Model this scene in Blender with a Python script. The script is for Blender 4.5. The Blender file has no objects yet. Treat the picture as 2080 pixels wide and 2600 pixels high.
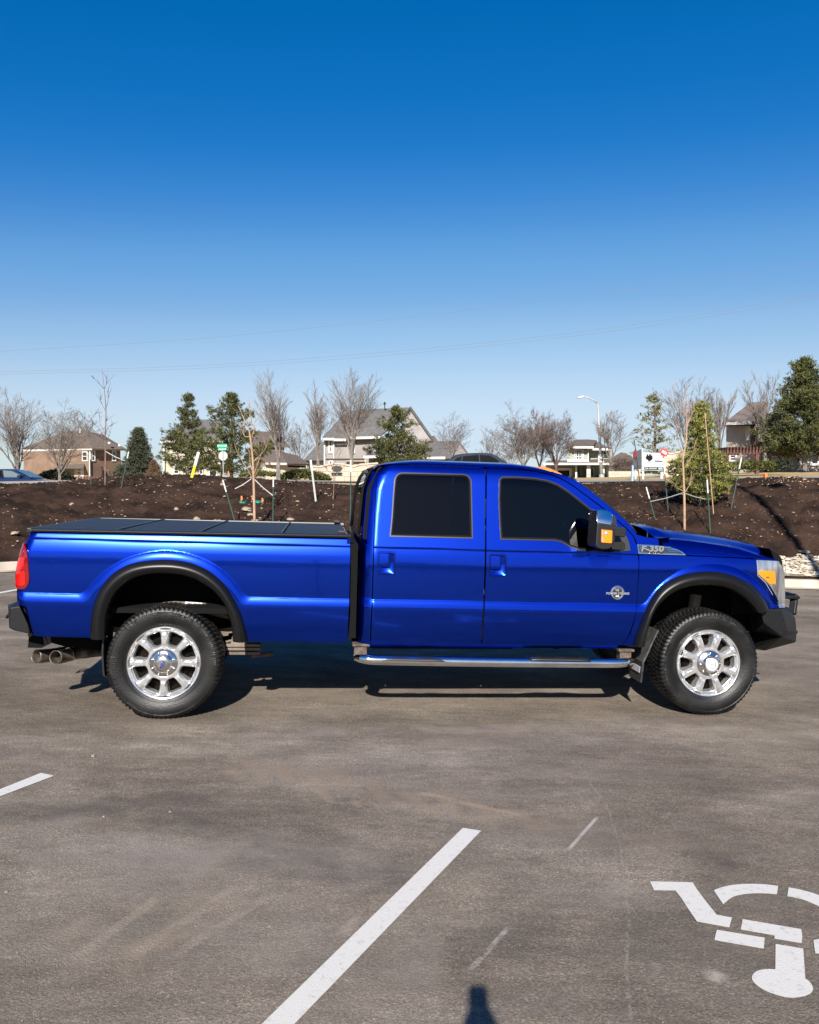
import bpy, bmesh, math, random
from mathutils import Vector, Matrix, noise
from mathutils.geometry import tessellate_polygon

# ------------------------------------------------------------------ camera, sky, sun, exposure
scene = bpy.context.scene
COL = scene.collection
F, HZ, CX, EYE, GRADE = 2000.0, 1235.0, 1040.0, 1.826, 0.0267   # focal (photo px), horizon row, centre column, eye height, fall of the lot
cam_d = bpy.data.cameras.new("Camera"); cam = bpy.data.objects.new("Camera", cam_d); COL.objects.link(cam)
cam.location = (0, 0, EYE); cam.rotation_euler = (math.pi/2, 0, 0)
cam_d.sensor_fit = 'VERTICAL'; cam_d.sensor_height = 36.0; cam_d.lens = 36.0*F/2600.0
cam_d.shift_y = -(1300.0-HZ)/2600.0
cam_d.clip_start = 0.05; cam_d.clip_end = 5000
scene.camera = cam

SUN_EL = math.radians(32.45)
sdir = Vector((0.0827*math.cos(SUN_EL), 0.9966*math.cos(SUN_EL), -math.sin(SUN_EL)))   # the way the light travels
world = bpy.data.worlds.new("World"); scene.world = world; world.use_nodes = True
wn = world.node_tree; wn.nodes.clear()
wo = wn.nodes.new('ShaderNodeOutputWorld'); bg = wn.nodes.new('ShaderNodeBackground'); sky = wn.nodes.new('ShaderNodeTexSky')
sky.sky_type = 'NISHITA'; sky.sun_disc = False; sky.sun_elevation = SUN_EL; sky.sun_rotation = math.pi + 0.083
sky.altitude = 300; sky.air_density = 1.0; sky.dust_density = 0.35; sky.ozone_density = 3.0
hs = wn.nodes.new('ShaderNodeHueSaturation'); hs.inputs['Saturation'].default_value = 1.18; hs.inputs['Hue'].default_value = 0.492
def vscale(k):
    n = wn.nodes.new('ShaderNodeVectorMath'); n.operation = 'SCALE'; n.inputs[3].default_value = k; return n
SKY = 0.0575; EXPO = 0.945; k_ = SKY*2**EXPO*0.5
v1 = vscale(k_); v2 = vscale(1/k_); cv_ = wn.nodes.new('ShaderNodeRGBCurve'); mp_ = cv_.mapping; mp_.extend = 'EXTRAPOLATED'
MAPS = [[(0, 0), (.040, .0), (.066, .0015), (.09, .014), (.112, .05), (.146, .13), (.185, .20), (.236, .31), (.477, .58), (.834, .66), (1.2, .93), (4, 3.6)],
        [(0, 0), (.187, .147), (.244, .195), (.298, .265), (.363, .37), (.435, .44), (.52, .545), (.819, .755), (1.05, .80), (1.4, 1.02), (4, 3.6)],
        [(0, 0), (.384, .485), (.481, .59), (.565, .67), (.657, .745), (.745, .783), (.838, .84), (.94, .90), (1.05, .935), (1.4, 1.12), (4, 3.6)]]
for c_, pts_ in zip(mp_.curves[:3], MAPS):
    while len(c_.points) < len(pts_): c_.points.new(.5, .5)
    for p_, (a_, b_) in zip(c_.points, pts_): p_.location = (a_*.5, b_*.5); p_.handle_type = 'VECTOR' if False else 'AUTO_CLAMPED'
mp_.update()
L_ = wn.links.new
L_(sky.outputs[0], hs.inputs['Color']); L_(hs.outputs[0], v1.inputs[0]); L_(v1.outputs[0], cv_.inputs['Color']); L_(cv_.outputs[0], v2.inputs[0]); L_(v2.outputs[0], bg.inputs[0]); L_(bg.outputs[0], wo.inputs[0])
bg.inputs[1].default_value = SKY
sun_d = bpy.data.lights.new("Sun", 'SUN'); sun = bpy.data.objects.new("Sun", sun_d); COL.objects.link(sun)
sun_d.energy = 5.0; sun_d.angle = math.radians(0.53); sun_d.color = (1.0, 0.945, 0.87)
sun.rotation_euler = sdir.to_track_quat('-Z', 'Y').to_euler()
scene.view_settings.view_transform = 'Standard'; scene.view_settings.look = 'None'
scene.view_settings.exposure = EXPO; scene.view_settings.gamma = 1.0

# ------------------------------------------------------------------ materials
def nodes_of(m):
    m.use_nodes = True
    nt = m.node_tree; b = nt.nodes['Principled BSDF']
    return nt, b
def pm(name, col, rough=0.6, metal=0.0, coat=0.0, spec=0.5, alpha=None, ior=None):
    m = bpy.data.materials.new(name); nt, b = nodes_of(m)
    b.inputs['Base Color'].default_value = (*col, 1); b.inputs['Roughness'].default_value = rough
    b.inputs['Metallic'].default_value = metal; b.inputs['Coat Weight'].default_value = coat
    b.inputs['Coat Roughness'].default_value = 0.02; b.inputs['Specular IOR Level'].default_value = spec
    if ior: b.inputs['IOR'].default_value = ior
    return m
def noisy(name, c1, c2, scale=4.0, rough=0.8, bump=0.0, bscale=None, detail=6.0, metal=0.0, coords='Object', lo=0.35, hi=0.65, stretch=(1, 1, 1), spec=0.5):
    """colour that varies between two tones with a noise, and a bump"""
    m = pm(name, c1, rough, metal, spec=spec); nt, b = nodes_of(m); N = nt.nodes; Lk = nt.links
    tc = N.new('ShaderNodeTexCoord'); mp = N.new('ShaderNodeMapping'); mp.inputs['Scale'].default_value = stretch
    Lk.new(tc.outputs[coords], mp.inputs[0])
    nz = N.new('ShaderNodeTexNoise'); nz.inputs['Scale'].default_value = scale; nz.inputs['Detail'].default_value = detail
    rp = N.new('ShaderNodeValToRGB'); rp.color_ramp.elements[0].position = lo; rp.color_ramp.elements[1].position = hi
    rp.color_ramp.elements[0].color = (*c1, 1); rp.color_ramp.elements[1].color = (*c2, 1)
    Lk.new(mp.outputs[0], nz.inputs[0]); Lk.new(nz.outputs[0], rp.inputs[0]); Lk.new(rp.outputs[0], b.inputs['Base Color'])
    if bump:
        n2 = N.new('ShaderNodeTexNoise'); n2.inputs['Scale'].default_value = bscale or scale*3; n2.inputs['Detail'].default_value = 8
        bp = N.new('ShaderNodeBump'); bp.inputs['Strength'].default_value = bump; bp.inputs['Distance'].default_value = 0.02
        Lk.new(mp.outputs[0], n2.inputs[0]); Lk.new(n2.outputs[0], bp.inputs['Height']); Lk.new(bp.outputs[0], b.inputs['Normal'])
    return m
def lapped(name, c1, c2, pitch, depth=0.4, axis='Z', kind='BANDS'):
    """siding: horizontal boards (or upright battens), with tone variation"""
    m = noisy(name, c1, c2, 0.8, 0.75); nt, b = nodes_of(m); N = nt.nodes; Lk = nt.links
    tc = N.new('ShaderNodeTexCoord'); wv = N.new('ShaderNodeTexWave'); wv.wave_type = 'BANDS'; wv.bands_direction = axis
    wv.wave_profile = 'SAW'; wv.inputs['Scale'].default_value = 1.0/pitch/3.18*0.5*math.pi/1.5708*1.0
    bp = N.new('ShaderNodeBump'); bp.inputs['Strength'].default_value = depth; bp.inputs['Distance'].default_value = 0.03
    Lk.new(tc.outputs['Object'], wv.inputs[0]); Lk.new(wv.outputs[1], bp.inputs['Height']); Lk.new(bp.outputs[0], b.inputs['Normal'])
    return m
def bricky(name, c1, c2, mortar, scale=3.0, bw=0.5, rh=0.25, bump=0.5):
    m = pm(name, c1, 0.85); nt, b = nodes_of(m); N = nt.nodes; Lk = nt.links
    tc = N.new('ShaderNodeTexCoord'); sp = N.new('ShaderNodeSeparateXYZ'); cb = N.new('ShaderNodeCombineXYZ'); ad = N.new('ShaderNodeMath')
    Lk.new(tc.outputs['Object'], sp.inputs[0]); Lk.new(sp.outputs[0], ad.inputs[0]); Lk.new(sp.outputs[1], ad.inputs[1])
    Lk.new(ad.outputs[0], cb.inputs[0]); Lk.new(sp.outputs[2], cb.inputs[1])
    bk = N.new('ShaderNodeTexBrick'); bk.inputs['Scale'].default_value = scale
    bk.inputs['Color1'].default_value = (*c1, 1); bk.inputs['Color2'].default_value = (*c2, 1); bk.inputs['Mortar'].default_value = (*mortar, 1)
    bk.inputs['Brick Width'].default_value = bw; bk.inputs['Row Height'].default_value = rh; bk.inputs['Mortar Size'].default_value = 0.015
    Lk.new(cb.outputs[0], bk.inputs[0]); Lk.new(bk.outputs[0], b.inputs['Base Color'])
    bp = N.new('ShaderNodeBump'); bp.inputs['Strength'].default_value = bump; bp.inputs['Distance'].default_value = 0.02
    inv = N.new('ShaderNodeMath'); inv.operation = 'SUBTRACT'; inv.inputs[0].default_value = 1
    Lk.new(bk.outputs[1], inv.inputs[1]); Lk.new(inv.outputs[0], bp.inputs['Height']); Lk.new(bp.outputs[0], b.inputs['Normal'])
    return m

M = {}
def paint():
    m = bpy.data.materials.new('blue_metallic_paint'); nt, b = nodes_of(m); N = nt.nodes; Lk = nt.links
    b.inputs['Base Color'].default_value = (0.0002, 0.041, 0.50, 1)
    b.inputs['Metallic'].default_value = 1.0; b.inputs['Roughness'].default_value = 0.11; b.inputs['Specular Tint'].default_value = (.02, .30, .8, 1)
    b.inputs['Coat Weight'].default_value = 0.40; b.inputs['Coat Roughness'].default_value = 0.008; b.inputs['Coat IOR'].default_value = 1.38
    b.inputs['Coat Tint'].default_value = (1, 1, 1, 1)
    # pale flakes: a few percent of uncoloured metallic lobe, which whitens only round the sun's reflection
    fl = N.new('ShaderNodeBsdfGlossy'); fl.inputs['Color'].default_value = (.72, .74, .95, 1); fl.inputs['Roughness'].default_value = 0.24
    mx = N.new('ShaderNodeMixShader'); mx.inputs[0].default_value = 0.007; om = N['Material Output']
    gb = N.new('ShaderNodeBsdfGlossy'); gb.inputs['Color'].default_value = (.0004, .031, .42, 1); gb.inputs['Roughness'].default_value = 0.36; m0 = N.new('ShaderNodeMixShader'); m0.inputs[0].default_value = 0.28; Lk.new(b.outputs[0], m0.inputs[1]); Lk.new(gb.outputs[0], m0.inputs[2])
    Lk.new(m0.outputs[0], mx.inputs[1]); Lk.new(fl.outputs[0], mx.inputs[2]); Lk.new(mx.outputs[0], om.inputs[0])
    # very slight waviness of the sheet metal, seen only in the clear coat's reflections
    tc = N.new('ShaderNodeTexCoord'); n = N.new('ShaderNodeTexNoise'); n.inputs['Scale'].default_value = 2.2; n.inputs['Detail'].default_value = 2
    mp = N.new('ShaderNodeMapping'); mp.inputs['Scale'].default_value = (0.6, 1, 1.6)
    bp = N.new('ShaderNodeBump'); bp.inputs['Strength'].default_value = 0.10; bp.inputs['Distance'].default_value = 0.03
    Lk.new(tc.outputs['Object'], mp.inputs[0]); Lk.new(mp.outputs[0], n.inputs[0]); Lk.new(n.outputs[0], bp.inputs['Height']); Lk.new(bp.outputs[0], b.inputs['Coat Normal'])
    return m
M['paint'] = paint()
M['black_plastic'] = noisy('black_textured_plastic', (0.006, 0.006, 0.0065), (0.010, 0.010, 0.0105), 300, 0.42, 0.05, 900, 2)
M['flare'] = pm('satin_black_flare', (0.005, 0.005, 0.0052), 0.36, 0, 0.0, 0.28)
M['dark_void'] = pm('dark_underbody', (0.006, 0.006, 0.006), 0.9, spec=0.1)
M['rubber_seal'] = pm('black_rubber', (0.006, 0.006, 0.007), 0.85, spec=0.12)
M['bumper'] = noisy('black_powder_coat', (0.004, 0.0042, 0.005), (0.007, 0.0072, 0.0085), 40, 0.5, 0.08, 700, 3, spec=.3)
M['chrome'] = pm('chrome', (0.78, 0.78, 0.78), 0.09, 1.0)
M['chrome_cap'] = pm('brushed_chrome_cap', (0.70, 0.68, 0.66), 0.20, 1.0)
M['polished'] = noisy('polished_aluminium', (0.78, 0.78, 0.78), (0.90, 0.90, 0.90), 30, 0.22, 0.02, 60, 3, metal=0.85)
M['steel_tube'] = noisy('stainless_tube', (0.72, 0.72, 0.72), (0.88, 0.88, 0.87), 8, 0.14, 0.03, 30, 5, metal=1.0)
M['trim'] = pm('satin_window_trim', (0.06, 0.055, 0.052), 0.3, 0.9)
M['rust'] = noisy('rusty_bracket', (0.05, 0.035, 0.027), (0.11, 0.085, 0.068), 18, 0.8, 0.3, 60)
M['frame_dust'] = noisy('dusty_steel', (0.10, 0.08, 0.062), (0.20, 0.165, 0.13), 9, 0.85, 0.25, 50)
M['exhaust'] = noisy('sooty_exhaust_steel', (0.10, 0.08, 0.062), (0.24, 0.20, 0.165), 12, 0.42, 0.1, 40, metal=0.6)
M['bore_black'] = pm('bore_black', (0.01, 0.009, 0.008), 0.9)
M['cover'] = noisy('bed_cover_vinyl', (0.008, 0.010, 0.014), (0.013, 0.015, 0.020), 60, 0.55, 0.1, 800)
M['red_lens'] = pm('red_lens', (0.17, 0.001, 0.002), 0.12, 0, 1.0)
M['bright_red'] = pm('bright_red_reflector', (0.60, 0.003, 0.002), 0.15, 0, 1.0)
M['clear_lens'] = pm('clear_lens', (0.55, 0.56, 0.58), 0.1, 0.6, 1.0)
M['amber'] = pm('amber_lens', (0.95, 0.22, 0.006), 0.14, 0, 1.0)
M['headlamp'] = noisy('headlamp_reflector', (0.30, 0.32, 0.36), (0.72, 0.74, 0.78), 7, 0.1, 0.2, 12, 2, metal=0.85, stretch=(3, 1, 0.5))
M['badge_letter'] = pm('satin_badge_letter', (0.26, 0.27, 0.285), 0.35, 0.3)
M['badge_dark'] = pm('badge_recess', (0.05, 0.05, 0.06), 0.3, 0.6)
M['white_plastic'] = pm('white_plastic', (0.8, 0.8, 0.8), 0.5)
M['grey_cap'] = pm('light_grey_cap', (0.55, 0.56, 0.57), 0.35, 0.3)
M['oval_blue'] = pm('oval_blue_enamel', (0.01, 0.03, 0.22), 0.15, 0, 1)
M['seat'] = pm('seat_fabric', (0.03, 0.03, 0.033), 0.9)
def tyre_mat():
    m = noisy('tyre_rubber', (0.0022, 0.0021, 0.0021), (0.015, 0.0138, 0.013), 5, 0.46, 0.18, 90, 6, lo=0.42, hi=0.72, spec=.42)
    return m
M['tyre'] = tyre_mat()
def glass(name, tint, trans=0.5, rough=0.01):
    m = bpy.data.materials.new(name); m.use_nodes = True; nt = m.node_tree; N = nt.nodes; Lk = nt.links; N.clear()
    o = N.new('ShaderNodeOutputMaterial'); t = N.new('ShaderNodeBsdfTransparent'); g = N.new('ShaderNodeBsdfGlossy'); mx = N.new('ShaderNodeMixShader'); fr = N.new('ShaderNodeFresnel')
    fr.inputs[0].default_value = 1.5; t.inputs[0].default_value = (*tint, 1); g.inputs['Roughness'].default_value = rough
    Lk.new(fr.outputs[0], mx.inputs[0]); Lk.new(t.outputs[0], mx.inputs[1]); Lk.new(g.outputs[0], mx.inputs[2]); Lk.new(mx.outputs[0], o.inputs[0])
    return m
M['tint_glass'] = glass('tinted_glass', (0.022, 0.032, 0.040))
M['screen_glass'] = glass('windshield_glass', (0.55, 0.62, 0.62))

# ------------------------------------------------------------------ mesh and object helpers
def tag(o, label=None, cat=None, group=None, kind=None):
    if label: o['label'] = label
    if cat: o['category'] = cat
    if group: o['group'] = group
    if kind: o['kind'] = kind
    return o
def empty(name, loc=(0, 0, 0), rz=0.0, label=None, cat=None, group=None):
    o = bpy.data.objects.new(name, None); COL.objects.link(o); o.location = loc; o.rotation_euler = (0, 0, rz)
    o.empty_display_size = 0.3
    return tag(o, label, cat, group)
def mesh_obj(name, verts, faces, mat, parent=None, smooth=False, normals=None):
    me = bpy.data.meshes.new(name); me.from_pydata([tuple(v) for v in verts], [], faces); me.update()
    if mat is not None: me.materials.append(mat)
    if smooth:
        for p in me.polygons: p.use_smooth = True
    if normals: me.normals_split_custom_set_from_vertices(normals)
    o = bpy.data.objects.new(name, me); COL.objects.link(o)
    if parent: o.parent = parent
    return o
def copy_tree(o, parent=None):
    c = o.copy(); COL.objects.link(c)
    if parent: c.parent = parent; c.matrix_parent_inverse = o.matrix_parent_inverse.copy()
    for ch in list(o.children): copy_tree(ch, c)
    return c

class MB:
    def __init__(s): s.v = []; s.f = []
    def add(s, vs, fs):
        n = len(s.v); s.v += [tuple(v) for v in vs]; s.f += [tuple(i+n for i in f) for f in fs]; return s
    def box(s, x0, x1, y0, y1, z0, z1):
        return s.add([(x0,y0,z0),(x1,y0,z0),(x1,y1,z0),(x0,y1,z0),(x0,y0,z1),(x1,y0,z1),(x1,y1,z1),(x0,y1,z1)],
                     [(0,3,2,1),(4,5,6,7),(0,1,5,4),(1,2,6,5),(2,3,7,6),(3,0,4,7)])
    def tube(s, pts, rad, n=8, cap=True):
        pts = [Vector(p) for p in pts]; rads = rad if isinstance(rad, (list, tuple)) else [rad]*len(pts)
        b = len(s.v); prev = None
        for i, p in enumerate(pts):
            d = (pts[min(i+1, len(pts)-1)]-pts[max(i-1, 0)]).normalized()
            if prev is None:
                a = Vector((0, 0, 1)) if abs(d.z) < 0.9 else Vector((1, 0, 0)); u = d.cross(a).normalized()
            else: u = (prev-d*prev.dot(d)).normalized()
            prev = u; w = d.cross(u)
            for k in range(n):
                t = 2*math.pi*k/n; s.v.append(tuple(p+(u*math.cos(t)+w*math.sin(t))*rads[i]))
        for i in range(len(pts)-1):
            for k in range(n):
                s.f.append((b+i*n+k, b+i*n+(k+1) % n, b+(i+1)*n+(k+1) % n, b+(i+1)*n+k))
        if cap:
            s.f.append(tuple(b+k for k in range(n))[::-1]); s.f.append(tuple(b+(len(pts)-1)*n+k for k in range(n)))
        return s
    def prism(s, poly, d0, d1, axis='y'):
        """polygon given in the two other axes, extruded along axis"""
        n = len(poly)
        def P(a, b, d): return (a, d, b) if axis == 'y' else ((d, a, b) if axis == 'x' else (a, b, d))
        vs = [P(a, b, d0) for a, b in poly]+[P(a, b, d1) for a, b in poly]
        tris = tessellate_polygon([[Vector((a, b, 0)) for a, b in poly]])
        fs = [tuple(t) for t in tris]+[tuple(i+n for i in t[::-1]) for t in tris]+[(i, (i+1) % n, n+(i+1) % n, n+i) for i in range(n)]
        return s.add(vs, fs)
    def strip(s, A, B, closed=False):
        n = len(A); return s.add(list(A)+list(B), [(i, (i+1) % n, n+(i+1) % n, n+i) for i in range(n if closed else n-1)])
    def build(s, name, mat, parent=None, smooth=False, bevel=0.0, fix=True):
        o = mesh_obj(name, s.v, s.f, mat, parent, smooth)
        if fix:
            bm = bmesh.new(); bm.from_mesh(o.data); bmesh.ops.recalc_face_normals(bm, faces=bm.faces); bm.to_mesh(o.data); bm.free()
        if bevel:
            md = o.modifiers.new('Bevel', 'BEVEL'); md.width = bevel; md.segments = 2; md.limit_method = 'ANGLE'; md.angle_limit = math.radians(35)
        return o
def revolve(prof, n, axis='y', sgn=1, closed=False):
    """prof: list of (radius, along-axis)"""
    vs = []; m = len(prof)
    for k in range(n):
        t = 2*math.pi*k/n
        for r, a in prof: vs.append((r*math.cos(t), a, r*math.sin(t)) if axis == 'y' else (r*math.cos(t), r*math.sin(t), a))
    fs = [(k*m+i, k*m+i+1, ((k+1) % n)*m+i+1, ((k+1) % n)*m+i) for k in range(n) for i in range(m-1)]
    return vs, fs
def text_mesh(body, size, depth=0.002, bold=0.0, spacing=1.0):
    cu = bpy.data.curves.new('t', 'FONT'); cu.body = body; cu.size = size; cu.extrude = depth; cu.offset = bold
    cu.align_x = 'CENTER'; cu.align_y = 'CENTER'; cu.space_character = spacing; cu.resolution_u = 3
    o = bpy.data.objects.new('t', cu); COL.objects.link(o)
    dg = bpy.context.evaluated_depsgraph_get(); me = bpy.data.meshes.new_from_object(o.evaluated_get(dg))
    bpy.data.objects.remove(o); bpy.data.curves.remove(cu)
    return me
def text_obj(name, body, size, mat, parent, M4, depth=0.002, bold=0.0, shear=0.0, sx=1.0):
    me = text_mesh(body, size, depth, bold)
    for v in me.vertices: v.co = Vector(((v.co.x+shear*v.co.y)*sx, v.co.y, v.co.z))
    me.materials.clear(); me.materials.append(mat)
    for p in me.polygons: p.material_index = 0
    o = bpy.data.objects.new(name, me); COL.objects.link(o); o.matrix_local = M4
    if parent: o.parent = parent
    return o
def smoothcurve(pts, per=6, closed=False):
    """Catmull-Rom through 2-D or 3-D points"""
    P = [Vector(p) for p in pts]; n = len(P); out = []
    for i in range(n if closed else n-1):
        p0 = P[(i-1) % n] if (closed or i > 0) else P[i]*2-P[i+1]
        p1 = P[i]; p2 = P[(i+1) % n]
        p3 = P[(i+2) % n] if (closed or i+2 < n) else P[i+1]*2-P[i]
        for k in range(per):
            t = k/per
            out.append(0.5*((2*p1)+(p2-p0)*t+(2*p0-5*p1+4*p2-p3)*t*t+(3*p1-p0-3*p2+p3)*t**3))
    if not closed: out.append(P[-1])
    return out
def resample(pts, n):
    P = [Vector(p) for p in pts]; d = [0.0]
    for a, b in zip(P, P[1:]): d.append(d[-1]+(b-a).length)
    out = []; j = 0
    for k in range(n):
        s = d[-1]*k/(n-1)
        while j < len(P)-2 and d[j+1] < s: j += 1
        q = (s-d[j])/max(1e-9, d[j+1]-d[j]); out.append(P[j].lerp(P[j+1], min(1, max(0, q))))
    return out
def lerp_tab(tab, x):
    if x <= tab[0][0]: return tab[0][1]
    for (a, b), (c, d) in zip(tab, tab[1:]):
        if x <= c: return b+(d-b)*(x-a)/(c-a)
    return tab[-1][1]
def sstep(t): t = min(1.0, max(0.0, t)); return t*t*(3-2*t)
def at(px, py, Y): return Vector(((px-CX)/F*Y, Y, EYE-(py-HZ)/F*Y))      # the point Y metres away seen at a photo pixel
# ------------------------------------------------------------------ the ground
G0 = -0.0026
def lot_z(X, Y): return -GRADE*X+G0
def kerb_y(X):                     # line of the far kerb; it turns towards us at the left end
    return 15.95-(0.42*(-6.9-X)**2+0.35*(-6.9-X) if X < -6.9 else 0.0)
def crest_y(X): return 26.0-3.5*sstep((X-2.0)/6.0)
CREST = [(-200,1246),(0,1245),(60,1238),(120,1233),(211,1225),(301,1217),(392,1210),(460,1208),(520,1207),(560,1211),(650,1217),(771,1226),(892,1234),(1100,1236),(1300,1236),(1474,1232),
         (1540,1231),(1697,1226),(1800,1224),(1850,1223),(1895,1221),(1920,1215),(1980,1214),(2040,1218),(2080,1218),(2300,1222)]
BACK_U = [-.70,-.52,-.40,-.26,-.15,-.07,.22,.33,.48,.70]
BACK = [(27.5,[1.38,1.42,1.66,1.83,1.62,1.53,1.57,1.62,1.73,1.74]),
        (33,[1.56,1.575,1.66,1.72,1.58,1.52,1.565,1.60,1.73,1.74]),
        (37,[1.0,1.0,1.2,1.5,1.53,1.50,1.55,1.60,1.72,1.73]),
        (43,[.72,.72,.9,1.4,1.5,1.46,1.54,1.60,1.72,1.74]),
        (50,[.72,.75,1.1,1.45,1.52,1.44,1.54,1.66,1.86,1.9]),
        (60,[.9,1.0,1.35,1.5,1.5,1.42,1.60,1.86,2.14,2.2]),
        (90,[.9,.95,1.1,1.2,1.3,1.35,1.5,1.8,2.2,2.3]),
        (140,[.7,.7,.9,1.0,1.2,1.3,1.4,1.6,2.0,2.0]),
        (900,[-2,-2,-2,-2,-2,-2,-2,-2,-2,-2])]
BACK = [(Y_, [EYE-((1203+(1.921-z_)*2000/Y_)-HZ)*Y_/F for z_ in R_]) for Y_, R_ in BACK]
def row(vals, u):
    return lerp_tab(list(zip(BACK_U, vals)), u)
def back_z(X, Y):
    u = X/Y
    for (ya, va), (yb, vb) in zip(BACK, BACK[1:]):
        if Y <= yb:
            t = max(0, (Y-ya)/(yb-ya)); return row(va, u)*(1-t)+row(vb, u)*t
    return row(BACK[-1][1], u)
def mound_z(X, Y, rough=True):
    yk = kerb_y(X)+0.16; yc = crest_y(X); z0 = lot_z(X, yk)+0.15
    px = CX+F*X/yc; zc = EYE-(lerp_tab(CREST, px)-HZ)*yc/F
    t = (Y-yk)/(yc-yk)
    if X > 4.5 and t > 0:                                   # a flat bed of pale gravel behind the right-hand kerb
        g = 0.0*sstep((X-4.5)/1.5); t = max(0.0, (Y-yk-g))/(yc-yk-g)
    t = max(0.0, t)
    if t <= 1: z = z0+(zc-z0)*math.sin(t*math.pi/2)**0.92
    else:
        q = sstep((Y-yc)/(27.5-yc)) if yc < 27.4 else 1
        z = zc*(1-q)+back_z(X, 27.5)*q
    if rough:
        w = sstep(t*9)*(1-sstep((Y-26.2)/1.2))
        n1 = noise.noise(Vector((X*0.9, Y*0.9, 1.0))); n2 = noise.noise(Vector((X*3.3, Y*3.3, 5.0))); n3 = abs(noise.noise(Vector((X*9, Y*9, 9.0))))
        n4 = abs(noise.noise(Vector((X*21, Y*21, 3.0))))
        e = 1-0.6*sstep((t-0.8)*6)
        z += w*(0.08*n1*e+0.08*n2*e+0.10*(n3-0.25)+0.055*(n4-0.25))
    return z
def G(X, Y, rough=False):
    if Y < kerb_y(X): return lot_z(X, Y)
    if Y < 27.5: return mound_z(X, Y, rough)
    return back_z(X, Y)
def hit(px, py, y0=16.15):
    """where the ground beyond the kerb is seen at this pixel"""
    Y = y0
    while Y < 400:
        p = at(px, py, Y)
        if G(p.x, p.y) >= p.z: return Vector((p.x, p.y, G(p.x, p.y, True)))
        Y += 0.05 if Y < 30 else 0.5
    p = at(px, py, 60); return Vector((p.x, p.y, G(p.x, p.y)))

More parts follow.
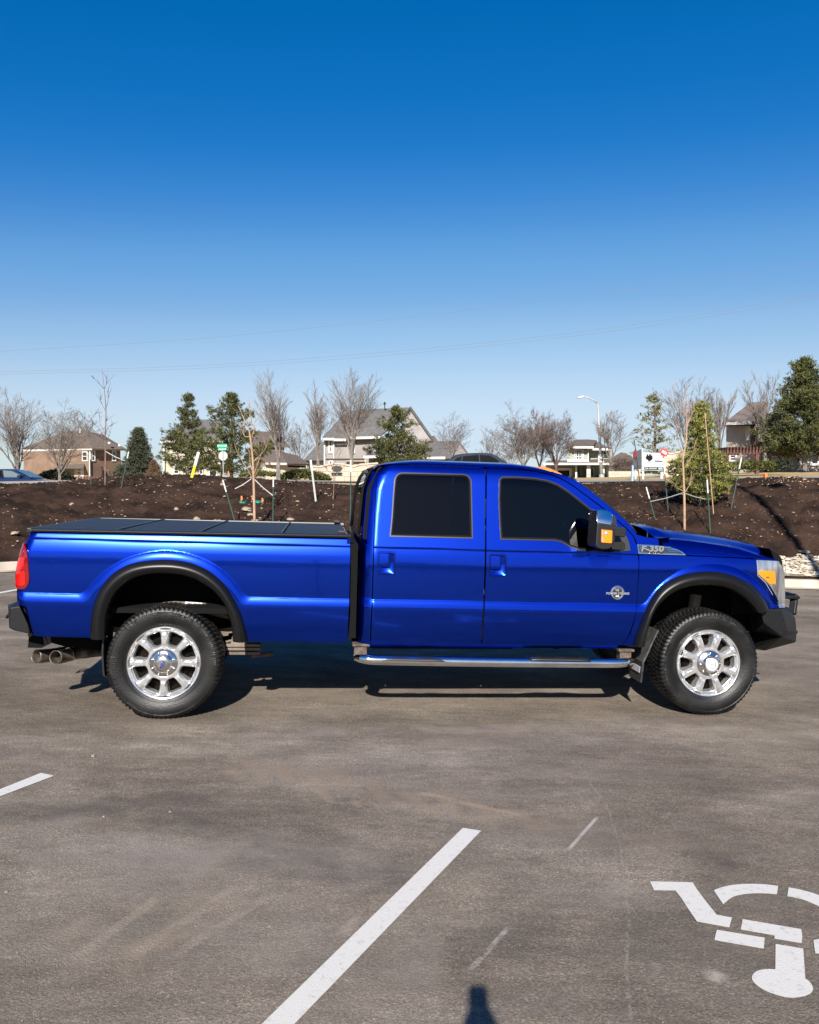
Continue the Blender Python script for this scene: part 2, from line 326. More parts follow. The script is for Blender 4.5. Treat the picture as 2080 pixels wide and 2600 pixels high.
def asphalt():
    m = pm('asphalt', (.1, .1, .1), 0.9, spec=0.12); nt, b = nodes_of(m); N = nt.nodes; Lk = nt.links
    tc = N.new('ShaderNodeTexCoord')
    def nz(scale, detail=4, stretch=(1, 1, 1), rough=0.55, rot=0):
        mp = N.new('ShaderNodeMapping'); mp.inputs['Scale'].default_value = stretch; mp.inputs['Rotation'].default_value = (0, 0, rot)
        n = N.new('ShaderNodeTexNoise'); n.inputs['Scale'].default_value = scale; n.inputs['Detail'].default_value = detail; n.inputs['Roughness'].default_value = rough
        Lk.new(tc.outputs['Object'], mp.inputs[0]); Lk.new(mp.outputs[0], n.inputs[0]); return n.outputs[0]
    def ramp(src, stops):
        r = N.new('ShaderNodeValToRGB'); e = r.color_ramp.elements
        for i, (p, c) in enumerate(stops):
            if i > 1: e.new(p)
            e[i].position = p; e[i].color = (*c, 1) if len(c) == 3 else c
        Lk.new(src, r.inputs[0]); return r.outputs[0]
    def mix(a, b_, f, mode='MIX'):
        x = N.new('ShaderNodeMix'); x.data_type = 'RGBA'; x.blend_type = mode
        if isinstance(f, float): x.inputs[0].default_value = f
        else: Lk.new(f, x.inputs[0])
        Lk.new(a, x.inputs[6])
        if isinstance(b_, tuple): x.inputs[7].default_value = (*b_, 1)
        else: Lk.new(b_, x.inputs[7])
        return x.outputs[2]
    base = ramp(nz(0.55, 5, (0.8, 1.3, 1)), [(0.36, (.132, .108, .085)), (0.5, (.186, .156, .124)), (0.64, (.250, .214, .173))])
    mid = ramp(nz(3.2, 6, (0.7, 1.2, 1)), [(0.32, (.80, .80, .80)), (0.68, (1.20, 1.19, 1.18))])
    c = mix(base, mid, 1.0, 'MULTIPLY')
    fine = ramp(nz(85, 8, (1, 1, 1), 0.85), [(0.34, (.54, .54, .54)), (0.5, (1, 1, 1)), (0.66, (1.5, 1.48, 1.46))])
    c = mix(c, fine, 1.0, 'MULTIPLY')
    va = N.new('ShaderNodeTexVoronoi'); va.inputs['Scale'].default_value = 150; Lk.new(tc.outputs['Object'], va.inputs[0]); sv = N.new('ShaderNodeSeparateColor'); Lk.new(va.outputs['Color'], sv.inputs[0])
    c = mix(c, ramp(sv.outputs[0], [(0.0, (.74, .74, .75)), (0.80, (1.06, 1.06, 1.06)), (0.97, (1.5, 1.46, 1.42))]), 1.0, 'MULTIPLY')
    c = mix(c, ramp(nz(11, 6, (0.5, 1.6, 1), 0.7), [(0.35, (.80, .80, .80)), (0.62, (1.14, 1.14, 1.13))]), 0.85, 'MULTIPLY')
    tan_f = ramp(nz(0.75, 4, (1, 1.8, 1)), [(0.54, (0, 0, 0)), (0.70, (.6, .6, .6))])
    c = mix(c, (.185, .145, .11), tan_f)
    # dusty wheel streaks running along the aisle
    st = ramp(nz(1.3, 10, (0.42, 2.0, 1), 0.72, 0.12), [(0.47, (0, 0, 0)), (0.70, (.38, .38, .38))])
    c = mix(c, (.20, .175, .152), st)
    dk = ramp(nz(1.2, 9, (0.38, 1.5, 1), 0.7, -0.10), [(0.50, (0, 0, 0)), (0.70, (.40, .40, .40))])
    c = mix(c, (.072, .061, .052), dk)
    # scrapes, tyre scuffs and cracks: each a narrow band between two points of the lot
    def band_mask(p0, p1, w, wob=0.02, rungs=0, brk=(0.40, 0.55), bscale=9, soft=0.5):
        (xa, ya), (xb, yb) = p0, p1; L = math.hypot(xb-xa, yb-ya); ang = math.atan2(yb-ya, xb-xa)
        sub = N.new('ShaderNodeVectorMath'); sub.operation = 'SUBTRACT'; sub.inputs[1].default_value = (xa, ya, 0); Lk.new(tc.outputs['Object'], sub.inputs[0])
        def dot(v):
            d = N.new('ShaderNodeVectorMath'); d.operation = 'DOT_PRODUCT'; d.inputs[1].default_value = v; Lk.new(sub.outputs[0], d.inputs[0]); return d.outputs['Value']
        def mth(op, a, b_=None, c_=None, clamp=False):
            n = N.new('ShaderNodeMath'); n.operation = op; n.use_clamp = clamp
            for i, v in enumerate((a, b_, c_)):
                if v is None: continue
                if isinstance(v, (int, float)): n.inputs[i].default_value = v
                else: Lk.new(v, n.inputs[i])
            return n.outputs[0]
        u = dot((math.cos(ang), math.sin(ang), 0)); v = dot((-math.sin(ang), math.cos(ang), 0))
        n1 = nz(2.6, 3); v = mth('ADD', v, mth('MULTIPLY', mth('SUBTRACT', n1, 0.5), wob*2))
        m1 = mth('DIVIDE', mth('SUBTRACT', w, mth('ABSOLUTE', v)), w*soft, clamp=True)
        e1 = mth('DIVIDE', u, 0.06, clamp=True); e2 = mth('DIVIDE', mth('SUBTRACT', L, u), 0.06, clamp=True)
        m = mth('MULTIPLY', m1, mth('MULTIPLY', e1, e2))
        b2 = ramp(nz(bscale, 6, (1, 1, 1), 0.7), [(brk[0], (0, 0, 0)), (brk[1], (1, 1, 1))]); m = mth('MULTIPLY', m, b2)
        if rungs:
            sn = mth('SINE', mth('MULTIPLY', mth('ADD', u, mth('MULTIPLY', v, 0.9)), 2*math.pi*rungs/L)); m = mth('MULTIPLY', m, mth('MULTIPLY', mth('ADD', sn, 1.0), 0.62, clamp=True))
        return m
    def lp(px, py):
        d = Vector(((px-CX)/F, 1, -(py-HZ)/F)); t = (EYE-G0)/(-d.z-GRADE*d.x); return (d.x*t, d.y*t)
    for (a_, b_2, w_, kw, col_, k_) in [
        ((560, 1945), (1400, 2090), .22, dict(wob=.08, rungs=10, brk=(.32, .55), bscale=5, soft=.9), (.245, .185, .130), .6),
        ((700, 2010), (1290, 2095), .12, dict(wob=.05, rungs=9, brk=(.45, .62), bscale=9), (.27, .21, .155), .6),
        ((1519, 2072), (1441, 2160), .012, dict(wob=.006, brk=(.25, .45)), (.46, .42, .38), .85),
        ((1298, 2348), (1192, 2466), .014, dict(wob=.01, brk=(.42, .55)), (.42, .38, .33), .7),
        ((1450, 1925), (1535, 2030), .007, dict(wob=.05, brk=(.44, .58), bscale=30), (.30, .27, .24), .5),
        ((1540, 2040), (1594, 2220), .007, dict(wob=.06, brk=(.44, .56), bscale=30), (.30, .27, .24), .5), ((1594, 2215), (1597, 2600), .008, dict(wob=.05, brk=(.44, .56), bscale=30), (.29, .26, .23), .5),
        ((120, 2440), (560, 2200), .20, dict(wob=.12, brk=(.42, .62), bscale=4), (.25, .20, .15), .55), ((260, 2470), (640, 2270), .12, dict(wob=.1, brk=(.45, .6), bscale=5), (.25, .195, .14), .55),
        ((0, 2120), (520, 2230), .35, dict(wob=.25, brk=(.40, .62), bscale=3), (.23, .20, .18), .5), ((240, 2030), (680, 2140), .16, dict(wob=.1, brk=(.35, .6), bscale=3), (.075, .064, .056), .6),
        ((1690, 2160), (2020, 2215), .12, dict(wob=.1, brk=(.4, .6), bscale=4), (.07, .06, .054), .55), ((1500, 2250), (1660, 2290), .18, dict(wob=.15, brk=(.4, .6), bscale=5), (.25, .215, .18), .5),
        ((600, 1865), (1500, 1845), .12, dict(wob=.06, brk=(.40, .60), bscale=4), (.25, .215, .185), .5), ((1500, 1830), (2100, 1870), .10, dict(wob=.05, brk=(.42, .60), bscale=5), (.27, .235, .20), .5),
        ((-100, 2330), (1150, 2440), .75, dict(wob=.5, brk=(.30, .70), bscale=1.6, soft=1.0), (.28, .242, .205), .55), ((300, 2150), (1000, 2190), .30, dict(wob=.3, brk=(.30, .65), bscale=2.5, soft=1.0), (.27, .238, .205), .5),
        ((180, 2440), (420, 2265), .035, dict(wob=.03, brk=(.35, .55), bscale=7), (.31, .25, .19), .42), ((320, 2440), (600, 2250), .04, dict(wob=.03, brk=(.35, .55), bscale=7), (.31, .25, .185), .45), ((420, 2440), (690, 2270), .03, dict(wob=.03, brk=(.35, .55), bscale=8), (.31, .25, .19), .4),
        ((860, 2380), (930, 2320), .04, dict(wob=.03, brk=(.3, .5), bscale=9), (.33, .27, .21), .5), ((1050, 2010), (1330, 2070), .03, dict(wob=.04, brk=(.3, .5), bscale=12), (.34, .25, .17), .5),
        ((-50, 2090), (600, 2010), .16, dict(wob=.15, brk=(.38, .6), bscale=3, soft=.9), (.08, .068, .06), .55), ((620, 2150), (1080, 2240), .22, dict(wob=.2, brk=(.36, .6), bscale=3, soft=.9), (.085, .074, .068), .6), ((1100, 2150), (1900, 2120), .40, dict(wob=.3, brk=(.34, .62), bscale=2, soft=1.0), (.095, .082, .073), .5), ((1250, 2420), (2100, 2330), .5, dict(wob=.3, brk=(.34, .62), bscale=2, soft=1.0), (.11, .095, .084), .5),
        ((1780, 2468), (1860, 2490), .05, dict(wob=.03, brk=(.3, .5), bscale=14), (.40, .35, .30), .8), ((1640, 2445), (1690, 2460), .03, dict(wob=.03, brk=(.3, .5), bscale=14), (.34, .30, .26), .7)]:
        mk = band_mask(lp(*a_), lp(*b_2), w_, **kw)
        sc2 = N.new('ShaderNodeMath'); sc2.operation = 'MULTIPLY'; sc2.inputs[1].default_value = k_; Lk.new(mk, sc2.inputs[0]); c = mix(c, col_, sc2.outputs[0])
    # pale grit
    vo = N.new('ShaderNodeTexVoronoi'); vo.inputs['Scale'].default_value = 13
    Lk.new(tc.outputs['Object'], vo.inputs[0])
    gf = ramp(vo.outputs['Distance'], [(0.0, (1, 1, 1)), (0.045, (0, 0, 0))]); gm = ramp(nz(5, 2), [(0.55, (0, 0, 0)), (0.6, (1, 1, 1))])
    gg = mix(gf, gm, 1.0, 'MULTIPLY'); c = mix(c, (.55, .5, .44), gg)
    Lk.new(c, b.inputs['Base Color'])
    ad = N.new('ShaderNodeMath'); ad.operation = 'ADD'; Lk.new(nz(90, 5), ad.inputs[0]); Lk.new(nz(260, 3), ad.inputs[1])
    bp = N.new('ShaderNodeBump'); bp.inputs['Strength'].default_value = 0.9; bp.inputs['Distance'].default_value = 0.007
    Lk.new(ad.outputs[0], bp.inputs['Height']); Lk.new(bp.outputs[0], b.inputs['Normal'])
    return m
M['asphalt'] = asphalt()
M['concrete'] = noisy('concrete', (0.36, 0.305, 0.24), (0.47, 0.41, 0.33), 2.5, 0.9, 0.15, 60, spec=.1)
M['concrete_grey'] = noisy('weathered_concrete', (0.28, 0.24, 0.20), (0.34, 0.30, 0.25), 0.8, 0.9, 0.1, 40, spec=.08)
M['road'] = noisy('grey_road', (0.22, 0.195, 0.165), (0.28, 0.25, 0.215), 0.5, 0.9, 0.1, 40, spec=.08)
def soil_mat():
    m = noisy('dark_soil', (0.013, 0.0070, 0.0045), (0.042, 0.0235, 0.0155), 1.4, 0.95, 0.8, 45, 8, spec=0.15); nt, b = nodes_of(m); N = nt.nodes; Lk = nt.links
    src = b.inputs['Base Color'].links[0].from_socket
    tc = N.new('ShaderNodeTexCoord')
    def fl(scale, th, col, src, mask_scale, mlo, mhi):
        v = N.new('ShaderNodeTexVoronoi'); v.inputs['Scale'].default_value = scale; v.inputs['Randomness'].default_value = 1
        r = N.new('ShaderNodeValToRGB'); r.color_ramp.elements[0].color = (1, 1, 1, 1); r.color_ramp.elements[1].color = (0, 0, 0, 1); r.color_ramp.elements[1].position = th; r.color_ramp.elements[0].position = th*0.6
        n = N.new('ShaderNodeTexNoise'); n.inputs['Scale'].default_value = mask_scale; n.inputs['Detail'].default_value = 5
        q = N.new('ShaderNodeValToRGB'); q.color_ramp.elements[0].position = mlo; q.color_ramp.elements[1].position = mhi
        mm = N.new('ShaderNodeMath'); mm.operation = 'MULTIPLY'; mx = N.new('ShaderNodeMix'); mx.data_type = 'RGBA'
        Lk.new(tc.outputs['Object'], v.inputs[0]); Lk.new(tc.outputs['Object'], n.inputs[0]); Lk.new(v.outputs['Distance'], r.inputs[0]); Lk.new(n.outputs[0], q.inputs[0])
        Lk.new(r.outputs[0], mm.inputs[0]); Lk.new(q.outputs[0], mm.inputs[1]); Lk.new(mm.outputs[0], mx.inputs[0]); Lk.new(src, mx.inputs[6]); mx.inputs[7].default_value = (*col, 1)
        return mx.outputs[2]
    c = fl(9, 0.16, (.16, .10, .065), src, 0.8, .50, .62)
    c = fl(16, 0.13, (.36, .27, .19), c, 0.9, .52, .66)
    Lk.new(c, b.inputs['Base Color']); return m
M['soil'] = soil_mat()
M['grass'] = noisy('dormant_grass', (0.26, 0.185, 0.075), (0.40, 0.295, 0.14), 1.3, 0.95, 0.6, 25)
M['far_field'] = noisy('far_winter_field', (0.10, 0.085, 0.05), (0.17, 0.14, 0.085), 0.15, 0.95)

# lot sheet
def grid_sheet(name, xs, ys, zf, mat, smooth=True):
    vs = [(x, y, zf(x, y)) for y in ys for x in xs]; n = len(xs)
    fs = [(j*n+i, j*n+i+1, (j+1)*n+i+1, (j+1)*n+i) for j in range(len(ys)-1) for i in range(n-1)]
    return mesh_obj(name, vs, fs, mat, None, smooth)
def frange(a, b, s):
    n = max(1, int(round((b-a)/s))); return [a+(b-a)*i/n for i in range(n+1)]
o = grid_sheet('parking_lot', [-70, -40, -12, 0, 12, 40, 70], [-70, -30, -8, 0, 8, 16.6], lambda x, y: lot_z(x, y), M['asphalt'], False); tag(o, kind='structure')
o = grid_sheet('ground', [-900, -300, -120, 120, 300, 900], [-900, -300, -66, 60, 900], lambda x, y: -1.6-0.0*x if abs(y) < 100 else -3.5, M['far_field'], False); tag(o, kind='structure')
# soil mound (fine) and the land behind it (coarse, widening with distance)
nr = 250; vs = []; xs = frange(-15.5, 15.5, 0.05); n = len(xs)
for j in range(nr+1):
    for x in xs:
        y0 = kerb_y(x)+0.155; y = y0+(27.5-y0)*(j/nr); vs.append((x, y, mound_z(x, y)))
fs = [(j*n+i, j*n+i+1, (j+1)*n+i+1, (j+1)*n+i) for j in range(nr) for i in range(n-1)]
o = mesh_obj('soil_mound', vs, fs, M['soil'], None, True); tag(o, kind='structure')
ysf = [27.4, 28.2, 29, 31, 33, 34, 35, 37, 40, 43, 46, 50, 55, 60, 70, 80, 90, 110, 140, 200, 320, 520, 900]; us = frange(-1.3, 1.3, 0.02); n = len(us)
vs = [(u*y, y, back_z(u*y, y)-0.02) for y in ysf for u in us]
fs = [(j*n+i, j*n+i+1, (j+1)*n+i+1, (j+1)*n+i) for j in range(len(ysf)-1) for i in range(n-1)]
o = mesh_obj('grass_field', vs, fs, M['grass'], None, True); tag(o, kind='structure')
def band(name, xa, xb, ya, yb, mat, lift=0.012, step=0.5):
    """a strip of paving laid on the land between two lines y = ya(x), yb(x)"""
    xs = frange(xa, xb, step); vs = []
    K = 6
    for k in range(K+1):
        for x in xs: y = ya(x)+(yb(x)-ya(x))*k/K; vs.append((x, y, back_z(x, y)+lift))
    n = len(xs); fs = [(j*n+i, j*n+i+1, (j+1)*n+i+1, (j+1)*n+i) for j in range(K) for i in range(n-1)]
    o = mesh_obj(name, vs, fs, mat, None, True); return tag(o, kind='structure')
band('sidewalk', -26, 26, lambda x: 27.42, lambda x: 28.7, M['concrete'], 0.02)
band('concrete_drive', -26, -7.6, lambda x: 28.72, lambda x: 33.0, M['concrete_grey'], 0.02)
band('road', -60, 60, lambda x: 38.6 if x < 0 else 38.6-7*sstep(x/7), lambda x: 49.0-4*sstep(x/8), M['road'], 0.03, 0.8)
# kerb with gutter pan
def kerb():
    mb = MB(); prof = [(-0.42, 0.012), (-0.05, 0.004), (-0.03, 0.135), (-0.01, 0.15), (0.16, 0.15), (0.16, 0.0)]
    X = [-9.4+0.12*i for i in range(int((30+9.4)/0.12))]; rows = []
    for x in X:
        y = kerb_y(x); e = 0.01; d = Vector((2*e, kerb_y(x+e)-kerb_y(x-e), 0)).normalized(); nn = Vector((-d.y, d.x, 0))
        rows.append([(x+nn.x*a, y+nn.y*a, lot_z(x+nn.x*a, y)+b) for a, b in prof])
    for j in range(len(prof)-1): mb.strip([r[j] for r in rows], [r[j+1] for r in rows])
    o = mb.build('kerb', M['concrete'], None); return tag(o, kind='structure')
kerb()

# ---- painted markings on the lot
M['road_paint'] = noisy('white_road_paint', (0.34, 0.322, 0.29), (0.49, 0.472, 0.435), 38, 0.75, 0.18, 150, 8, lo=0.22, hi=0.44)
def lot_point(px, py, lift=0.004):
    d = Vector(((px-CX)/F, 1, -(py-HZ)/F)); t = (EYE-G0)/(-d.z-GRADE*d.x); p = Vector((0, 0, EYE))+d*t; return Vector((p.x, p.y, lot_z(p.x, p.y)+lift))
def marking(name, polys, label, cat, off=None):
    mb = MB()
    for poly in polys:
        P = [lot_point(*q) for q in poly]
        if off: P = [p+off for p in P]
        tr = tessellate_polygon([[Vector((p.x, p.y, 0)) for p in P]]); mb.add(P, [tuple(t) for t in tr])
    o = mb.build(name, M['road_paint']); 
    for p in o.data.polygons:
        if p.normal.z < 0: p.flip()
    return tag(o, label, cat)
q = 1.0/0.82933; zC = lambda x, y: (1040+x/1.6587, 1780+y/1.6587); zS = lambda x, y: (1600+x/3.594, 2180+y/3.594); zL = lambda x, y: (x/1.6587, 1780+y/1.6587)
P0 = [zC(225, 537), zC(302, 549)]; A = [zC(0, 758), zC(0, 876)]
a0 = Vector(zC(225, 537)); a1 = Vector(zL(1107, 1360)); b0 = Vector(zC(302, 549)); b1 = Vector(zL(1245, 1360))
ex = lambda a, b, t: tuple(a+(b-a)*t)
marking('parking_line', [[tuple(a0), tuple(b0), ex(b0, b1, 1.25), ex(a0, a1, 1.25)]], 'long white painted parking line running diagonally in front of the truck, the nearest one', 'parking line')
marking('parking_line', [[zL(173, 305), zL(228, 317), zL(0, 404), zL(-330, 530), zL(-330, 480), zL(0, 374)]], 'short white painted parking line end at the left, in front of the rear wheel', 'parking line')
marking('parking_line', [[zT_ for zT_ in [(0, 1503.5), (44, 1495.5), (120, 1482), (120, 1485), (44, 1499.5), (0, 1507.5), (-120, 1530), (-120, 1525)]]], 'thin white painted line far behind the red tail light, near the kerb', 'parking line')
arc = lambda pts: [tuple(p) for p in smoothcurve(pts, 6)]
sym = [
 [zS(182, 215), zS(570, 223), zS(612, 290), zS(680, 382), zS(790, 520), zS(930, 545), zS(905, 637), zS(612, 583), zS(520, 450), zS(470, 370), zS(415, 299), zS(220, 297)],
 arc([zS(763, 296), zS(830, 272), zS(920, 250), zS(1030, 240), zS(1150, 238), zS(1260, 245), zS(1352, 256)])+arc([zS(1340, 334), zS(1240, 326), zS(1130, 325), zS(1020, 336), zS(930, 362), zS(850, 424)]),
 arc([zS(1447, 270), zS(1560, 292), zS(1725, 342), zS(1900, 430), zS(2010, 540)])+arc([zS(1915, 590), zS(1840, 510), zS(1725, 445), zS(1580, 383), zS(1435, 351)]),
 [zS(1028, 560), zS(1563, 652), zS(1572, 720), zS(1566, 781), zS(1318, 739), zS(1318, 710), zS(1010, 655)],
 [zS(792, 658), zS(1228, 730), zS(1220, 832), zS(769, 752)],
 [zS(1673, 752), zS(1725, 742), zS(1800, 740), zS(1830, 800), zS(1790, 880), zS(1690, 873)],
 [zS(1328, 787), zS(1580, 830), zS(1600, 1105)]+arc([zS(1625, 1120), zS(1655, 1155), zS(1670, 1195), zS(1655, 1232), zS(1600, 1262), zS(1500, 1279), zS(1400, 1270), zS(1270, 1230), zS(1170, 1175), zS(1118, 1120), zS(1115, 1078), zS(1150, 1040), zS(1220, 1020), zS(1326, 1018)]),
]
marking('accessible_parking_symbol', sym, 'white stencilled wheelchair symbol painted upside down on the asphalt at lower right', 'wheelchair symbol')
# small pale chips of stone on the asphalt
def pebble(mb, p, r, rng):
    vs = []; 
    for k in range(6):
        t = k*math.pi/3; a = r*(0.7+0.6*rng.random()); vs.append((p.x+a*math.cos(t), p.y+a*math.sin(t)*0.8, p.z-0.001))
    for k in range(6):
        t = k*math.pi/3+0.3; a = r*(0.4+0.4*rng.random()); vs.append((p.x+a*math.cos(t), p.y+a*math.sin(t)*0.8, p.z+r*(0.5+0.5*rng.random())))
    mb.add(vs, [(k, (k+1) % 6, 6+(k+1) % 6, 6+k) for k in range(6)]+[(6, 7, 8, 9, 10, 11)])
rng = random.Random(5); M['stone'] = noisy('pale_limestone', (0.10, 0.068, 0.045), (0.36, 0.28, 0.20), 1.7, 0.9, 0.4, 20)
mb = MB()
for k in range(210):
    px = rng.uniform(-100, 2180); py = rng.uniform(1830, 2600)**1.0; p = lot_point(px, py, 0); pebble(mb, p, rng.choice([.0013, .0016, .002, .0025, .0035]), rng)
for c_ in [(236, 1921, .014), (263, 2074, .009), (432, 2062, .008), (16, 2266, .01)]: pebble(mb, lot_point(c_[0], c_[1], 0), c_[2], rng)
tag(mb.build('grit', M['stone']), 'pale grit scattered over the asphalt', 'grit', kind='stuff')
# stones in the soil: nobody could count them
def stones(name, N, pick, rmin, rmax, mat, seed):
    mb = MB(); rg = random.Random(seed)
    for k in range(N):
        x, y = pick(rg); z = G(x, y, True); r = rmin+(rmax-rmin)*rg.random()**3; a = rg.random()*6.28; sx = r*(0.8+rg.random()); sy = r*(0.6+0.5*rg.random()); sz = r*(0.35+0.5*rg.random())
        vs = []
        for (lx, ly, lz) in ((1,0,0),(0.4,.9,0),(-.6,.8,0),(-1,0,.1),(-.5,-.9,0),(.5,-.8,.1),(.4,.3,1),(-.4,.2,.9),(0,-.4,.95)):
            j = 0.8+0.4*rg.random(); X_ = lx*sx*j; Y_ = ly*sy*j; vs.append((x+X_*math.cos(a)-Y_*math.sin(a), y+X_*math.sin(a)+Y_*math.cos(a), z+lz*sz*j-0.2*sz))
        mb.add(vs, [(0,1,6),(1,2,7,6),(2,3,7),(3,4,8,7),(4,5,8),(5,0,6,8),(6,7,8)])
    return mb.build(name, mat)
def pick_left(rg):
    while True:
        x = rg.uniform(-14, 0.5); y = rg.uniform(15.5, 25.5)
        if y > kerb_y(x)+0.5 and noise.noise(Vector((x*0.5, y*0.7, 3))) > rg.uniform(-0.5, 0.45): return x, y
def pick_right(rg):
    while True:
        x = rg.uniform(3, 13.5); y = rg.uniform(17.4, 22.4)
        if noise.noise(Vector((x*0.6, y*0.8, 8))) > rg.uniform(-0.4, 0.5): return x, y
tag(stones('soil_stones', 3000, pick_left, .006, .040, M['stone'], 3), 'small pale stones strewn through the dark soil on the left', 'stones', kind='stuff')
tag(stones('soil_stones', 1900, pick_right, .005, .030, M['stone'], 4), 'small pale stones strewn through the dark soil on the right', 'stones', kind='stuff')
M['wood_chip'] = noisy('wood_chip', (0.30, 0.19, 0.10), (0.50, 0.36, 0.22), 3, 0.9)
tag(stones('wood_chips', 300, lambda rg: (rg.gauss(10.4, .55), rg.gauss(21.3, .45)), .010, .038, M['wood_chip'], 6), 'tan wood chips scattered near the crest at far right', 'wood chips', kind='stuff')
M['gravel'] = noisy('white_gravel_stone', (0.26, 0.21, 0.15), (0.58, 0.51, 0.41), 5, 0.9, 0.3, 30)
M['gravel_base'] = noisy('gravel_base', (0.10, 0.08, 0.06), (0.22, 0.18, 0.14), 25, 0.9, 0.8, 40)
o = grid_sheet('gravel_bed', frange(5.2, 15, 0.25), frange(0, 1, 0.1), lambda x, y: 0, M['gravel_base'])
for v in o.data.vertices:
    x = v.co.x; g = 0.25+0.35*sstep((x-4.9)/1.2); y = kerb_y(x)+0.17+v.co.y*g; v.co.y = y; v.co.z = mound_z(x, y, False)+0.045
tag(o, kind='structure')
def pick_g(rg):
    x = rg.uniform(5.4, 11); g = 0.62; return x, kerb_y(x)+0.2+rg.random()*g*0.95
tag(stones('gravel', 2400, pick_g, .022, .06, M['gravel'], 9), 'pale crushed gravel along the kerb at right', 'gravel', kind='stuff')
for o_ in [bpy.data.objects['gravel']]:
    for v in o_.data.vertices: v.co.z += 0.05
# single rocks on the slope
def rock(px, py, w, hgt, label, group=None, seed=0, mat='stone'):
    rg = random.Random(seed); p = hit(px, py); s = p.y/F; bm = bmesh.new(); bmesh.ops.create_icosphere(bm, subdivisions=3, radius=1)
    for v in bm.verts:
        d = v.co.normalized(); k = 1+0.28*noise.noise(d*1.7+Vector((seed*3.1, 0, 0)))+0.1*noise.noise(d*5)
        v.co = Vector((d.x*k*w*s*0.5, d.y*k*w*s*0.4, (max(-0.3, d.z))*k*hgt*s*0.62))
    me = bpy.data.meshes.new('rock'); bm.to_mesh(me); bm.free(); me.materials.append(M[mat])
    o = bpy.data.objects.new('rock', me); COL.objects.link(o); o.location = p+Vector((0, 0, hgt*s*0.12)); o.rotation_euler = (0.1, rg.uniform(-.2, .2), rg.uniform(-.3, .3))
    return tag(o, label, 'rock', group)
R = [(182, 1279, 14, 10, 'rounded tan rock on the dark soil above the tail light'), (627, 1296, 27, 11, 'largest flat pale rock beside the orange-barked sapling'), (636, 1304, 19, 8, 'pale rock just below the flat one beside the orange-barked sapling'),
     (560, 1299, 13, 6, 'pale flat rock left of the leaning green stake'), (564, 1233, 10, 7, 'small pinkish rock at the foot of the street sign'), (738, 1320, 20, 7, 'flat tan rock right of the upright green stake'),
     (547, 1321, 9, 7, 'left round white stone just above the truck bed'), (556, 1323, 11, 6, 'right round white stone just above the truck bed'), (648, 1321, 20, 5, 'low flat rock at the base of the orange-barked sapling'),
     (2043, 1403, 28, 10, 'light tan rock above the gravel at far right'), (448, 1290, 12, 8, 'tan rock in the middle of the left slope'), (500, 1322, 18, 9, 'white rock right behind the bed cover'), (38, 1362, 20, 8, 'flat tan rock left of the tail light'), (570, 1262, 9, 5, 'little pale rock left of the orange flags'), (665, 1289, 9, 6, 'small grey rock below the green valve cover')]
for i, (a, b_, w, h_, l) in enumerate(R): rock(a, b_, w, h_, l, 'rocks lying on the soil slope', i+1)
# ------------------------------------------------------------------ the pickup truck
# local frame: x forward from the rear axle, y away from the camera side, z up from the asphalt
U_ = Vector((GRADE, 0, 1)).normalized(); Fw = Vector((4.3615, 0.50, -GRADE*4.3615)).normalized(); Lw = U_.cross(Fw)
O_ = Vector((-1.99731, 6.96886, 0.05080))
truck = empty('pickup_truck', (0, 0, 0), 0, 'glossy blue four-door pickup truck with long covered bed, chrome step bar and eight-spoke wheels', 'pickup truck')
truck.matrix_world = Matrix(((Fw.x, Lw.x, U_.x, O_.x), (Fw.y, Lw.y, U_.y, O_.y), (Fw.z, Lw.z, U_.z, O_.z), (0, 0, 0, 1)))
CAM0 = Vector((0, 0, EYE))
def TL(p, yl):
    d = Vector(((p[0]-CX)/F, 1, -(p[1]-HZ)/F)); t = (O_+Lw*yl-CAM0).dot(Lw)/d.dot(Lw); P = CAM0+d*t-O_
    return (P.dot(Fw), P.dot(U_))
z5 = lambda x, y: (x/2.614, 1250+y/2.614)
z6 = lambda x, y: (600+x/2.614, 1250+y/2.614)
z7 = lambda x, y: (860+x/2.2115, 1140+y/2.2115)
z8 = lambda x, y: (1500+x/2.974, 1250+y/2.974)
zT = lambda x, y: (x/5.132, 1300+y/5.132)
zB = lambda x, y: (1800+x/5.989, 1340+y/5.989)
zM = lambda x, y: (1420+x/5.074, 1260+y/5.074)

def z_belt(x): return 1.3515-.0092*x
def z_crease(x): return .952-.0092*x
# slope of the side (how fast the half width changes with height), integrated to a profile
SL = [(.50, .42), (.58, .30), (.64, .16), (.72, .09), (.82, .04), (.92, .0), (1.02, -.012), (1.12, -.028), (1.20, -.05), (1.26, -.11), (1.31, -.21), (1.345, -.265), (1.42, -.27), (1.85, -.245), (1.95, -.42), (2.0, -.8), (2.05, -2.0)]
PROF = []; _o = 1.0
_z = .92; _acc = {}
zz = .92; out = 1.0
while zz < 2.06: PROF.append((zz, out)); out += lerp_tab(SL, zz)*.005; zz += .005
zz = .92; out = 1.0; low = []
while zz > .48: zz -= .005; out -= lerp_tab(SL, zz)*.005; low.append((zz, out))
PROF = low[::-1]+PROF
def prof(z): 
    i = (z-PROF[0][0])/.005; i = max(0, min(len(PROF)-2, i)); k = int(i); t = i-k
    return PROF[k][1]*(1-t)+PROF[k+1][1]*t
WX, WZ = 4.384, .428
def ledge(D):
    w, A = .085, .019
    if D <= 0: return 0
    if D >= w: return A
    return A*(1-(1-D/w)**2)*sstep(.25+D/.016)
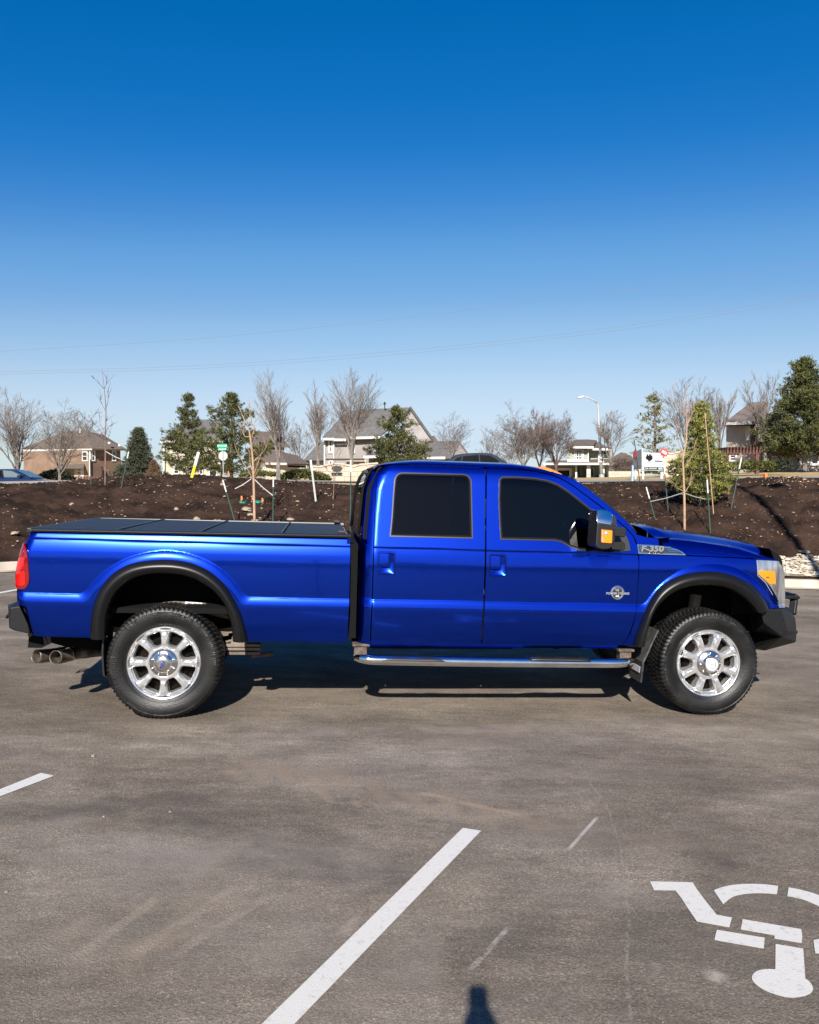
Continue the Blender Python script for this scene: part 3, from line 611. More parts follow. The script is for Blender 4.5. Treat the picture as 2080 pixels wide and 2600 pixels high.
def f_base(x, z):
    rake = .0092*x
    o = prof(z+rake*.8)-.019
    D1 = z_crease(x)-z
    D = D1
    for cx, cz in ((0.0, .425+.265), (WX, .43+.225)):
        a, b_ = (.655, .60) if cx == 0 else (.645, .60)
        d = math.hypot((x-cx)/a, (z-cz)/b_) if z > cz else abs(x-cx)/a
        D2 = (1-d)*.62; k = .05
        h = max(0, min(1, .5+.5*(D2-D)/k)); D = D*(1-h)+D2*h+k*h*(1-h)
    o += ledge(D)
    db = z-z_belt(x)
    o -= .003*math.exp(-(db/.006)**2)              # the fine belt groove
    o += .0075*sstep((db+.012)/.024)
    if x > 4.35: o -= .20*(x-4.35)**2
    return o
def edge_round(o, x, z, xl, r):
    d = x-xl
    if d >= r: return o
    d = max(0.0005, d); return o-(r-math.sqrt(max(0, r*r-(r-d)**2)))
BED_XL = [(.60, -.955), (.82, -1.05), (.90, -1.085), (1.0, -1.095), (1.1, -1.09), (1.25, -1.06), (1.36, -1.035), (1.43, -1.01)]
def f_bed(x, z): 
    o = f_base(x, z)
    if z > 1.27: o -= .05*(z-1.27)
    if z > 1.385: o -= .5*(z-1.385)**2*8
    return edge_round(o, x, z, lerp_tab(BED_XL, z)-.004, .075)
CAB_XL = [(.56, 1.47), (.9, 1.475), (1.3, 1.482), (1.6, 1.50), (1.8, 1.52), (1.92, 1.56), (2.02, 1.64)]
def f_cab(x, z): return edge_round(f_base(x, z), x, z, lerp_tab(CAB_XL, z)-.003, .13)
def TF(p, f=None, y0=-.98):
    f = f or f_base; y = y0
    for _ in range(6): x, z = TL(p, y); y = -f(x, z)
    return (x, z)

def ccw(P): return sum(a[0]*b[1]-b[0]*a[1] for a, b in zip(P, P[1:]+P[:1])) > 0
def inset(P, d):
    P = list(P) if ccw(P) else list(P)[::-1]; n = len(P); out = []
    for i in range(n):
        a, b, c = Vector(P[i-1]), Vector(P[i]), Vector(P[(i+1) % n])
        e1 = (b-a).normalized(); e2 = (c-b).normalized(); n1 = Vector((-e1.y, e1.x)); n2 = Vector((-e2.y, e2.x)); m = n1+n2
        if m.length < 1e-6: m = n1
        m.normalize(); k = d/max(.5, m.dot(n1)); out.append((b.x+m.x*k, b.y+m.y*k))
    return out
def rounded(P, r, idx=None, seg=5):
    """round the corners of a polygon"""
    out = []; n = len(P)
    for i in range(n):
        b = Vector(P[i])
        if idx is not None and i not in idx: out.append(tuple(b)); continue
        a, c = Vector(P[i-1]), Vector(P[(i+1) % n]); rr = min(r, (a-b).length*.45, (c-b).length*.45)
        p0 = b+(a-b).normalized()*rr; p1 = b+(c-b).normalized()*rr
        for k in range(seg+1): t = k/seg; q_ = p0*(1-t)**2+b*2*t*(1-t)+p1*t*t; out.append((q_.x, q_.y))
    return out
def panel(name, outline, mat, parent, f=None, holes=(), side=-1, off=0.0, step=.03, thick=.02, edge=.003, smooth=True):
    """a sheet with this side-view outline, lying on the body surface half-width f(x, z), with a turned-in edge"""
    f = f or f_base
    outline = list(outline) if ccw(outline) else list(outline)[::-1]
    rings = [[Vector((x, z, 0)) for x, z in outline]]+[[Vector((x, z, 0)) for x, z in h] for h in holes]
    tr = tessellate_polygon(rings); flat = [v for r in rings for v in r]
    bm = bmesh.new(); bv = [bm.verts.new((v.x, 0, v.y)) for v in flat]
    for t in tr:
        try: bm.faces.new([bv[i] for i in t])
        except ValueError: pass
    xs = [v.x for v in flat]; zs = [v.y for v in flat]
    def cuts(lo, hi, s): 
        k = math.ceil(lo/s); r = []
        while k*s < hi: r.append(k*s); k += 1
        return r
    for c in cuts(min(xs), max(xs), step): bmesh.ops.bisect_plane(bm, geom=bm.verts[:]+bm.edges[:]+bm.faces[:], plane_co=(c, 0, 0), plane_no=(1, 0, 0), dist=1e-5)
    zc = cuts(min(zs), max(zs), step*.6)
    for c in zc: bmesh.ops.bisect_plane(bm, geom=bm.verts[:]+bm.edges[:]+bm.faces[:], plane_co=(0, 0, c), plane_no=(0, 0, 1), dist=1e-5)
    bm.faces.ensure_lookup_table()
    nor = {}
    for v in bm.verts:
        x, z = v.co.x, v.co.z; e = .0025
        fx = (f(x+e, z)-f(x-e, z))/(2*e); fz = (f(x, z+e)-f(x, z-e))/(2*e)
        v.co.y = side*(f(x, z)+off)
        nor[v] = Vector((-fx, side, -fz)).normalized()
    for fc in bm.faces:
        fc.normal_update()
        if fc.normal.y*side < 0: fc.normal_flip()
    # turned-in edge
    bound = [e for e in bm.edges if len(e.link_faces) == 1]; inner = {}; top = {}
    for e in bound:
        fc = e.link_faces[0]; a, b = e.verts
        mid = (a.co+b.co)/2; d = (b.co-a.co); d.y = 0; no = Vector((-d.z, 0, d.x)).normalized()
        if no.dot(mid-fc.calc_center_median()) < 0: no = -no
        q4 = []
        vs4 = [bm.verts.new(a.co), bm.verts.new(b.co), bm.verts.new(b.co+Vector((0, -side*thick, 0))), bm.verts.new(a.co+Vector((0, -side*thick, 0)))]
        na, nb = (nor[a]*.6+no).normalized(), (nor[b]*.6+no).normalized()
        for v, q_ in zip(vs4, (na, nb, no, no)): nor[v] = q_
        nf = bm.faces.new(vs4); nf.normal_update()
        if nf.normal.dot(no) < 0: nf.normal_flip()
    me = bpy.data.meshes.new(name); bm.verts.index_update(); N_ = [None]*len(bm.verts)
    for v in bm.verts: N_[v.index] = nor[v]
    bm.to_mesh(me); bm.free(); me.materials.append(mat)
    for p in me.polygons: p.use_smooth = True
    me.normals_split_custom_set_from_vertices([tuple(v) for v in N_])
    o = bpy.data.objects.new(name, me); COL.objects.link(o); o.parent = parent
    return o
GAP = .0035
# ---- outlines read from the photograph, on the truck's own side surface
flare_ro = [z5(*p) for p in [(593,972),(596,880),(610,790),(640,690),(690,600),(760,530),(850,480),(960,455),(1090,447),(1200,455),(1300,480),(1400,530),(1490,610),(1550,700),(1600,800),(1630,900),(1650,994)]]
flare_ri = [z5(*p) for p in [(688,978),(692,900),(706,800),(738,710),(790,640),(870,580),(970,548),(1080,540),(1190,548),(1290,575),(1370,620),(1440,680),(1490,750),(1520,830),(1537,900),(1545,994)]]
flare_fo = [z8(*p) for p in [(330,1168),(348,1080),(375,1000),(410,900),(450,820),(500,745),(560,690),(640,645),(740,612),(860,597),(960,600),(1060,620),(1150,655),(1230,700),(1300,765),(1350,830),(1372,882)]]
flare_fi = [z8(*p) for p in [(412,1165),(432,1080),(450,1000),(480,920),(525,850),(590,790),(680,735),(780,710),(880,703),(980,712),(1070,735),(1150,780),(1210,830),(1255,880),(1280,915)]]
def curve_loc(P, y): return [TL(p, y) for p in P]
def sc(P, n=60): return [(v.x, v.y) for v in resample(smoothcurve([(a, b) for a, b in P], 6), n)]
RO, RI = sc(curve_loc(flare_ro, -1.0)), sc(curve_loc(flare_ri, -1.03)); FO, FI = sc(curve_loc(flare_fo, -1.0)), sc(curve_loc(flare_fi, -1.03))
def between(A, B, t): return [(a[0]+(b[0]-a[0])*t, a[1]+(b[1]-a[1])*t) for a, b in zip(A, B)]
r_open, f_open = between(RO, RI, .45), between(FO, FI, .45)
# bed side
tf = lambda P, f=None: [TF(p, f) for p in P]
bed = [(-1.008, 1.427), (-1.03, 1.37), (-1.055, 1.28), (-1.085, 1.12), (-1.093, 1.03), (-1.088, .93), (-1.078, .872), (-1.0, .85), (-.955, .63)]
bed += [(r_open[0][0]-.01, .618)]+r_open[1:-1]+[(r_open[-1][0]+.01, .600), (1.36, .588), (1.392, .60), (1.402, .9), (1.402, 1.2), (1.398, 1.412), (1.2, 1.4145)]
def both(name, outline, mat, f, holes=(), off=0.0, **k):
    a = panel(name, outline, mat, truck, f, holes, -1, off, **k); b_ = panel(name, outline, mat, truck, f, holes, 1, off, **k); return a, b_
both('bed_side', inset(bed, GAP), M['paint'], f_bed, step=.014)
# doors
rd = tf([z7(*p) for p in [(217,85),(420,90),(600,97),(822,104),(824,330),(824,560),(821,700),(815,860),(806,990),(798,1103),(600,1105),(400,1102),(250,1099),(178,1098),(184,970),(190,850),(194,700),(197,558),(203,400),(210,230)]])
rwin = rounded(tf([z7(*p) for p in [(318,133),(742,143),(751,500),(289,489),(300,380),(308,250)]]), .07, [0, 1], 6)
fd = tf([z7(*p) for p in [(827,105),(920,108),(1010,114),(1110,127),(1190,145),(1250,168),(1310,203),(1380,255),(1470,322),(1560,397),(1618,448),(1657,492),(1673,535),(1683,590),(1687,640),(1683,730),(1676,860),(1668,930),(1645,1010),(1618,1070),(1590,1103),(1400,1108),(1200,1107),(1000,1106),(803,1105),(811,990),(819,860),(825,700),(828,560),(828,330)]])
fwin = tf([z7(*p) for p in [(902,170),(920,157),(1000,157),(1100,164),(1170,176),(1230,199),(1290,238),(1380,309),(1455,370),(1530,432),(1580,485),(1612,535),(1634,570),(1580,574),(1400,571),(1350,567),(1300,548),(1250,521),(1215,513),(1000,508),(910,506),(903,400),(899,280)]])
def clean(P):
    out = []
    for p in P:
        if not out or (Vector(p)-Vector(out[-1])).length > .004: out.append(p)
    return out
HR = ([(222,577),(318,579),(316,706),(220,703)], [(229,585),(279,587),(277,662),(228,660)], [(279,600),(291,600),(289,668),(279,668)])
HF = ([(847,590),(942,592),(940,716),(846,713)], [(855,599),(905,601),(903,676),(854,674)], [(905,612),(917,612),(915,680),(905,680)])
hol = lambda H_: inset(rounded(tf([z7(*p) for p in H_[0]]), .018), .004)
rear_door = both('rear_door', inset(rd, GAP), M['paint'], f_cab, [rwin, hol(HR)], step=.018); front_door = both('front_door', inset(fd, GAP), M['paint'], f_base, [fwin, hol(HF)], step=.018)
for D, win in ((rear_door, rwin), (front_door, fwin)):
    for s, d in zip((-1, 1), D):
        t = panel('window_trim', inset(win, -.004), M['trim'] if s < 0 else M['rubber_seal'], d, f_base, [inset(win, .0055)], s, .004, step=.08, thick=.02)
        t2 = panel('window_seal', inset(win, .005), M['rubber_seal'], d, f_base, [inset(win, .018)], s, .0005, step=.08, thick=.02)
        g = panel('window', inset(win, .012), M['tint_glass'], d, f_base, [], s, -.006, step=.05, thick=.003)
# sail panel at the foot of the front window, behind the mirror
sail = tf([zM(*p) for p in [(700,330),(765,400),(808,432),(850,490),(885,560),(905,640),(912,702),(800,706),(640,700),(640,420)]])
panel('mirror_sail', sail, M['black_plastic'], truck, f_base, [], -1, .008, step=.06)
# cab corner behind the rear door
cc = [(lerp_tab(CAB_XL, z)-.001, z) for z in [.575, .7, .9, 1.1, 1.3, 1.5, 1.7, 1.85, 1.93, 1.985]]
seam = tf([z7(*p) for p in [(215,88),(209,230),(201,400),(195,558),(192,700),(188,850),(182,970),(175,1096)]], f_cab)
both('cab_corner', inset(cc+seam, .002), M['paint'], f_cab)
# A pillar
ap = tf([z7(*p) for p in [(1010,110),(1110,123),(1190,141),(1250,164),(1310,199),(1380,251),(1470,318),(1560,393),(1620,446),(1658,489)]])
ws = tf([z7(*p) for p in [(1672,478),(1640,432),(1560,357),(1500,305),(1400,226),(1330,178),(1280,152),(1200,128),(1100,110),(1010,99)]])
both('windshield_pillar', ap+ws, M['paint'], f_base, off=.002, thick=.03)
# front fender
fen = tf([z8(*p) for p in [(327,300),(345,317),(420,338),(511,347),(516,375),(519,404),(524,410),(640,437),(690,457),(712,479),(900,488),(1100,497),(1252,506),(1258,560),(1265,612),(1300,655),(1350,712),(1400,795),(1428,870)]])
fen += f_open[::-1]+tf([z8(*p) for p in [(330,1160),(232,1158),(262,1125),(303,1060),(333,950),(347,850),(364,600),(366,500),(362,470),(357,420),(345,370),(326,334)]])
fender = both('front_fender', inset(fen, .002), M['paint'], f_base, step=.014)
# black jambs behind the gaps, with the same window openings
jam = [(1.49, .60), (3.62, .585), (3.75, .9), (3.74, 1.35), (3.62, 1.40), (3.2, 1.72), (2.95, 1.90), (2.55, 1.985), (1.62, 1.985), (1.53, 1.8), (1.50, 1.4)]
both('door_jamb', jam, M['dark_void'], f_base, [inset(rwin, -.012), inset(fwin, -.012)], off=-.035, step=.08, thick=.01)
both('rocker_panel', [(1.50, .60), (1.50, .555), (3.60, .545), (3.62, .59)], M['paint'], f_base, off=-.035, step=.1)
# wheel-arch flares
def flare(A, B, s):
    n = len(A); K = 10; vs = []
    for i in range(n):
        for k in range(K+1):
            t = k/K; x = A[i][0]+(B[i][0]-A[i][0])*t; z = A[i][1]+(B[i][1]-A[i][1])*t
            o = f_base(*A[i])*(1-t)+1.005*t+.052*math.sin(math.pi*min(1, t*.93+.03))**.75-(.012 if k == 0 else 0)
            vs.append((x, s*o, z))
        vs.append((B[i][0], s*.93, B[i][1]))
    m = K+2; fs = [(i*m+k, i*m+k+1, (i+1)*m+k+1, (i+1)*m+k) for i in range(n-1) for k in range(m-1)]
    mb = MB(); mb.add(vs, fs); mb.f.append(tuple(range(m))); mb.f.append(tuple((n-1)*m+k for k in range(m)))
    o = mb.build('wheel_arch_flare', M['flare'], truck, True)
    md = o.modifiers.new('e', 'EDGE_SPLIT'); md.split_angle = math.radians(50); return o
for s in (-1, 1): flare(RO, RI, s); flare(FO, FI, s)
# wheel housings
def housing(open_, x0, x1):
    for s in (-1, 1):
        mb = MB(); A = [(x, s*.95, z) for x, z in open_]; B = [(x, s*.52, z) for x, z in open_]; mb.strip(A, B)
        mb.prism([(x, z) for x, z in open_], s*.50, s*.52)
        mb.build('wheel_housing', M['dark_void'], truck)
housing(r_open, 0, 0); housing(f_open, 0, 0)
# ---- bed: rails, tailgate, floor, front wall, cover
mb = MB()
zs = [.64, .85, .95, 1.1, 1.25, 1.36, 1.425]
mb.strip([(lerp_tab(BED_XL, z)+.002, -f_bed(lerp_tab(BED_XL, z)+.004, z), z) for z in zs], [(lerp_tab(BED_XL, z)+.002, f_bed(lerp_tab(BED_XL, z)+.004, z), z) for z in zs])
mb.build('tailgate', M['paint'], truck)
MB().box(1.37, 1.396, -.95, .95, .62, 1.405).build('bed_front_wall', M['paint'], truck)
MB().box(-.95, 1.37, -.90, .90, .80, .84).build('bed_floor', M['dark_void'], truck)
MB().box(1.398, 1.46, -.93, .93, .62, 1.36).build('bed_gap_shade', M['dark_void'], truck)  # dark block added so the gap behind the cab reads as shade
# bed cover: rail cap along each side and four folding panels
yc0 = .952
mb = MB()
for s in (-1, 1): mb.prism([(s*.958, 1.412), (s*.966, 1.424), (s*.956, 1.436), (s*.915, 1.440), (s*.905, 1.41)], -1.0, 1.405, 'x')
mb.box(-1.035, -.985, -.93, .93, 1.405, 1.438)
mb.build('rail_cap', M['trim'] if False else M['black_plastic'], truck, bevel=.004)
mb = MB(); mb.prism([(-.9635, 1.4135), (-.9672, 1.4225), (-.9640, 1.4265), (-.9605, 1.4165)], -.99, 1.40, 'x'); mb.build('rail_edge_strip', M['trim'], truck)
cover_ = empty('bed_cover'); cover_.parent = truck
xs_ = [-1.0, -.38, .24, .86, 1.385]
for a, b_ in zip(xs_, xs_[1:]):
    mb = MB(); h_ = lambda x: 1.4285-.004*(x+1)
    mb.prism([(-.94, 0), (-.935, .009), (-.90, .014), (0, .018), (.90, .014), (.935, .009), (.94, 0)], a+.012, b_-.012, 'x')
    mb.v = [(x, y, z+h_(x)-.008) for x, y, z in mb.v]; mb.build('cover_panel', M['cover'], cover_, bevel=.003)
mb = MB()
for x in xs_[1:4]:
    mb.box(x-.005, x+.005, -.925, .925, 1.423, 1.4425)
mb.build('cover_hinge', M['trim'], cover_)
for s in (-1, 1): MB().box(1.30, 1.36, s*.87-.03, s*.87+.03, 1.440, 1.462).build('cover_latch', M['black_plastic'], cover_, bevel=.004)
# ---- roof
side_px = [(160,93),(190,87),(217,84),(420,88),(600,95),(823,103),(950,107),(1010,110),(1110,122),(1190,140),(1250,163)]
SP = tf([z7(*p) for p in side_px])
SP = [(1.575, 1.955)]+[(x, z) for x, z in SP if x > 1.60]
def roof():
    st = []
    for i, (x, z) in enumerate(SP):
        t = i/(len(SP)-1); o = f_base(x, z)
        zz = z+.001; back = sstep((x-1.57)/.14)
        st.append([(x, o-.004, zz), (x, o-.012, zz+.012*back), (x, o-.030, zz+.020*back), (x, o-.036, zz+.0175*back), (x, o-.06, zz+.026*back), (x, o-.12, zz+.038*back), (x, o-.28, zz+.050*back), (x+.02*(t > .8), o*.4, zz+.058*back), (x+.03*(t > .8), 0, zz+.060*back)])
    st = [[Vector(p) for p in r] for r in st]; vs = []; n = len(st[0])
    for r in st:
        full = [(p.x, -p.y, p.z) for p in r]+[(p.x, p.y, p.z) for p in r[:-1][::-1]]; vs += full
    m = 2*n-1; fs = [(i*m+k, i*m+k+1, (i+1)*m+k+1, (i+1)*m+k) for i in range(len(st)-1) for k in range(m-1)]
    mb = MB(); mb.add(vs, fs); return mb.build('roof', M['paint'], truck, True), st
roof_o, RST = roof()
sub = roof_o.modifiers.new('s', 'SUBSURF'); sub.levels = 1; sub.render_levels = 2
# roof marker lamps
for k, y in enumerate([-.56, -.28, 0, .28, .56]):
    x0, z0 = TL((1384, 1190), -.50); z0 -= .006*(abs(k-2)-1); mb = MB(); n = 10
    secs = []
    for j in range(7):
        t = j/6; w = .035+.02*math.sin(t*math.pi*.6); hh = .038*math.sin(math.pi*min(1, .12+t*.75)); secs.append((x0-.14+.26*t, w, max(.006, hh), z0-.055*max(0, t-.3)))
    for (xx, w, hh, zb_) in secs:
        for i in range(n): a = math.pi*i/(n-1); mb.v.append((xx, y+w*math.cos(a), zb_+hh*math.sin(a)-.01))
    for j in range(6):
        for i in range(n-1): mb.f.append((j*n+i, j*n+i+1, (j+1)*n+i+1, (j+1)*n+i))
    mb.f.append(tuple(range(n))); mb.f.append(tuple(6*n+i for i in range(n)))
    mb.build('roof_marker_lamp', M['amber'], truck, True)
# ---- back of the cab with its window
zs = [.60, .9, 1.3, 1.42, 1.6, 1.8, 1.9, 1.965, 1.99]
bk = [(lerp_tab(CAB_XL, z)+.0, max(.1, f_cab(lerp_tab(CAB_XL, z)+.004, z)), z) for z in zs]
mb = MB(); mb.strip([(x, -y, z) for x, y, z in bk[:4]], [(x, y, z) for x, y, z in bk[:4]])
for s in (-1, 1): mb.strip([(x, s*y, z) for x, y, z in bk[3:]], [(x, s*(y-.10), z) for x, y, z in bk[3:]])
mb.strip([(x, -(y-.1), z) for x, y, z in bk[7:]], [(x, (y-.1), z) for x, y, z in bk[7:]])
mb.build('cab_back', M['paint'], truck)
mb = MB(); mb.strip([(x-.014, -(y-.09), z) for x, y, z in bk[3:8]], [(x-.014, (y-.09), z) for x, y, z in bk[3:8]]); mb.build('rear_window', M['tint_glass'], truck, True)
mb = MB()
for s in (-1, 1): mb.tube([(x-.02, s*(y-.09), z) for x, y, z in bk[3:8]], .012, 6)
mb.tube([(bk[3][0]-.02, -.83, 1.42), (bk[3][0]-.02, .83, 1.42)], .012, 6); mb.tube([(bk[7][0]-.02, -.62, 1.965), (bk[7][0]-.02, .62, 1.965)], .012, 6)
mb.build('rear_window_seal', M['rubber_seal'], truck, True)
MB().box(1.53, 1.58, -.16, .16, 1.93, 1.96).build('high_brake_lamp', M['black_plastic'], truck, bevel=.006)
# ---- windshield and cowl
top = RST[-1]; wpts = TF(z7(1672, 478)), 
base_pts = [Vector((3.70, .86, 1.375)), Vector((3.78, .70, 1.40)), Vector((3.86, .40, 1.415)), Vector((3.89, 0, 1.42))]
ys_t = [top[0].y-.01, top[5].y, top[7].y, 0]; tx, tz = top[0].x, top[0].z
top_pts = [Vector((tx, ys_t[0]-.005, tz+.0)), Vector((tx+.01, .55, tz+.052)), Vector((tx+.03, .28, tz+.056)), Vector((tx+.035, 0, tz+.058))]
wsP = TF(z7(1672, 478)); base_pts[0] = Vector((wsP[0], f_base(*wsP)-.01, wsP[1]))
def strip3(rows): 
    mb = MB()
    for a, b_ in zip(rows, rows[1:]): mb.strip([tuple(p) for p in a], [tuple(p) for p in b_])
    return mb
def mirror_row(r): return [Vector((p.x, -p.y, p.z)) for p in r]+[p for p in r[:-1][::-1]]
wl = [[Vector((x, f_base(x, z)-.008, z)) for x, z in ws[::-1]][k] for k in range(len(ws))]
rows = []
for k in range(11):
    t = k/10; r = []
    for j in range(4):
        p = top_pts[j].lerp(base_pts[j], t); bul = .035*math.sin(math.pi*t); r.append(p+Vector((bul*.5, 0, bul)))
    # outer edge follows the pillar
    zt = top_pts[0].z+(base_pts[0].z-top_pts[0].z)*t; W = sorted([(z, x) for x, z in ws]); xx = lerp_tab(W, zt); r[0] = Vector((xx+.003, f_base(xx, zt)-.004, zt))
    rows.append(mirror_row(r))
strip3(rows).build('windshield', M['screen_glass'], truck, True)
for s in (-1, 1): MB().tube([(r[0].x+.004, s*(-r[0].y-.012), r[0].z+.006) for r in rows], .009, 6).build('windshield_moulding', M['trim'], truck, True)
rows = [mirror_row(base_pts), mirror_row([p+Vector((.16, .0, -.035)) for p in base_pts]), mirror_row([p+Vector((.30, .0, -.02)) for p in base_pts])]
strip3(rows).build('cowl', M['black_plastic'], truck, True)
mb = MB(); mb.tube([(3.80, -.70, 1.42), (3.84, -.66, 1.455), (3.83, -.3, 1.50), (3.76, -.05, 1.53)], .009, 6); mb.tube([(3.86, -.70, 1.40), (3.80, -.70, 1.45)], .02, 6)
mb.tube([(3.88, .0, 1.42), (3.88, .04, 1.46), (3.80, .35, 1.52)], .009, 6); mb.box(3.77, 3.84, -.76, -.68, 1.39, 1.45); mb.build('windshield_wiper', M['black_plastic'], truck)
# ---- hood
ridge = [TL(z8(*p), -.84) for p in [(511,345),(600,351),(700,360),(800,371),(900,385),(1000,401),(1100,420),(1200,446),(1290,473),(1360,495),(1405,512)]]
crown = [TL(z8(*p), -.45) for p in [(470,262),(560,285),(700,303),(850,325),(1000,347),(1120,368),(1220,388),(1300,408),(1360,424),(1395,440)]]
lowl = tf([z8(*p) for p in [(522,406),(600,424),(660,443),(712,474),(800,480),(900,484),(1000,489),(1100,493),(1200,498),(1300,505),(1402,516)]])
ridge_t = [(x, z) for x, z in ridge]; crown_t = [(x, z) for x, z in crown]
xs_h = [ridge[0][0]+(ridge[-1][0]-ridge[0][0])*i/26 for i in range(27)]
LT = sorted(lowl); rows = []
for i, x in enumerate(xs_h):
    zr = lerp_tab(ridge_t, x); zcn = max(zr+.0, lerp_tab(crown_t, x)); zl = min(zr-.004, lerp_tab(LT, x)); yl = f_base(x, zl)
    yr = .86-.10*max(0, (x-4.55))**1.3; fr = max(0, x-4.75)
    yr = min(yr, yl-.02)
    r = [Vector((x, yl-.035, zl-.012)), Vector((x, yl-.006, zl+.001)), Vector((x, yl-.004, zl+.005)), Vector((x, (yl+yr)/2+.012, (zl+zr)/2+.008)), Vector((x, yr+.012, zr-.006)), Vector((x, yr-.008, zr)), Vector((x, yr-.06, zr-.003)), Vector((x, yr-.13, zr+.005)), Vector((x, .60, zr+(zcn-zr)*.55)), Vector((x, .45, zcn)), Vector((x+.02, .22, zcn+.008)), Vector((x+.03, 0, zcn+.010))]
    rows.append(mirror_row(r))
hood = strip3(rows).build('hood', M['paint'], truck, True); sb = hood.modifiers.new('s', 'SUBSURF'); sb.levels = 1; sb.render_levels = 2
# ---- grille surround
gr = [TL(zB(*p), -.76) for p in [(990,322),(1060,360),(1130,412),(1165,465),(1184,520),(1192,600),(1200,800),(1205,1000),(1203,1190),(1150,1210),(1140,900),(1130,700),(1100,560),(1050,480)]]
mb = MB(); mb.prism(gr, -.70, .70)
for k in range(7): mb.box(4.98, 5.06, -.69, .69, .90+.055*k, .925+.055*k)
mb.build('grille', M['flare'], truck, bevel=.008)
MB().box(4.70, 4.98, -.72, .72, .80, 1.25).build('radiator_core', M['dark_void'], truck)
# ---- headlight with its amber marker
f_hl = lambda x, z: f_base(x, z)-.35*max(0, x-4.90)**1.6
hl = tf([zB(*p) for p in [(722,487),(870,494),(1000,501),(1062,503),(1088,548),(1132,600),(1150,700),(1160,900),(1162,1100),(1160,1216),(1086,1218),(1062,1120),(1000,1000),(940,900),(865,825),(760,722),(740,640)]], f_hl)
am = tf([zB(*p) for p in [(757,652),(1000,660),(1012,850),(920,852),(840,775),(757,712)]], f_hl)
for s in (-1, 1):
    h_ = panel('headlight', inset(hl, .002), M['headlamp'], truck, f_hl, [], s, .001, step=.03, thick=.05)
    a_ = panel('amber_marker', rounded(am, .012), M['amber'], h_, f_hl, [], s, .005, step=.05, thick=.01)
    a2 = panel('marker_label', [(am[0][0]*.5+am[2][0]*.5-.018, am[0][1]-.05), (am[0][0]*.5+am[2][0]*.5+.018, am[0][1]-.05), (am[0][0]*.5+am[2][0]*.5+.018, am[0][1]-.062), (am[0][0]*.5+am[2][0]*.5-.018, am[0][1]-.062)], M['rust'], h_, f_hl, [], s, .007, step=.05, thick=.005)
    b2 = tf([zB(*p) for p in [(960,880),(1045,872),(1060,960),(1010,975)]], f_hl); panel('low_beam_bowl', b2, M['chrome'], h_, f_hl, [], s, .004, step=.03, thick=.01)
    b3 = tf([zB(*p) for p in [(732,495),(745,640),(747,722),(862,832),(1083,1215),(1075,1215),(857,840),(740,730),(726,495)]], f_hl); panel('lamp_rim', b3, M['clear_lens'], h_, f_hl, [], s, .004, step=.05, thick=.01)
# ---- tail light (wraps the rear corner)
BXL2 = [(z, x-.022) for z, x in BED_XL]
f_tl = lambda x, z: edge_round(f_base(x, z)+.012, x, z, lerp_tab(BXL2, z), .075)
tlp = [zT(*p) for p in [(255,412),(285,408),(312,440),(345,490),(365,560),(380,700),(393,850),(386,930),(352,985),(300,1000),(235,996),(205,955),(199,820),(207,650),(218,560),(232,470)]]
tl = clean([TL(p, -.97) for p in tlp]); tl = [(max(x, lerp_tab(BXL2, z)+.002), z) for x, z in tl]
def sub_tl(name, P, mat, h_, s, off): 
    q_ = [TL(zT(*p), -.97) for p in P]; q_ = [(max(x, lerp_tab(BXL2, z)+.003), z) for x, z in q_]; return panel(name, rounded(clean(q_), .012), mat, h_, f_tl, [], s, off, step=.02, thick=.006)
for s in (-1, 1):
    t_ = panel('tail_light', rounded(tl, .02), M['red_lens'], truck, f_tl, [], s, 0, step=.02, thick=.05)
    sub_tl('brake_reflector', [(225,775),(335,770),(342,935),(318,950),(240,950),(208,930)], M['bright_red'], t_, s, .0025)
    sub_tl('turn_reflector', [(232,600),(318,590),(330,690),(300,745),(225,765),(212,700)], M['bright_red'], t_, s, .002)
    sub_tl('upper_reflector', [(262,470),(300,480),(318,560),(250,585),(248,520)], M['red_lens'], t_, s, .003)
    sub_tl('reverse_lens', [(234,470),(250,465),(246,580),(215,585),(220,520)], M['clear_lens'], t_, s, .003)
# ---- rear bumper
def hull_part(name, P, mat, parent=truck, bev=.008):
    bm = bmesh.new(); [bm.verts.new(p) for p in P]; r = bmesh.ops.convex_hull(bm, input=bm.verts[:])
    bmesh.ops.delete(bm, geom=[v for v in bm.verts if not v.link_faces], context='VERTS'); bmesh.ops.dissolve_limit(bm, angle_limit=.02, verts=bm.verts[:], edges=bm.edges[:]); bmesh.ops.recalc_face_normals(bm, faces=bm.faces)
    me = bpy.data.meshes.new(name); bm.to_mesh(me); bm.free(); me.materials.append(mat); o = bpy.data.objects.new(name, me); COL.objects.link(o); o.parent = parent
    if bev: md = o.modifiers.new('Bevel', 'BEVEL'); md.width = bev; md.segments = 2; md.limit_method = 'ANGLE'; md.angle_limit = math.radians(15)
    return o
tp = lambda P, y: [(lambda q_: (q_[0], y, q_[1]))(TL(p, y)) for p in P]
e1 = tp([zT(*p) for p in [(128,1248),(322,1216),(388,1592),(180,1545),(122,1515)]], -.90)
e2 = tp([zT(*p) for p in [(105,1212),(225,1165),(330,1215)]], -.72)
ends = e1+[(-1.24, -.60, .80), (-1.24, -.60, .70), (-1.0, -.60, .86), (-1.0, -.6, .66)]+[e2[0], e2[1]]
rb_ = hull_part('rear_bumper', ends+[(x, -y, z) for x, y, z in ends], M['bumper'])
for s in (-1, 1):
    mb = MB(); mb.box(-1.27, -1.20, s*.5-.02, s*.5+.02, .70, .80); mb.tube([(-1.27, s*.5-.06, .74), (-1.30, s*.5-.05, .70), (-1.30, s*.5+.05, .70), (-1.27, s*.5+.06, .74)], .012, 8)
    mb.build('tow_shackle', M['bumper'], rb_, bevel=.004)
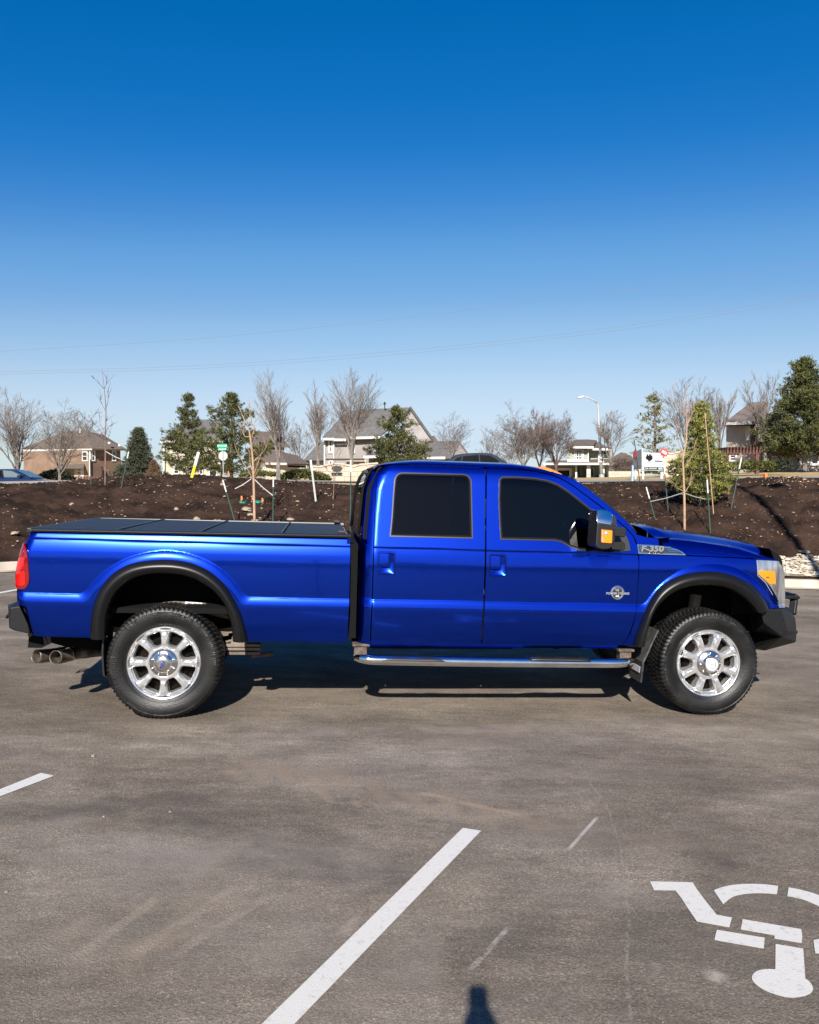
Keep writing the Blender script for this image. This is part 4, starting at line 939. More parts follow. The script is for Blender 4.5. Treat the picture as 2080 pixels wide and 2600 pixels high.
mb = MB(); mb.prism([TL(zT(*p), -.80) for p in [(385,1490),(408,1500),(412,1545),(430,1560),(425,1600),(395,1625),(375,1610)]], -.82, -.74); mb.build('bumper_bracket', M['frame_dust'], rb_)
mb = MB(); mb.prism([TL(zT(*p), -.62) for p in [(425,1590),(900,1600),(1330,1650),(1330,1780),(1100,1745),(900,1730),(720,1680),(590,1745),(412,1740)]], -.70, -.55); mb.build('hitch_skirt', M['dark_void'], truck)
# ---- front bumper: faceted steel with a bull bar
a1 = tp([zB(*p) for p in [(780,1240),(1090,1240),(1115,1300),(1190,1560),(1110,1660),(870,1465),(835,1450)]], -.95)
n1 = tp([zB(*p) for p in [(1185,1212),(1268,1292),(1318,1375),(1330,1500),(1335,1600)]], -.62)
low = tp([zB(*p) for p in [(1325,1740),(850,1870),(715,1815),(700,1700)]], -.66)
back = [(4.86, -.90, .86), (4.95, -.6, .86), (4.86, -.6, .60)]
P_up = a1+n1+back+[(5.0, -.6, .55)]
P_up = a1[:5]+n1+[(4.95, -.55, .86), (5.0, -.55, .60), a1[6]]
fb = hull_part('front_bumper', P_up+[(5.30, 0, .86), (5.33, 0, .70)], M['bumper'])
hull_part('front_bumper_wing', [(x, -y, z) for x, y, z in P_up]+[(5.30, 0, .86), (5.33, 0, .70)], M['bumper'], fb)
for s in (-1, 1):
    L_ = [a1[4], n1[3], n1[4], low[0], low[1], low[2], (4.98, -.55, .62), (5.22, -.2, .44), (5.02, -.2, .42), (5.30, -.1, .62)]
    hull_part('skid_plate', [(x, y*(-s), z) for x, y, z in L_], M['bumper'], fb)
hull_part('bumper_centre', [(5.33, y, z) for y in (-.62, .62) for z in (.64, .84)]+[(5.02, y, z) for y in (-.6, .6) for z in (.60, .86)]+[(5.34, 0, .82), (5.35, 0, .64)], M['bumper'], fb)
mb = MB(); t0 = TL(zB(1320, 1035), -.45); b0_ = TL(zB(1235, 1250), -.45)
for s in (-1, 1): mb.tube([(b0_[0]-.01, s*.50, b0_[1]-.03), (t0[0]-.02, s*.46, t0[1]-.03)], .04, 4); 
mb.tube([(t0[0]-.02, -.50, t0[1]-.01), (t0[0]-.02, .50, t0[1]-.01)], .034, 4)
mb.box(4.98, t0[0], -.52, -.47, t0[1]-.02, t0[1]+.005)
mb.build('bull_bar', M['bumper'], fb, bevel=.006)
for s in (-1, 1):
    mb = MB(); c_ = TL(zB(1345, 1560), -.45); mb.tube([(5.28, s*.40-.04, c_[1]+.03), (c_[0]-.0, s*.40-.035, c_[1]-.02), (c_[0]+.0, s*.40+.035, c_[1]-.02), (5.28, s*.40+.04, c_[1]+.03)], .016, 8); mb.box(5.2, 5.33, s*.40-.015, s*.40+.015, c_[1]-.01, c_[1]+.06)
    mb.build('tow_shackle', M['bumper'], fb)
# ---- wheels
RR = .2765
def make_rim_mesh():
    vs = []; fs = []; NB = 56; K = 7; nor_s = []
    def trap(a):
        """hole boundary (unit rim radius) around its centre (.665, 0), at direction a; rounded trapezoid"""
        P = rounded([(.475, -.108), (.862, -.222), (.862, .222), (.475, .108)], .085, None, 8); return P
    hole = trap(0); hole = [(v.x, v.y) for v in resample([Vector(p) for p in hole]+[Vector(hole[0])], NB+1)][:-1]
    rin, rout = .40, .905; ha = math.pi/8
    def cast(p):
        c = Vector((.665, 0)); d = (Vector(p)-c).normalized(); best = 9
        for sgn in (-1, 1):
            n = Vector((math.sin(ha)*sgn, -math.cos(ha))) if True else None
            # line through the origin at angle sgn*ha: points x: x.dot(m)=0 with m normal
            m = Vector((-math.sin(sgn*ha), math.cos(sgn*ha))); q_ = d.dot(m)
            if abs(q_) > 1e-9:
                t = -c.dot(m)/q_
                if t > 0: best = min(best, t)
        for r in (rin, rout):
            b_ = c.dot(d); cc_ = c.dot(c)-r*r; disc = b_*b_-cc_
            if disc >= 0:
                for t in (-b_-math.sqrt(disc), -b_+math.sqrt(disc)):
                    if t > 1e-6: best = min(best, t)
        return c+d*best
    outer = [cast(p) for p in hole]
    def depth(p, dist):
        r = Vector(p).length; th = math.atan2(p[1], p[0]); tang = abs(abs(th)-ha)*r       # distance from the spoke's centre line
        spoke = 1-sstep((tang-.055)/.035)
        rim_in = sstep((r-.83)/.06)
        y = .020*sstep(dist/.035)                      # bevel at the opening
        y += .010*spoke*sstep((r-.46)/.10)*(1-.0*rim_in)
        y += .006*sstep((.52-r)/.08)
        y -= .012*sstep((r-.80)/.06)*(1-spoke*.6)
        return y*.9
    for h in range(8):
        rot = ha+h*math.pi/4; base = len(vs)
        for i in range(NB):
            p, q_ = Vector(hole[i]), outer[i]
            for k in range(-2, K+1):
                if k < 0: P = p+(Vector((.665, 0))-p)*(.10 if k == -2 else .03); y = -.075 if k == -2 else -.012
                else: t = (k/K)**1.3; P = p.lerp(q_, t); y = depth(P, (P-p).length)
                c, s = math.cos(rot), math.sin(rot); vs.append(((P.x*c-P.y*s)*RR, -(y+.0), (P.x*s+P.y*c)*RR))
        m = K+3
        for i in range(NB):
            j = (i+1) % NB
            for k in range(m-1): fs.append((base+i*m+k, base+i*m+k+1, base+j*m+k+1, base+j*m+k))
    lip = [(.890, -.006), (.905, -.007), (.925, -.006), (.945, .002), (.965, .010), (.985, .012), (1.0, .008), (1.004, -.004), (.99, -.014), (.97, -.022)]
    a, b_ = revolve([(r*RR, -y) for r, y in lip], 160); n = len(vs); vs += a; fs += [tuple(i+n for i in f) for f in b_]
    n = len(vs); a, b_ = revolve([(.43*RR, -.016), (.40*RR, -.020), (.385*RR, -.012), (.30*RR, .0)], 64); vs += a; fs += [tuple(i+n for i in f) for f in b_]
    return vs, fs
def make_tyre_mesh():
    NT = 456; R = .4345; vs = []
    prof = [(.270, .000), (.280, .004), (.292, .006), (.300, .014), (.318, .022), (.345, .029), (.372, .031), (.392, .028), (.396, .031), (.404, .029), (.413, .025), (.421, .019), (.4265, .012), (.4270, .002), (.4300, -.004), (.4310, -.018), (.4315, -.034), (.4200, -.0345), (.4200, -.044), (.4330, -.0445), (.4340, -.075), (.4215, -.0755), (.4215, -.086), (.4345, -.0865), (.4350, -.122)]
    full = [(r, y) for r, y in prof]+[(r, -.250-y) for r, y in prof[::-1]]
    m = len(full)
    for k in range(NT):
        t = 2*math.pi*k/NT
        for i, (r, y) in enumerate(full):
            rr = r; yy = y; ii = i if i < len(prof) else m-1-i; side = 0 if i < len(prof) else 1
            u = (k/NT*76+side*.5) % 1.0
            if 9 <= ii <= 16:                        # shoulder blocks
                g = 1 if u < .26 else 0
                depth = {9: .001, 10: .003, 11: .006, 12: .009, 13: .011, 14: .011, 15: .011, 16: .011}[ii]
                rr -= g*depth; 
                if ii in (10, 11, 12): yy += (-.003*g if side == 0 else .003*g)
            if 19 <= ii <= 20 or 23 <= ii:
                uu = (k/NT*76+.25*(ii//20)+.5*side+ (.12 if ii > 20 else 0)) % 1.0
                if uu < .22: rr -= .010
            if 6 <= ii <= 8:                         # raised figures round the upper sidewall
                w = noise.noise(Vector((t*7, ii*.3, 2))); w2 = (k/NT*152) % 1.0
                lab = (math.sin(t*1.0+.4) > .35) or (math.sin(t-2.2) > .72)
                if lab and w2 < .55 and w > -.25: yy += .0022 if side == 0 else -.0022
            vs.append((rr*math.cos(t), -yy, rr*math.sin(t)))
    fs = [(k*m+i, k*m+i+1, ((k+1) % NT)*m+i+1, ((k+1) % NT)*m+i) for k in range(NT) for i in range(m-1)]
    return vs, fs
M['disc'] = noisy('shaded_rusty_iron', (.002, .002, .002), (.010, .007, .005), 9, .9, spec=.05)  # rust tone pulled near black for the shade inside the wheel
def make_wheel(first_cap='oval'):
    w = empty('wheel'); w.parent = truck
    v, f = make_tyre_mesh(); mb = MB(); mb.add(v, f); t = mb.build('tyre', M['tyre'], w, True); e = t.modifiers.new('e', 'EDGE_SPLIT'); e.split_angle = math.radians(38)
    v, f = make_rim_mesh(); mb = MB(); mb.add(v, f); r = mb.build('rim', M['polished'], w, True); e = r.modifiers.new('e', 'EDGE_SPLIT'); e.split_angle = math.radians(42)
    mb = MB(); a, b_ = revolve([(.0, .060), (.17, .060), (.19, .075), (.19, .085), (.0, .085)], 48); mb.add(a, b_); a, b_ = revolve([(.0, .09), (.235, .09), (.235, .10), (0, .10)], 40); mb.add(a, b_); mb.tube([(0, -.0, 0), (0, .10, 0)], .07, 20)  # black backplate added behind the disc to darken the wheel openings
    mb.build('brake_disc', M['disc'], w)
    # chrome centre with eight nuts
    mb = MB(); a, b_ = revolve([(.392*RR, .004), (.398*RR, -.012), (.375*RR, -.020), (.33*RR, -.028), (.27*RR, -.036), (.225*RR, -.046), (.215*RR, -.056), (.20*RR, -.060), (.12*RR, -.064), (.0, -.066)], 72); mb.add(a, b_)
    for k in range(8):
        t = math.pi/8+k*math.pi/4; c = (.315*RR*math.cos(t), .315*RR*math.sin(t)); a, b_ = revolve([(.0085, -.022), (.0085, -.037), (.0065, -.043), (.003, -.0455), (.0, -.046)], 12)
        mb.add([(x+c[0], y, z+c[1]) for x, y, z in a], b_)
    c = mb.build('centre_cap', M['chrome_cap'], w, True); e = c.modifiers.new('e', 'EDGE_SPLIT'); e.split_angle = math.radians(40)
    return w
wheel = make_wheel(); 
HUBY = .945
wheel.location = (0, -HUBY, .4275)
w2 = copy_tree(wheel, truck); w2.location = (WX, -HUBY, .4305); w2.rotation_euler = (0, .35, 0)
w3 = copy_tree(wheel, truck); w3.location = (0, HUBY, .4275); w3.rotation_euler = (0, 0, math.pi)
w4 = copy_tree(wheel, truck); w4.location = (WX, HUBY, .4305); w4.rotation_euler = (0, .2, math.pi)
# rear cap carries a small tilted blue oval; the front one is a plain pale disc
mb = MB(); n = 28; ang = math.radians(62)
def oval(mb, a, b_, y0, y1, ang, cx=0, cz=0):
    vs = [];
    for y, s in ((y0, 1), (y1, 1), (y1-.0012, .8)):
        for k in range(28): t = 2*math.pi*k/28; X_, Z_ = a*s*math.cos(t), b_*s*math.sin(t); vs.append((cx+X_*math.cos(ang)-Z_*math.sin(ang), y, cz+X_*math.sin(ang)+Z_*math.cos(ang)))
    mb.add(vs, [(j*28+k, j*28+(k+1) % 28, (j+1)*28+(k+1) % 28, (j+1)*28+k) for j in range(2) for k in range(28)]+[tuple(56+k for k in range(28))])
oval(mb, .0300, .0130, -.060, -.0675, ang); mb.build('oval_emblem_rim', M['chrome'], wheel, True)
mb = MB(); oval(mb, .0275, .0110, -.066, -.0682, ang); mb.build('oval_emblem', M['oval_blue'], wheel, True)
ct = [c for c in wheel.children if c.name.startswith('oval_emblem')]
text_obj('emblem_script', 'Ford', .017, M['chrome'], wheel, Matrix.Translation((0, -.0694, 0)) @ Matrix.Rotation(-ang, 4, 'Y') @ Matrix.Rotation(math.pi/2, 4, 'X'), .0004, .0003, .25)
mb = MB(); a, b_ = revolve([(.195*RR, -.060), (.195*RR, -.0665), (.185*RR, -.0675), (0, -.0675)], 48); mb.add(a, b_); mb.build('cap_disc', M['grey_cap'], w2, True)
mb = MB(); a_ = [(.030*math.cos(t), .030*math.sin(t)) for t in [math.radians(-60+12*k) for k in range(12)]]; mb.tube([(x, -.068, z) for x, z in a_], .0016, 6); mb.tube([(-.016, -.068, -.006), (.010, -.068, .004)], .0016, 6); mb.build('cap_marking', M['badge_dark'], w2)
# ---- axles, springs, frame, shafts, tank
MB().tube([(0, -.72, .425), (0, .72, .425)], .045, 12).build('rear_axle', M['dark_void'], truck, True)
MB().tube([(WX, -.72, .43), (WX, .72, .43)], .042, 12).build('front_axle', M['dark_void'], truck, True)
mb = MB(); a, b_ = revolve([(.0, .0), (.10, .02), (.15, .08), (.16, .14), (.12, .22), (0, .26)], 20, 'x'); mb.add([(z-.13, y, x+.425) for x, y, z in a], b_); mb.build('differential', M['dark_void'], truck, True)
mb = MB()
for s in (-1, 1): mb.box(-1.0, 4.95, s*.46-.04, s*.46+.04, .62, .80)
for x in (-.9, .8, 2.0, 3.2, 4.9): mb.box(x-.05, x+.05, -.45, .45, .64, .76)
mb.build('chassis_frame', M['dark_void'], truck)
def leaf_spring(s):
    mb = MB()
    for k, (L_, dz) in enumerate([(.72, 0), (.66, -.016), (.56, -.032), (.44, -.048), (.30, -.064)]):
        pts = [(x, .70+dz-.16*(x/.75)**2*(-1)*(-1)) for x in [(-L_+2*L_*i/14) for i in range(15)]]
        pts = [(x, .585+dz-.10*(x/.72)**2*-1) for x, _ in pts]
        for (xa, za), (xb, zb_) in zip(pts, pts[1:]): mb.prism([(xa, za), (xb, zb_), (xb, zb_+.013), (xa, za+.013)], s*.60, s*.52)
    mb.build('leaf_spring', M['frame_dust'], truck)
for s in (-1, 1): leaf_spring(s)
# dusty trailer-hitch arm over the rear tyre, with its white sticker
AR = [(940,770),(1000,752),(1080,732),(1160,724),(1250,728),(1350,735),(1400,745),(1450,765),(1510,805),(1525,845),(1400,815),(1300,790),(1200,785),(1100,800),(1000,830)]
mb = MB(); ap_ = [TL(z5(*p), -.66) for p in AR]; mb.prism(ap_, -.66, -.64); arm = mb.build('fifth_wheel_arm', M['frame_dust'], truck, bevel=.004)
mb = MB(); mb.prism([TL(z5(*p), -.665) for p in [(1330,738),(1420,755),(1418,783),(1335,775)]], -.668, -.655)
for p in [(1197,738), (1362,745), (1355,772), (1412,790)]: c = TL(z5(*p), -.66); mb.tube([(c[0], -.655, c[1]), (c[0], -.682, c[1])], .010, 6)
mb.build('arm_bolts', M['frame_dust'], arm)
st = [TL(z5(*p), -.672) for p in [(1229,726),(1343,734),(1341,764),(1229,756)]]; mb = MB(); mb.prism(st, -.672, -.670); stk = mb.build('sticker', M['white_plastic'], arm)
cx_ = sum(p[0] for p in st)/4; cz_ = sum(p[1] for p in st)/4
MAT_T = lambda x, y, z, rz=0.0: Matrix.Translation((x, y, z)) @ Matrix.Rotation(-rz, 4, 'Y') @ Matrix.Rotation(math.pi/2, 4, 'X')
text_obj('sticker_text', 'B&W TRAILER\n     HITCHES', .016, M['badge_dark'], arm, MAT_T(cx_, -.6735, cz_, -.06), .0002, .0004)
mb = MB(); mb.tube([(.42, -.60, .52), (.70, -.60, .60)], .010, 6)
for z0, x0, x1 in [(.50, .40, .70), (.47, .42, .70), (.435, .44, .70)]: mb.box(x0, x1, -.64, -.56, z0-.010, z0+.010)
mb.prism([(.46, .50), (.60, .50), (.56, .56), (.52, .55), (.48, .60)], -.63, -.60); mb.tube([(.34, -.5, .36), (.34, .5, .36)], .03, 8)
mb.build('spring_clamp', M['frame_dust'], truck)
MB().tube([(.62, -.58, .405), (.80, -.52, .41)], .02, 8).build('brake_line_tube', M['rust'], truck)
mb = MB(); mb.box(1.6, 2.9, -.40, .40, .42, .62); mb.build('fuel_tank', M['dark_void'], truck, bevel=.04)
mb = MB(); mb.tube([(.1, 0, .46), (2.6, 0, .55)], .05, 10); mb.tube([(2.6, 0, .6), (3.9, 0, .62)], .17, 10); mb.build('drive_shaft', M['dark_void'], truck)
mb = MB(); mb.prism([(2.62, .585), (3.40, .57), (3.36, .49), (3.2, .455), (3.15, .49), (2.95, .50), (2.85, .465), (2.72, .50)], -.55, -.35); mb.build('transfer_case', M['dark_void'], truck, bevel=.01)
for s in (-1, 1):
    mb = MB(); mb.tube([(WX-.02, s*.62, .52), (WX+.05, s*.60, .95)], .05, 10); mb.tube([(WX, s*.60, .46), (WX-.9, s*.44, .55)], .035, 8); mb.box(WX+.22, WX+.50, s*.66-.03, s*.66+.03, .60, .625)
    mb.build('front_suspension', M['frame_dust'], truck)
MB().box(3.85, 4.85, -.50, .50, .75, 1.25).build('engine_block', M['dark_void'], truck)
# ---- exhaust with two tips turned out behind the rear wheel
def pipe(pts_px, y, rads, name='exhaust_pipe'):
    pts = []
    for i, p in enumerate(pts_px):
        yy = y[i] if isinstance(y, (list, tuple)) else y; a = TL(zT(*p), yy); pts.append((a[0], yy, a[1]))
    return pts
for (px_, ys_, rr_) in (([(468,1882),(600,1872),(760,1850),(940,1815),(1100,1800),(1240,1810),(1340,1815)], [-.60,-.52,-.42,-.36,-.34,-.34,-.34], [.054,.054,.053,.05,.046,.042,.042]),
                        ([(722,1895),(800,1885),(900,1860),(1000,1835),(1110,1825),(1210,1820),(1350,1818)], [-.74,-.67,-.60,-.54,-.50,-.46,-.42], [.053,.053,.052,.050,.052,.046,.038])):
    pts = pipe(px_, ys_, rr_); cv = smoothcurve(pts, 5); rs = []
    for i in range(len(cv)): t = i/(len(cv)-1)*(len(rr_)-1); k = min(len(rr_)-2, int(t)); rs.append(rr_[k]+(rr_[k+1]-rr_[k])*(t-k))
    mb = MB(); mb.tube(cv, rs, 22, cap=False); ex_ = mb.build('exhaust_pipe', M['exhaust'], truck, True, fix=False); sd = ex_.modifiers.new('s', 'SOLIDIFY'); sd.thickness = .003; sd.offset = -1
    d = (cv[1]-cv[0]).normalized(); mb = MB(); mb.tube([cv[0]+d*.10, cv[0]+d*.11], rs[0]*.96, 20); mb.build('bore_plug', M['bore_black'], ex_)  # black disc closes the pipe just inside its mouth
    mb = MB(); k = len(cv)//3; mb.tube([cv[k], cv[k]+(cv[k+1]-cv[k]).normalized()*.012], rs[k]+.006, 22); mb.build('pipe_clamp', M['steel_tube'], ex_)
# ---- mud flaps
mb = MB(); P = [TL(z5(*p), -.96) for p in [(735,815),(716,813),(696,850),(684,950),(678,1060),(682,1150),(688,1215),(700,1222),(716,1222)]]
m_ = len(P); vs = []
P9 = P[1:8]; vs = [(x, -.975, z) for x, z in P9]+[(x+.012, -.975, z) for x, z in P9]+[(x, -.70, z) for x, z in P9]+[(x+.012, -.70, z) for x, z in P9]; n = len(P9); fs = []
for i in range(n-1): fs += [(i, i+1, n+i+1, n+i), (2*n+i, 3*n+i, 3*n+i+1, 2*n+i+1), (i, 2*n+i, 2*n+i+1, i+1), (n+i, n+i+1, 3*n+i+1, 3*n+i)]
fs += [(0, n, 3*n, 2*n), (n-1, 3*n-1, 4*n-1, 2*n-1)]
mb.add(vs, fs); rf = mb.build('mud_flap', M['black_plastic'], truck)
rf2 = rf.copy(); COL.objects.link(rf2); rf2.location = (0, 1.675, 0)
mb = MB()
for p in [(718,850), (705,905), (708,955), (718,955)]: c = TL(z5(*p), -.95); mb.tube([(c[0]-.004, -.95, c[1]), (c[0]-.016, -.95, c[1])], .006, 6)
mb.build('flap_screws', M['chrome'], rf)
yF0, yF1 = -.985, -.74
a0_ = [TL(z8(*p), yF0) for p in [(372,1270),(366,1330),(368,1400),(376,1418)]]
mb = MB(); P = [TL(z8(*p), -.93) for p in [(462,1140),(400,1215),(372,1270),(366,1340),(368,1410)]]; x0 = P[2][0]
W_ = [(3.915, .70, -.74), (3.90, .60, -.80)]
pts = [(P[0][0]+.06, P[0][1]+.10), (P[0][0]-.0, P[0][1]), (P[1][0]+.01, P[1][1]), (P[2][0], P[2][1]), (P[3][0]-.003, P[3][1]), (P[4][0], P[4][1]-.025)]
outs = [-.90, -.92, -.965, -.985, -.985, -.95]; n = len(pts)
vs = [(x, o, z) for (x, z), o in zip(pts, outs)]+[(x+.014, o, z) for (x, z), o in zip(pts, outs)]+[(x, -.71, z) for x, z in pts]+[(x+.014, -.71, z) for x, z in pts]; fs = []
for i in range(n-1): fs += [(i, i+1, n+i+1, n+i), (2*n+i, 3*n+i, 3*n+i+1, 2*n+i+1), (i, 2*n+i, 2*n+i+1, i+1), (n+i, n+i+1, 3*n+i+1, 3*n+i)]
fs += [(0, n, 3*n, 2*n), (n-1, 3*n-1, 4*n-1, 2*n-1)]
mb.add(vs, fs); ff = mb.build('mud_flap', noisy('mud_flap_rubber', (.018, .018, .018), (.045, .044, .042), 20, .7, .2, 80), truck); ff2 = ff.copy(); COL.objects.link(ff2); ff2.location = (0, 1.695, 0)
M['reflect'] = pm('grey_reflector', (.42, .43, .45), .35)
xz = lambda t: (pts[3][0]+(pts[4][0]-pts[3][0])*t, pts[3][1]+(pts[4][1]-pts[3][1])*t)
q0, q1 = xz(.55), xz(1.25); MB().prism([(-.965, q0[1]), (-.76, q0[1]), (-.76, q1[1]), (-.955, q1[1])], min(q0[0], q1[0])-.004, min(q0[0], q1[0])-.001, 'x').build('flap_reflector', M['reflect'], ff)
q2 = xz(.05); q3 = xz(.40); mb = MB()
for k in range(4): y_ = -.965+k*.055; mb.box(q2[0]-.007, q2[0]-.001, y_, y_+.008, q3[1], q2[1]); mb.box(q2[0]-.007, q2[0]-.001, y_, y_+.038, q2[1]-.008, q2[1]); mb.box(q2[0]-.007, q2[0]-.001, y_, y_+.038, q3[1], q3[1]+.008)
mb.build('flap_relief', M['reflect'] if False else M['black_plastic'], ff)
# ---- side steps
def step_bar(s):
    y = -1.015; c = lambda p, yy=y: (lambda q_: (q_[0], s*yy*-1 if s > 0 else yy, q_[1]))(TL(p, yy))
    zQ = lambda x, yy: (860+x/2.2115, 1560+yy/2.2115)
    P = [(c(zQ(105,238), -.84)), c(zQ(112,240), -.93), c(zQ(150,250), -1.0), c(zQ(230,257)), c(zQ(600,264)), c(zQ(1000,270)), c(zQ(1400,273)), c(zQ(1540,274)), c(zQ(1600,270), -1.0), c(zQ(1632,262), -.93), c(zQ(1640,258), -.84)]
    P = [(x, s*abs(y_), z) for x, y_, z in P]; cv = smoothcurve(P, 8); b_ = MB().tube(cv, .0372, 22).build('step_bar', M['steel_tube'], truck, True)
    for xa, xb in ((235, 600), (1065, 1405)):
        pa, pb = TL(zQ(xa, 240), -1.0), TL(zQ(xb, 246), -1.0); mb = MB(); L_ = pb[0]-pa[0]; n = 16; vs = []
        for i in range(n+1):
            t = i/n; x = pa[0]+L_*t; z = pa[1]+(pb[1]-pa[1])*t-.004; e = min(1, min(t, 1-t)*9)
            for a in range(7): th = math.radians(25+130*a/6); r = .0378+.008*e; vs.append((x, s*(1.015+r*math.cos(th)*1.08), z-.030+r*math.sin(th)))
        mb.add(vs, [(i*7+a, i*7+a+1, (i+1)*7+a+1, (i+1)*7+a) for i in range(n) for a in range(6)])
        pad = mb.build('step_pad', M['black_plastic'], b_, True); sd = pad.modifiers.new('s', 'SOLIDIFY'); sd.thickness = .004
        mb = MB()
        for g in range(2):
            for k in range(9): x = pa[0]+L_*(.20+.38*g)+k*.014; z = pa[1]+(pb[1]-pa[1])*(x-pa[0])/L_-.030; mb.box(x, x+.005, s*1.015-.028, s*1.015+.028, z+.040, z+.050)
        mb.build('pad_ribs', M['rubber_seal'], pad)
    for (xa, xb, t_) in ((88, 157, 0), (1578, 1640, 1)):
        pa = TL(zQ(xa, 178 if not t_ else 208), -.93); pb = TL(zQ(xb, 258 if not t_ else 282), -.93); mb = MB(); mb.box(pa[0], pb[0], s*.86 if s > 0 else -.94, s*.94 if s > 0 else -.86, pb[1], pa[1]); mb.box(pa[0]-.015, pb[0]+.02, min(s*.60, s*.955), max(s*.60, s*.955), pa[1]+.001, pa[1]+.022)
        mb.build('step_bracket', M['rust'], b_, bevel=.004)
for s in (-1, 1): step_bar(s)
# ---- door handles: a flap in a recessed bezel
def handle(door, s, P_out, P_flap, P_bowl):
    o_ = rounded(tf([z7(*p) for p in P_out]), .018); i_ = inset(o_, .006)
    M.setdefault('handle_gap', pm('handle_shadow_gap', (.0003, .001, .012), .7, spec=.1))
    zlo, zhi = min(q_[1] for q_ in o_), max(q_[1] for q_ in o_); xlo, xhi = min(q_[0] for q_ in o_), max(q_[0] for q_ in o_)
    def fb_(x, z):
        u, v = min(1, max(0, (x-xlo)/(xhi-xlo))), min(1, max(0, (z-zlo)/(zhi-zlo))); return f_base(x, z)-.027*(math.sin(math.pi*u)**.5)*(math.sin(math.pi*v)**.5)
    b_ = panel('door_handle', inset(o_, .001), M['paint'], door, f_base, [i_], s, .004, step=.05, thick=.02)
    panel('handle_outline', inset(o_, -.004), M['handle_gap'], b_, f_base, [inset(o_, .0025)], s, .0012, step=.05, thick=.004)
    panel('handle_bowl', inset(o_, .003), M['paint'], b_, fb_, [], s, 0, step=.008, thick=.003)
    fl_ = rounded(tf([z7(*p) for p in P_flap]), .010); panel('handle_slot', inset(fl_, -.004), M['handle_gap'], b_, f_base, [], s, -.006, step=.05, thick=.010)
    panel('handle_flap', fl_, M['paint'], b_, f_base, [], s, .004, step=.03, thick=.012)
    MB().prism([(x, z) for x, z in rounded(tf([z7(*p) for p in P_bowl]), .006)], s*(f_base(o_[0][0], o_[0][1])-.016), s*(f_base(o_[0][0], o_[0][1])+.001)).build('handle_grip', M['paint'], b_, bevel=.003)
for s, d in zip((-1, 1), rear_door): handle(d, s, *HR)
for s, d in zip((-1, 1), front_door): handle(d, s, *HF)
# ---- towing mirror
def mirror(s):
    y0 = -1.10
    def sec(P, ya, yb): return [TL(zM(*p), -1.16) for p in P]
    # the shell, 0.26 wide across the truck, seen here from its outer edge
    body = [(490,345),(670,368),(720,375),(722,560),(700,640),(640,683),(560,688),(485,660),(468,640),(478,480)]
    bx = [TL(zM(*p), -1.24) for p in body]; mb = MB(); mb.prism([(x, z) for x, z in bx], s*1.245 if s > 0 else -1.245, s*1.04 if s > 0 else -1.04)
    b_ = mb.build('side_mirror', M['black_plastic'], truck, bevel=.012)
    cap = [(512,178),(560,170),(620,178),(670,200),(700,230),(690,300),(662,368),(488,342),(484,290),(496,215)]
    cx2 = [TL(zM(*p), -1.24) for p in cap]; mb = MB(); mb.prism(cx2, s*1.250, s*1.045); mc_ = mb.build('mirror_cap', M['chrome'], b_, True, bevel=.05); mc_.modifiers['Bevel'].segments = 6; zc_ = min(v.co.z for v in mc_.data.vertices)
    for v in mc_.data.vertices:
        if abs(v.co.y) > 1.2: v.co.y -= s*.42*(v.co.z-zc_)
    inn = [(668,230),(712,250),(730,290),(728,380),(660,368)]; i2 = [TL(zM(*p), -1.18) for p in inn]; MB().prism(i2, s*1.20, s*1.05).build('mirror_back', M['badge_dark'], b_, bevel=.006)
    am_ = rounded([TL(zM(*p), -1.25) for p in [(546,430),(682,440),(676,604),(540,594)]], .010); MB().prism(am_, s*1.254, s*1.235).build('turn_signal', M['amber'], b_, bevel=.004)
    for (p0, p1, p2, p3) in (((552,445),(566,447),(566,500),(552,498)), ((552,520),(566,521),(566,590),(552,588))):
        MB().prism([TL(zM(*p), -1.255) for p in (p0, p1, p2, p3)], s*1.2555, s*1.253).build('signal_prism', M['clear_lens'], b_)
    a_ = TL(zM(612,482), -1.255); mb = MB(); v_, f_ = revolve([(.017, s*1.2535), (.013, s*1.2575), (0, s*1.2585)], 16); mb.add([(x+a_[0], y, z+a_[1]) for x, y, z in v_], f_); mb.build('signal_bulb', M['clear_lens'], b_, True)
    # two arms to the door
    for (pa, pb) in ((( 715,395), (790,520)), ((690,585), (780,690))):
        A_ = TL(zM(*pa), -1.08); B_ = TL(zM(*pb), -1.0); mb = MB(); mb.prism([(A_[0]-.02, A_[1]), (B_[0]-.01, A_[1]), (B_[0], A_[1]-.02), (B_[0], B_[1]+.02), (B_[0]-.015, B_[1]), (A_[0]-.02, B_[1]+.01)], s*1.12, s*.95)
        mb.build('mirror_arm', M['black_plastic'], b_, bevel=.008)
    # glass on the back
    g_ = [TL(zM(*p), -1.15) for p in [(478,370),(486,200)]]
    xg = TL(zM(474,500), -1.2)[0]; mb = MB(); mb.prism([(s*1.05, bx[8][1]+.02), (s*1.235, bx[8][1]+.02), (s*1.235, cx2[0][1]-.02), (s*1.05, cx2[0][1]-.02)], xg-.004, xg+.001, 'x'); mb.build('mirror_glass', M['chrome'], b_)
for s in (-1, 1): mirror(s)
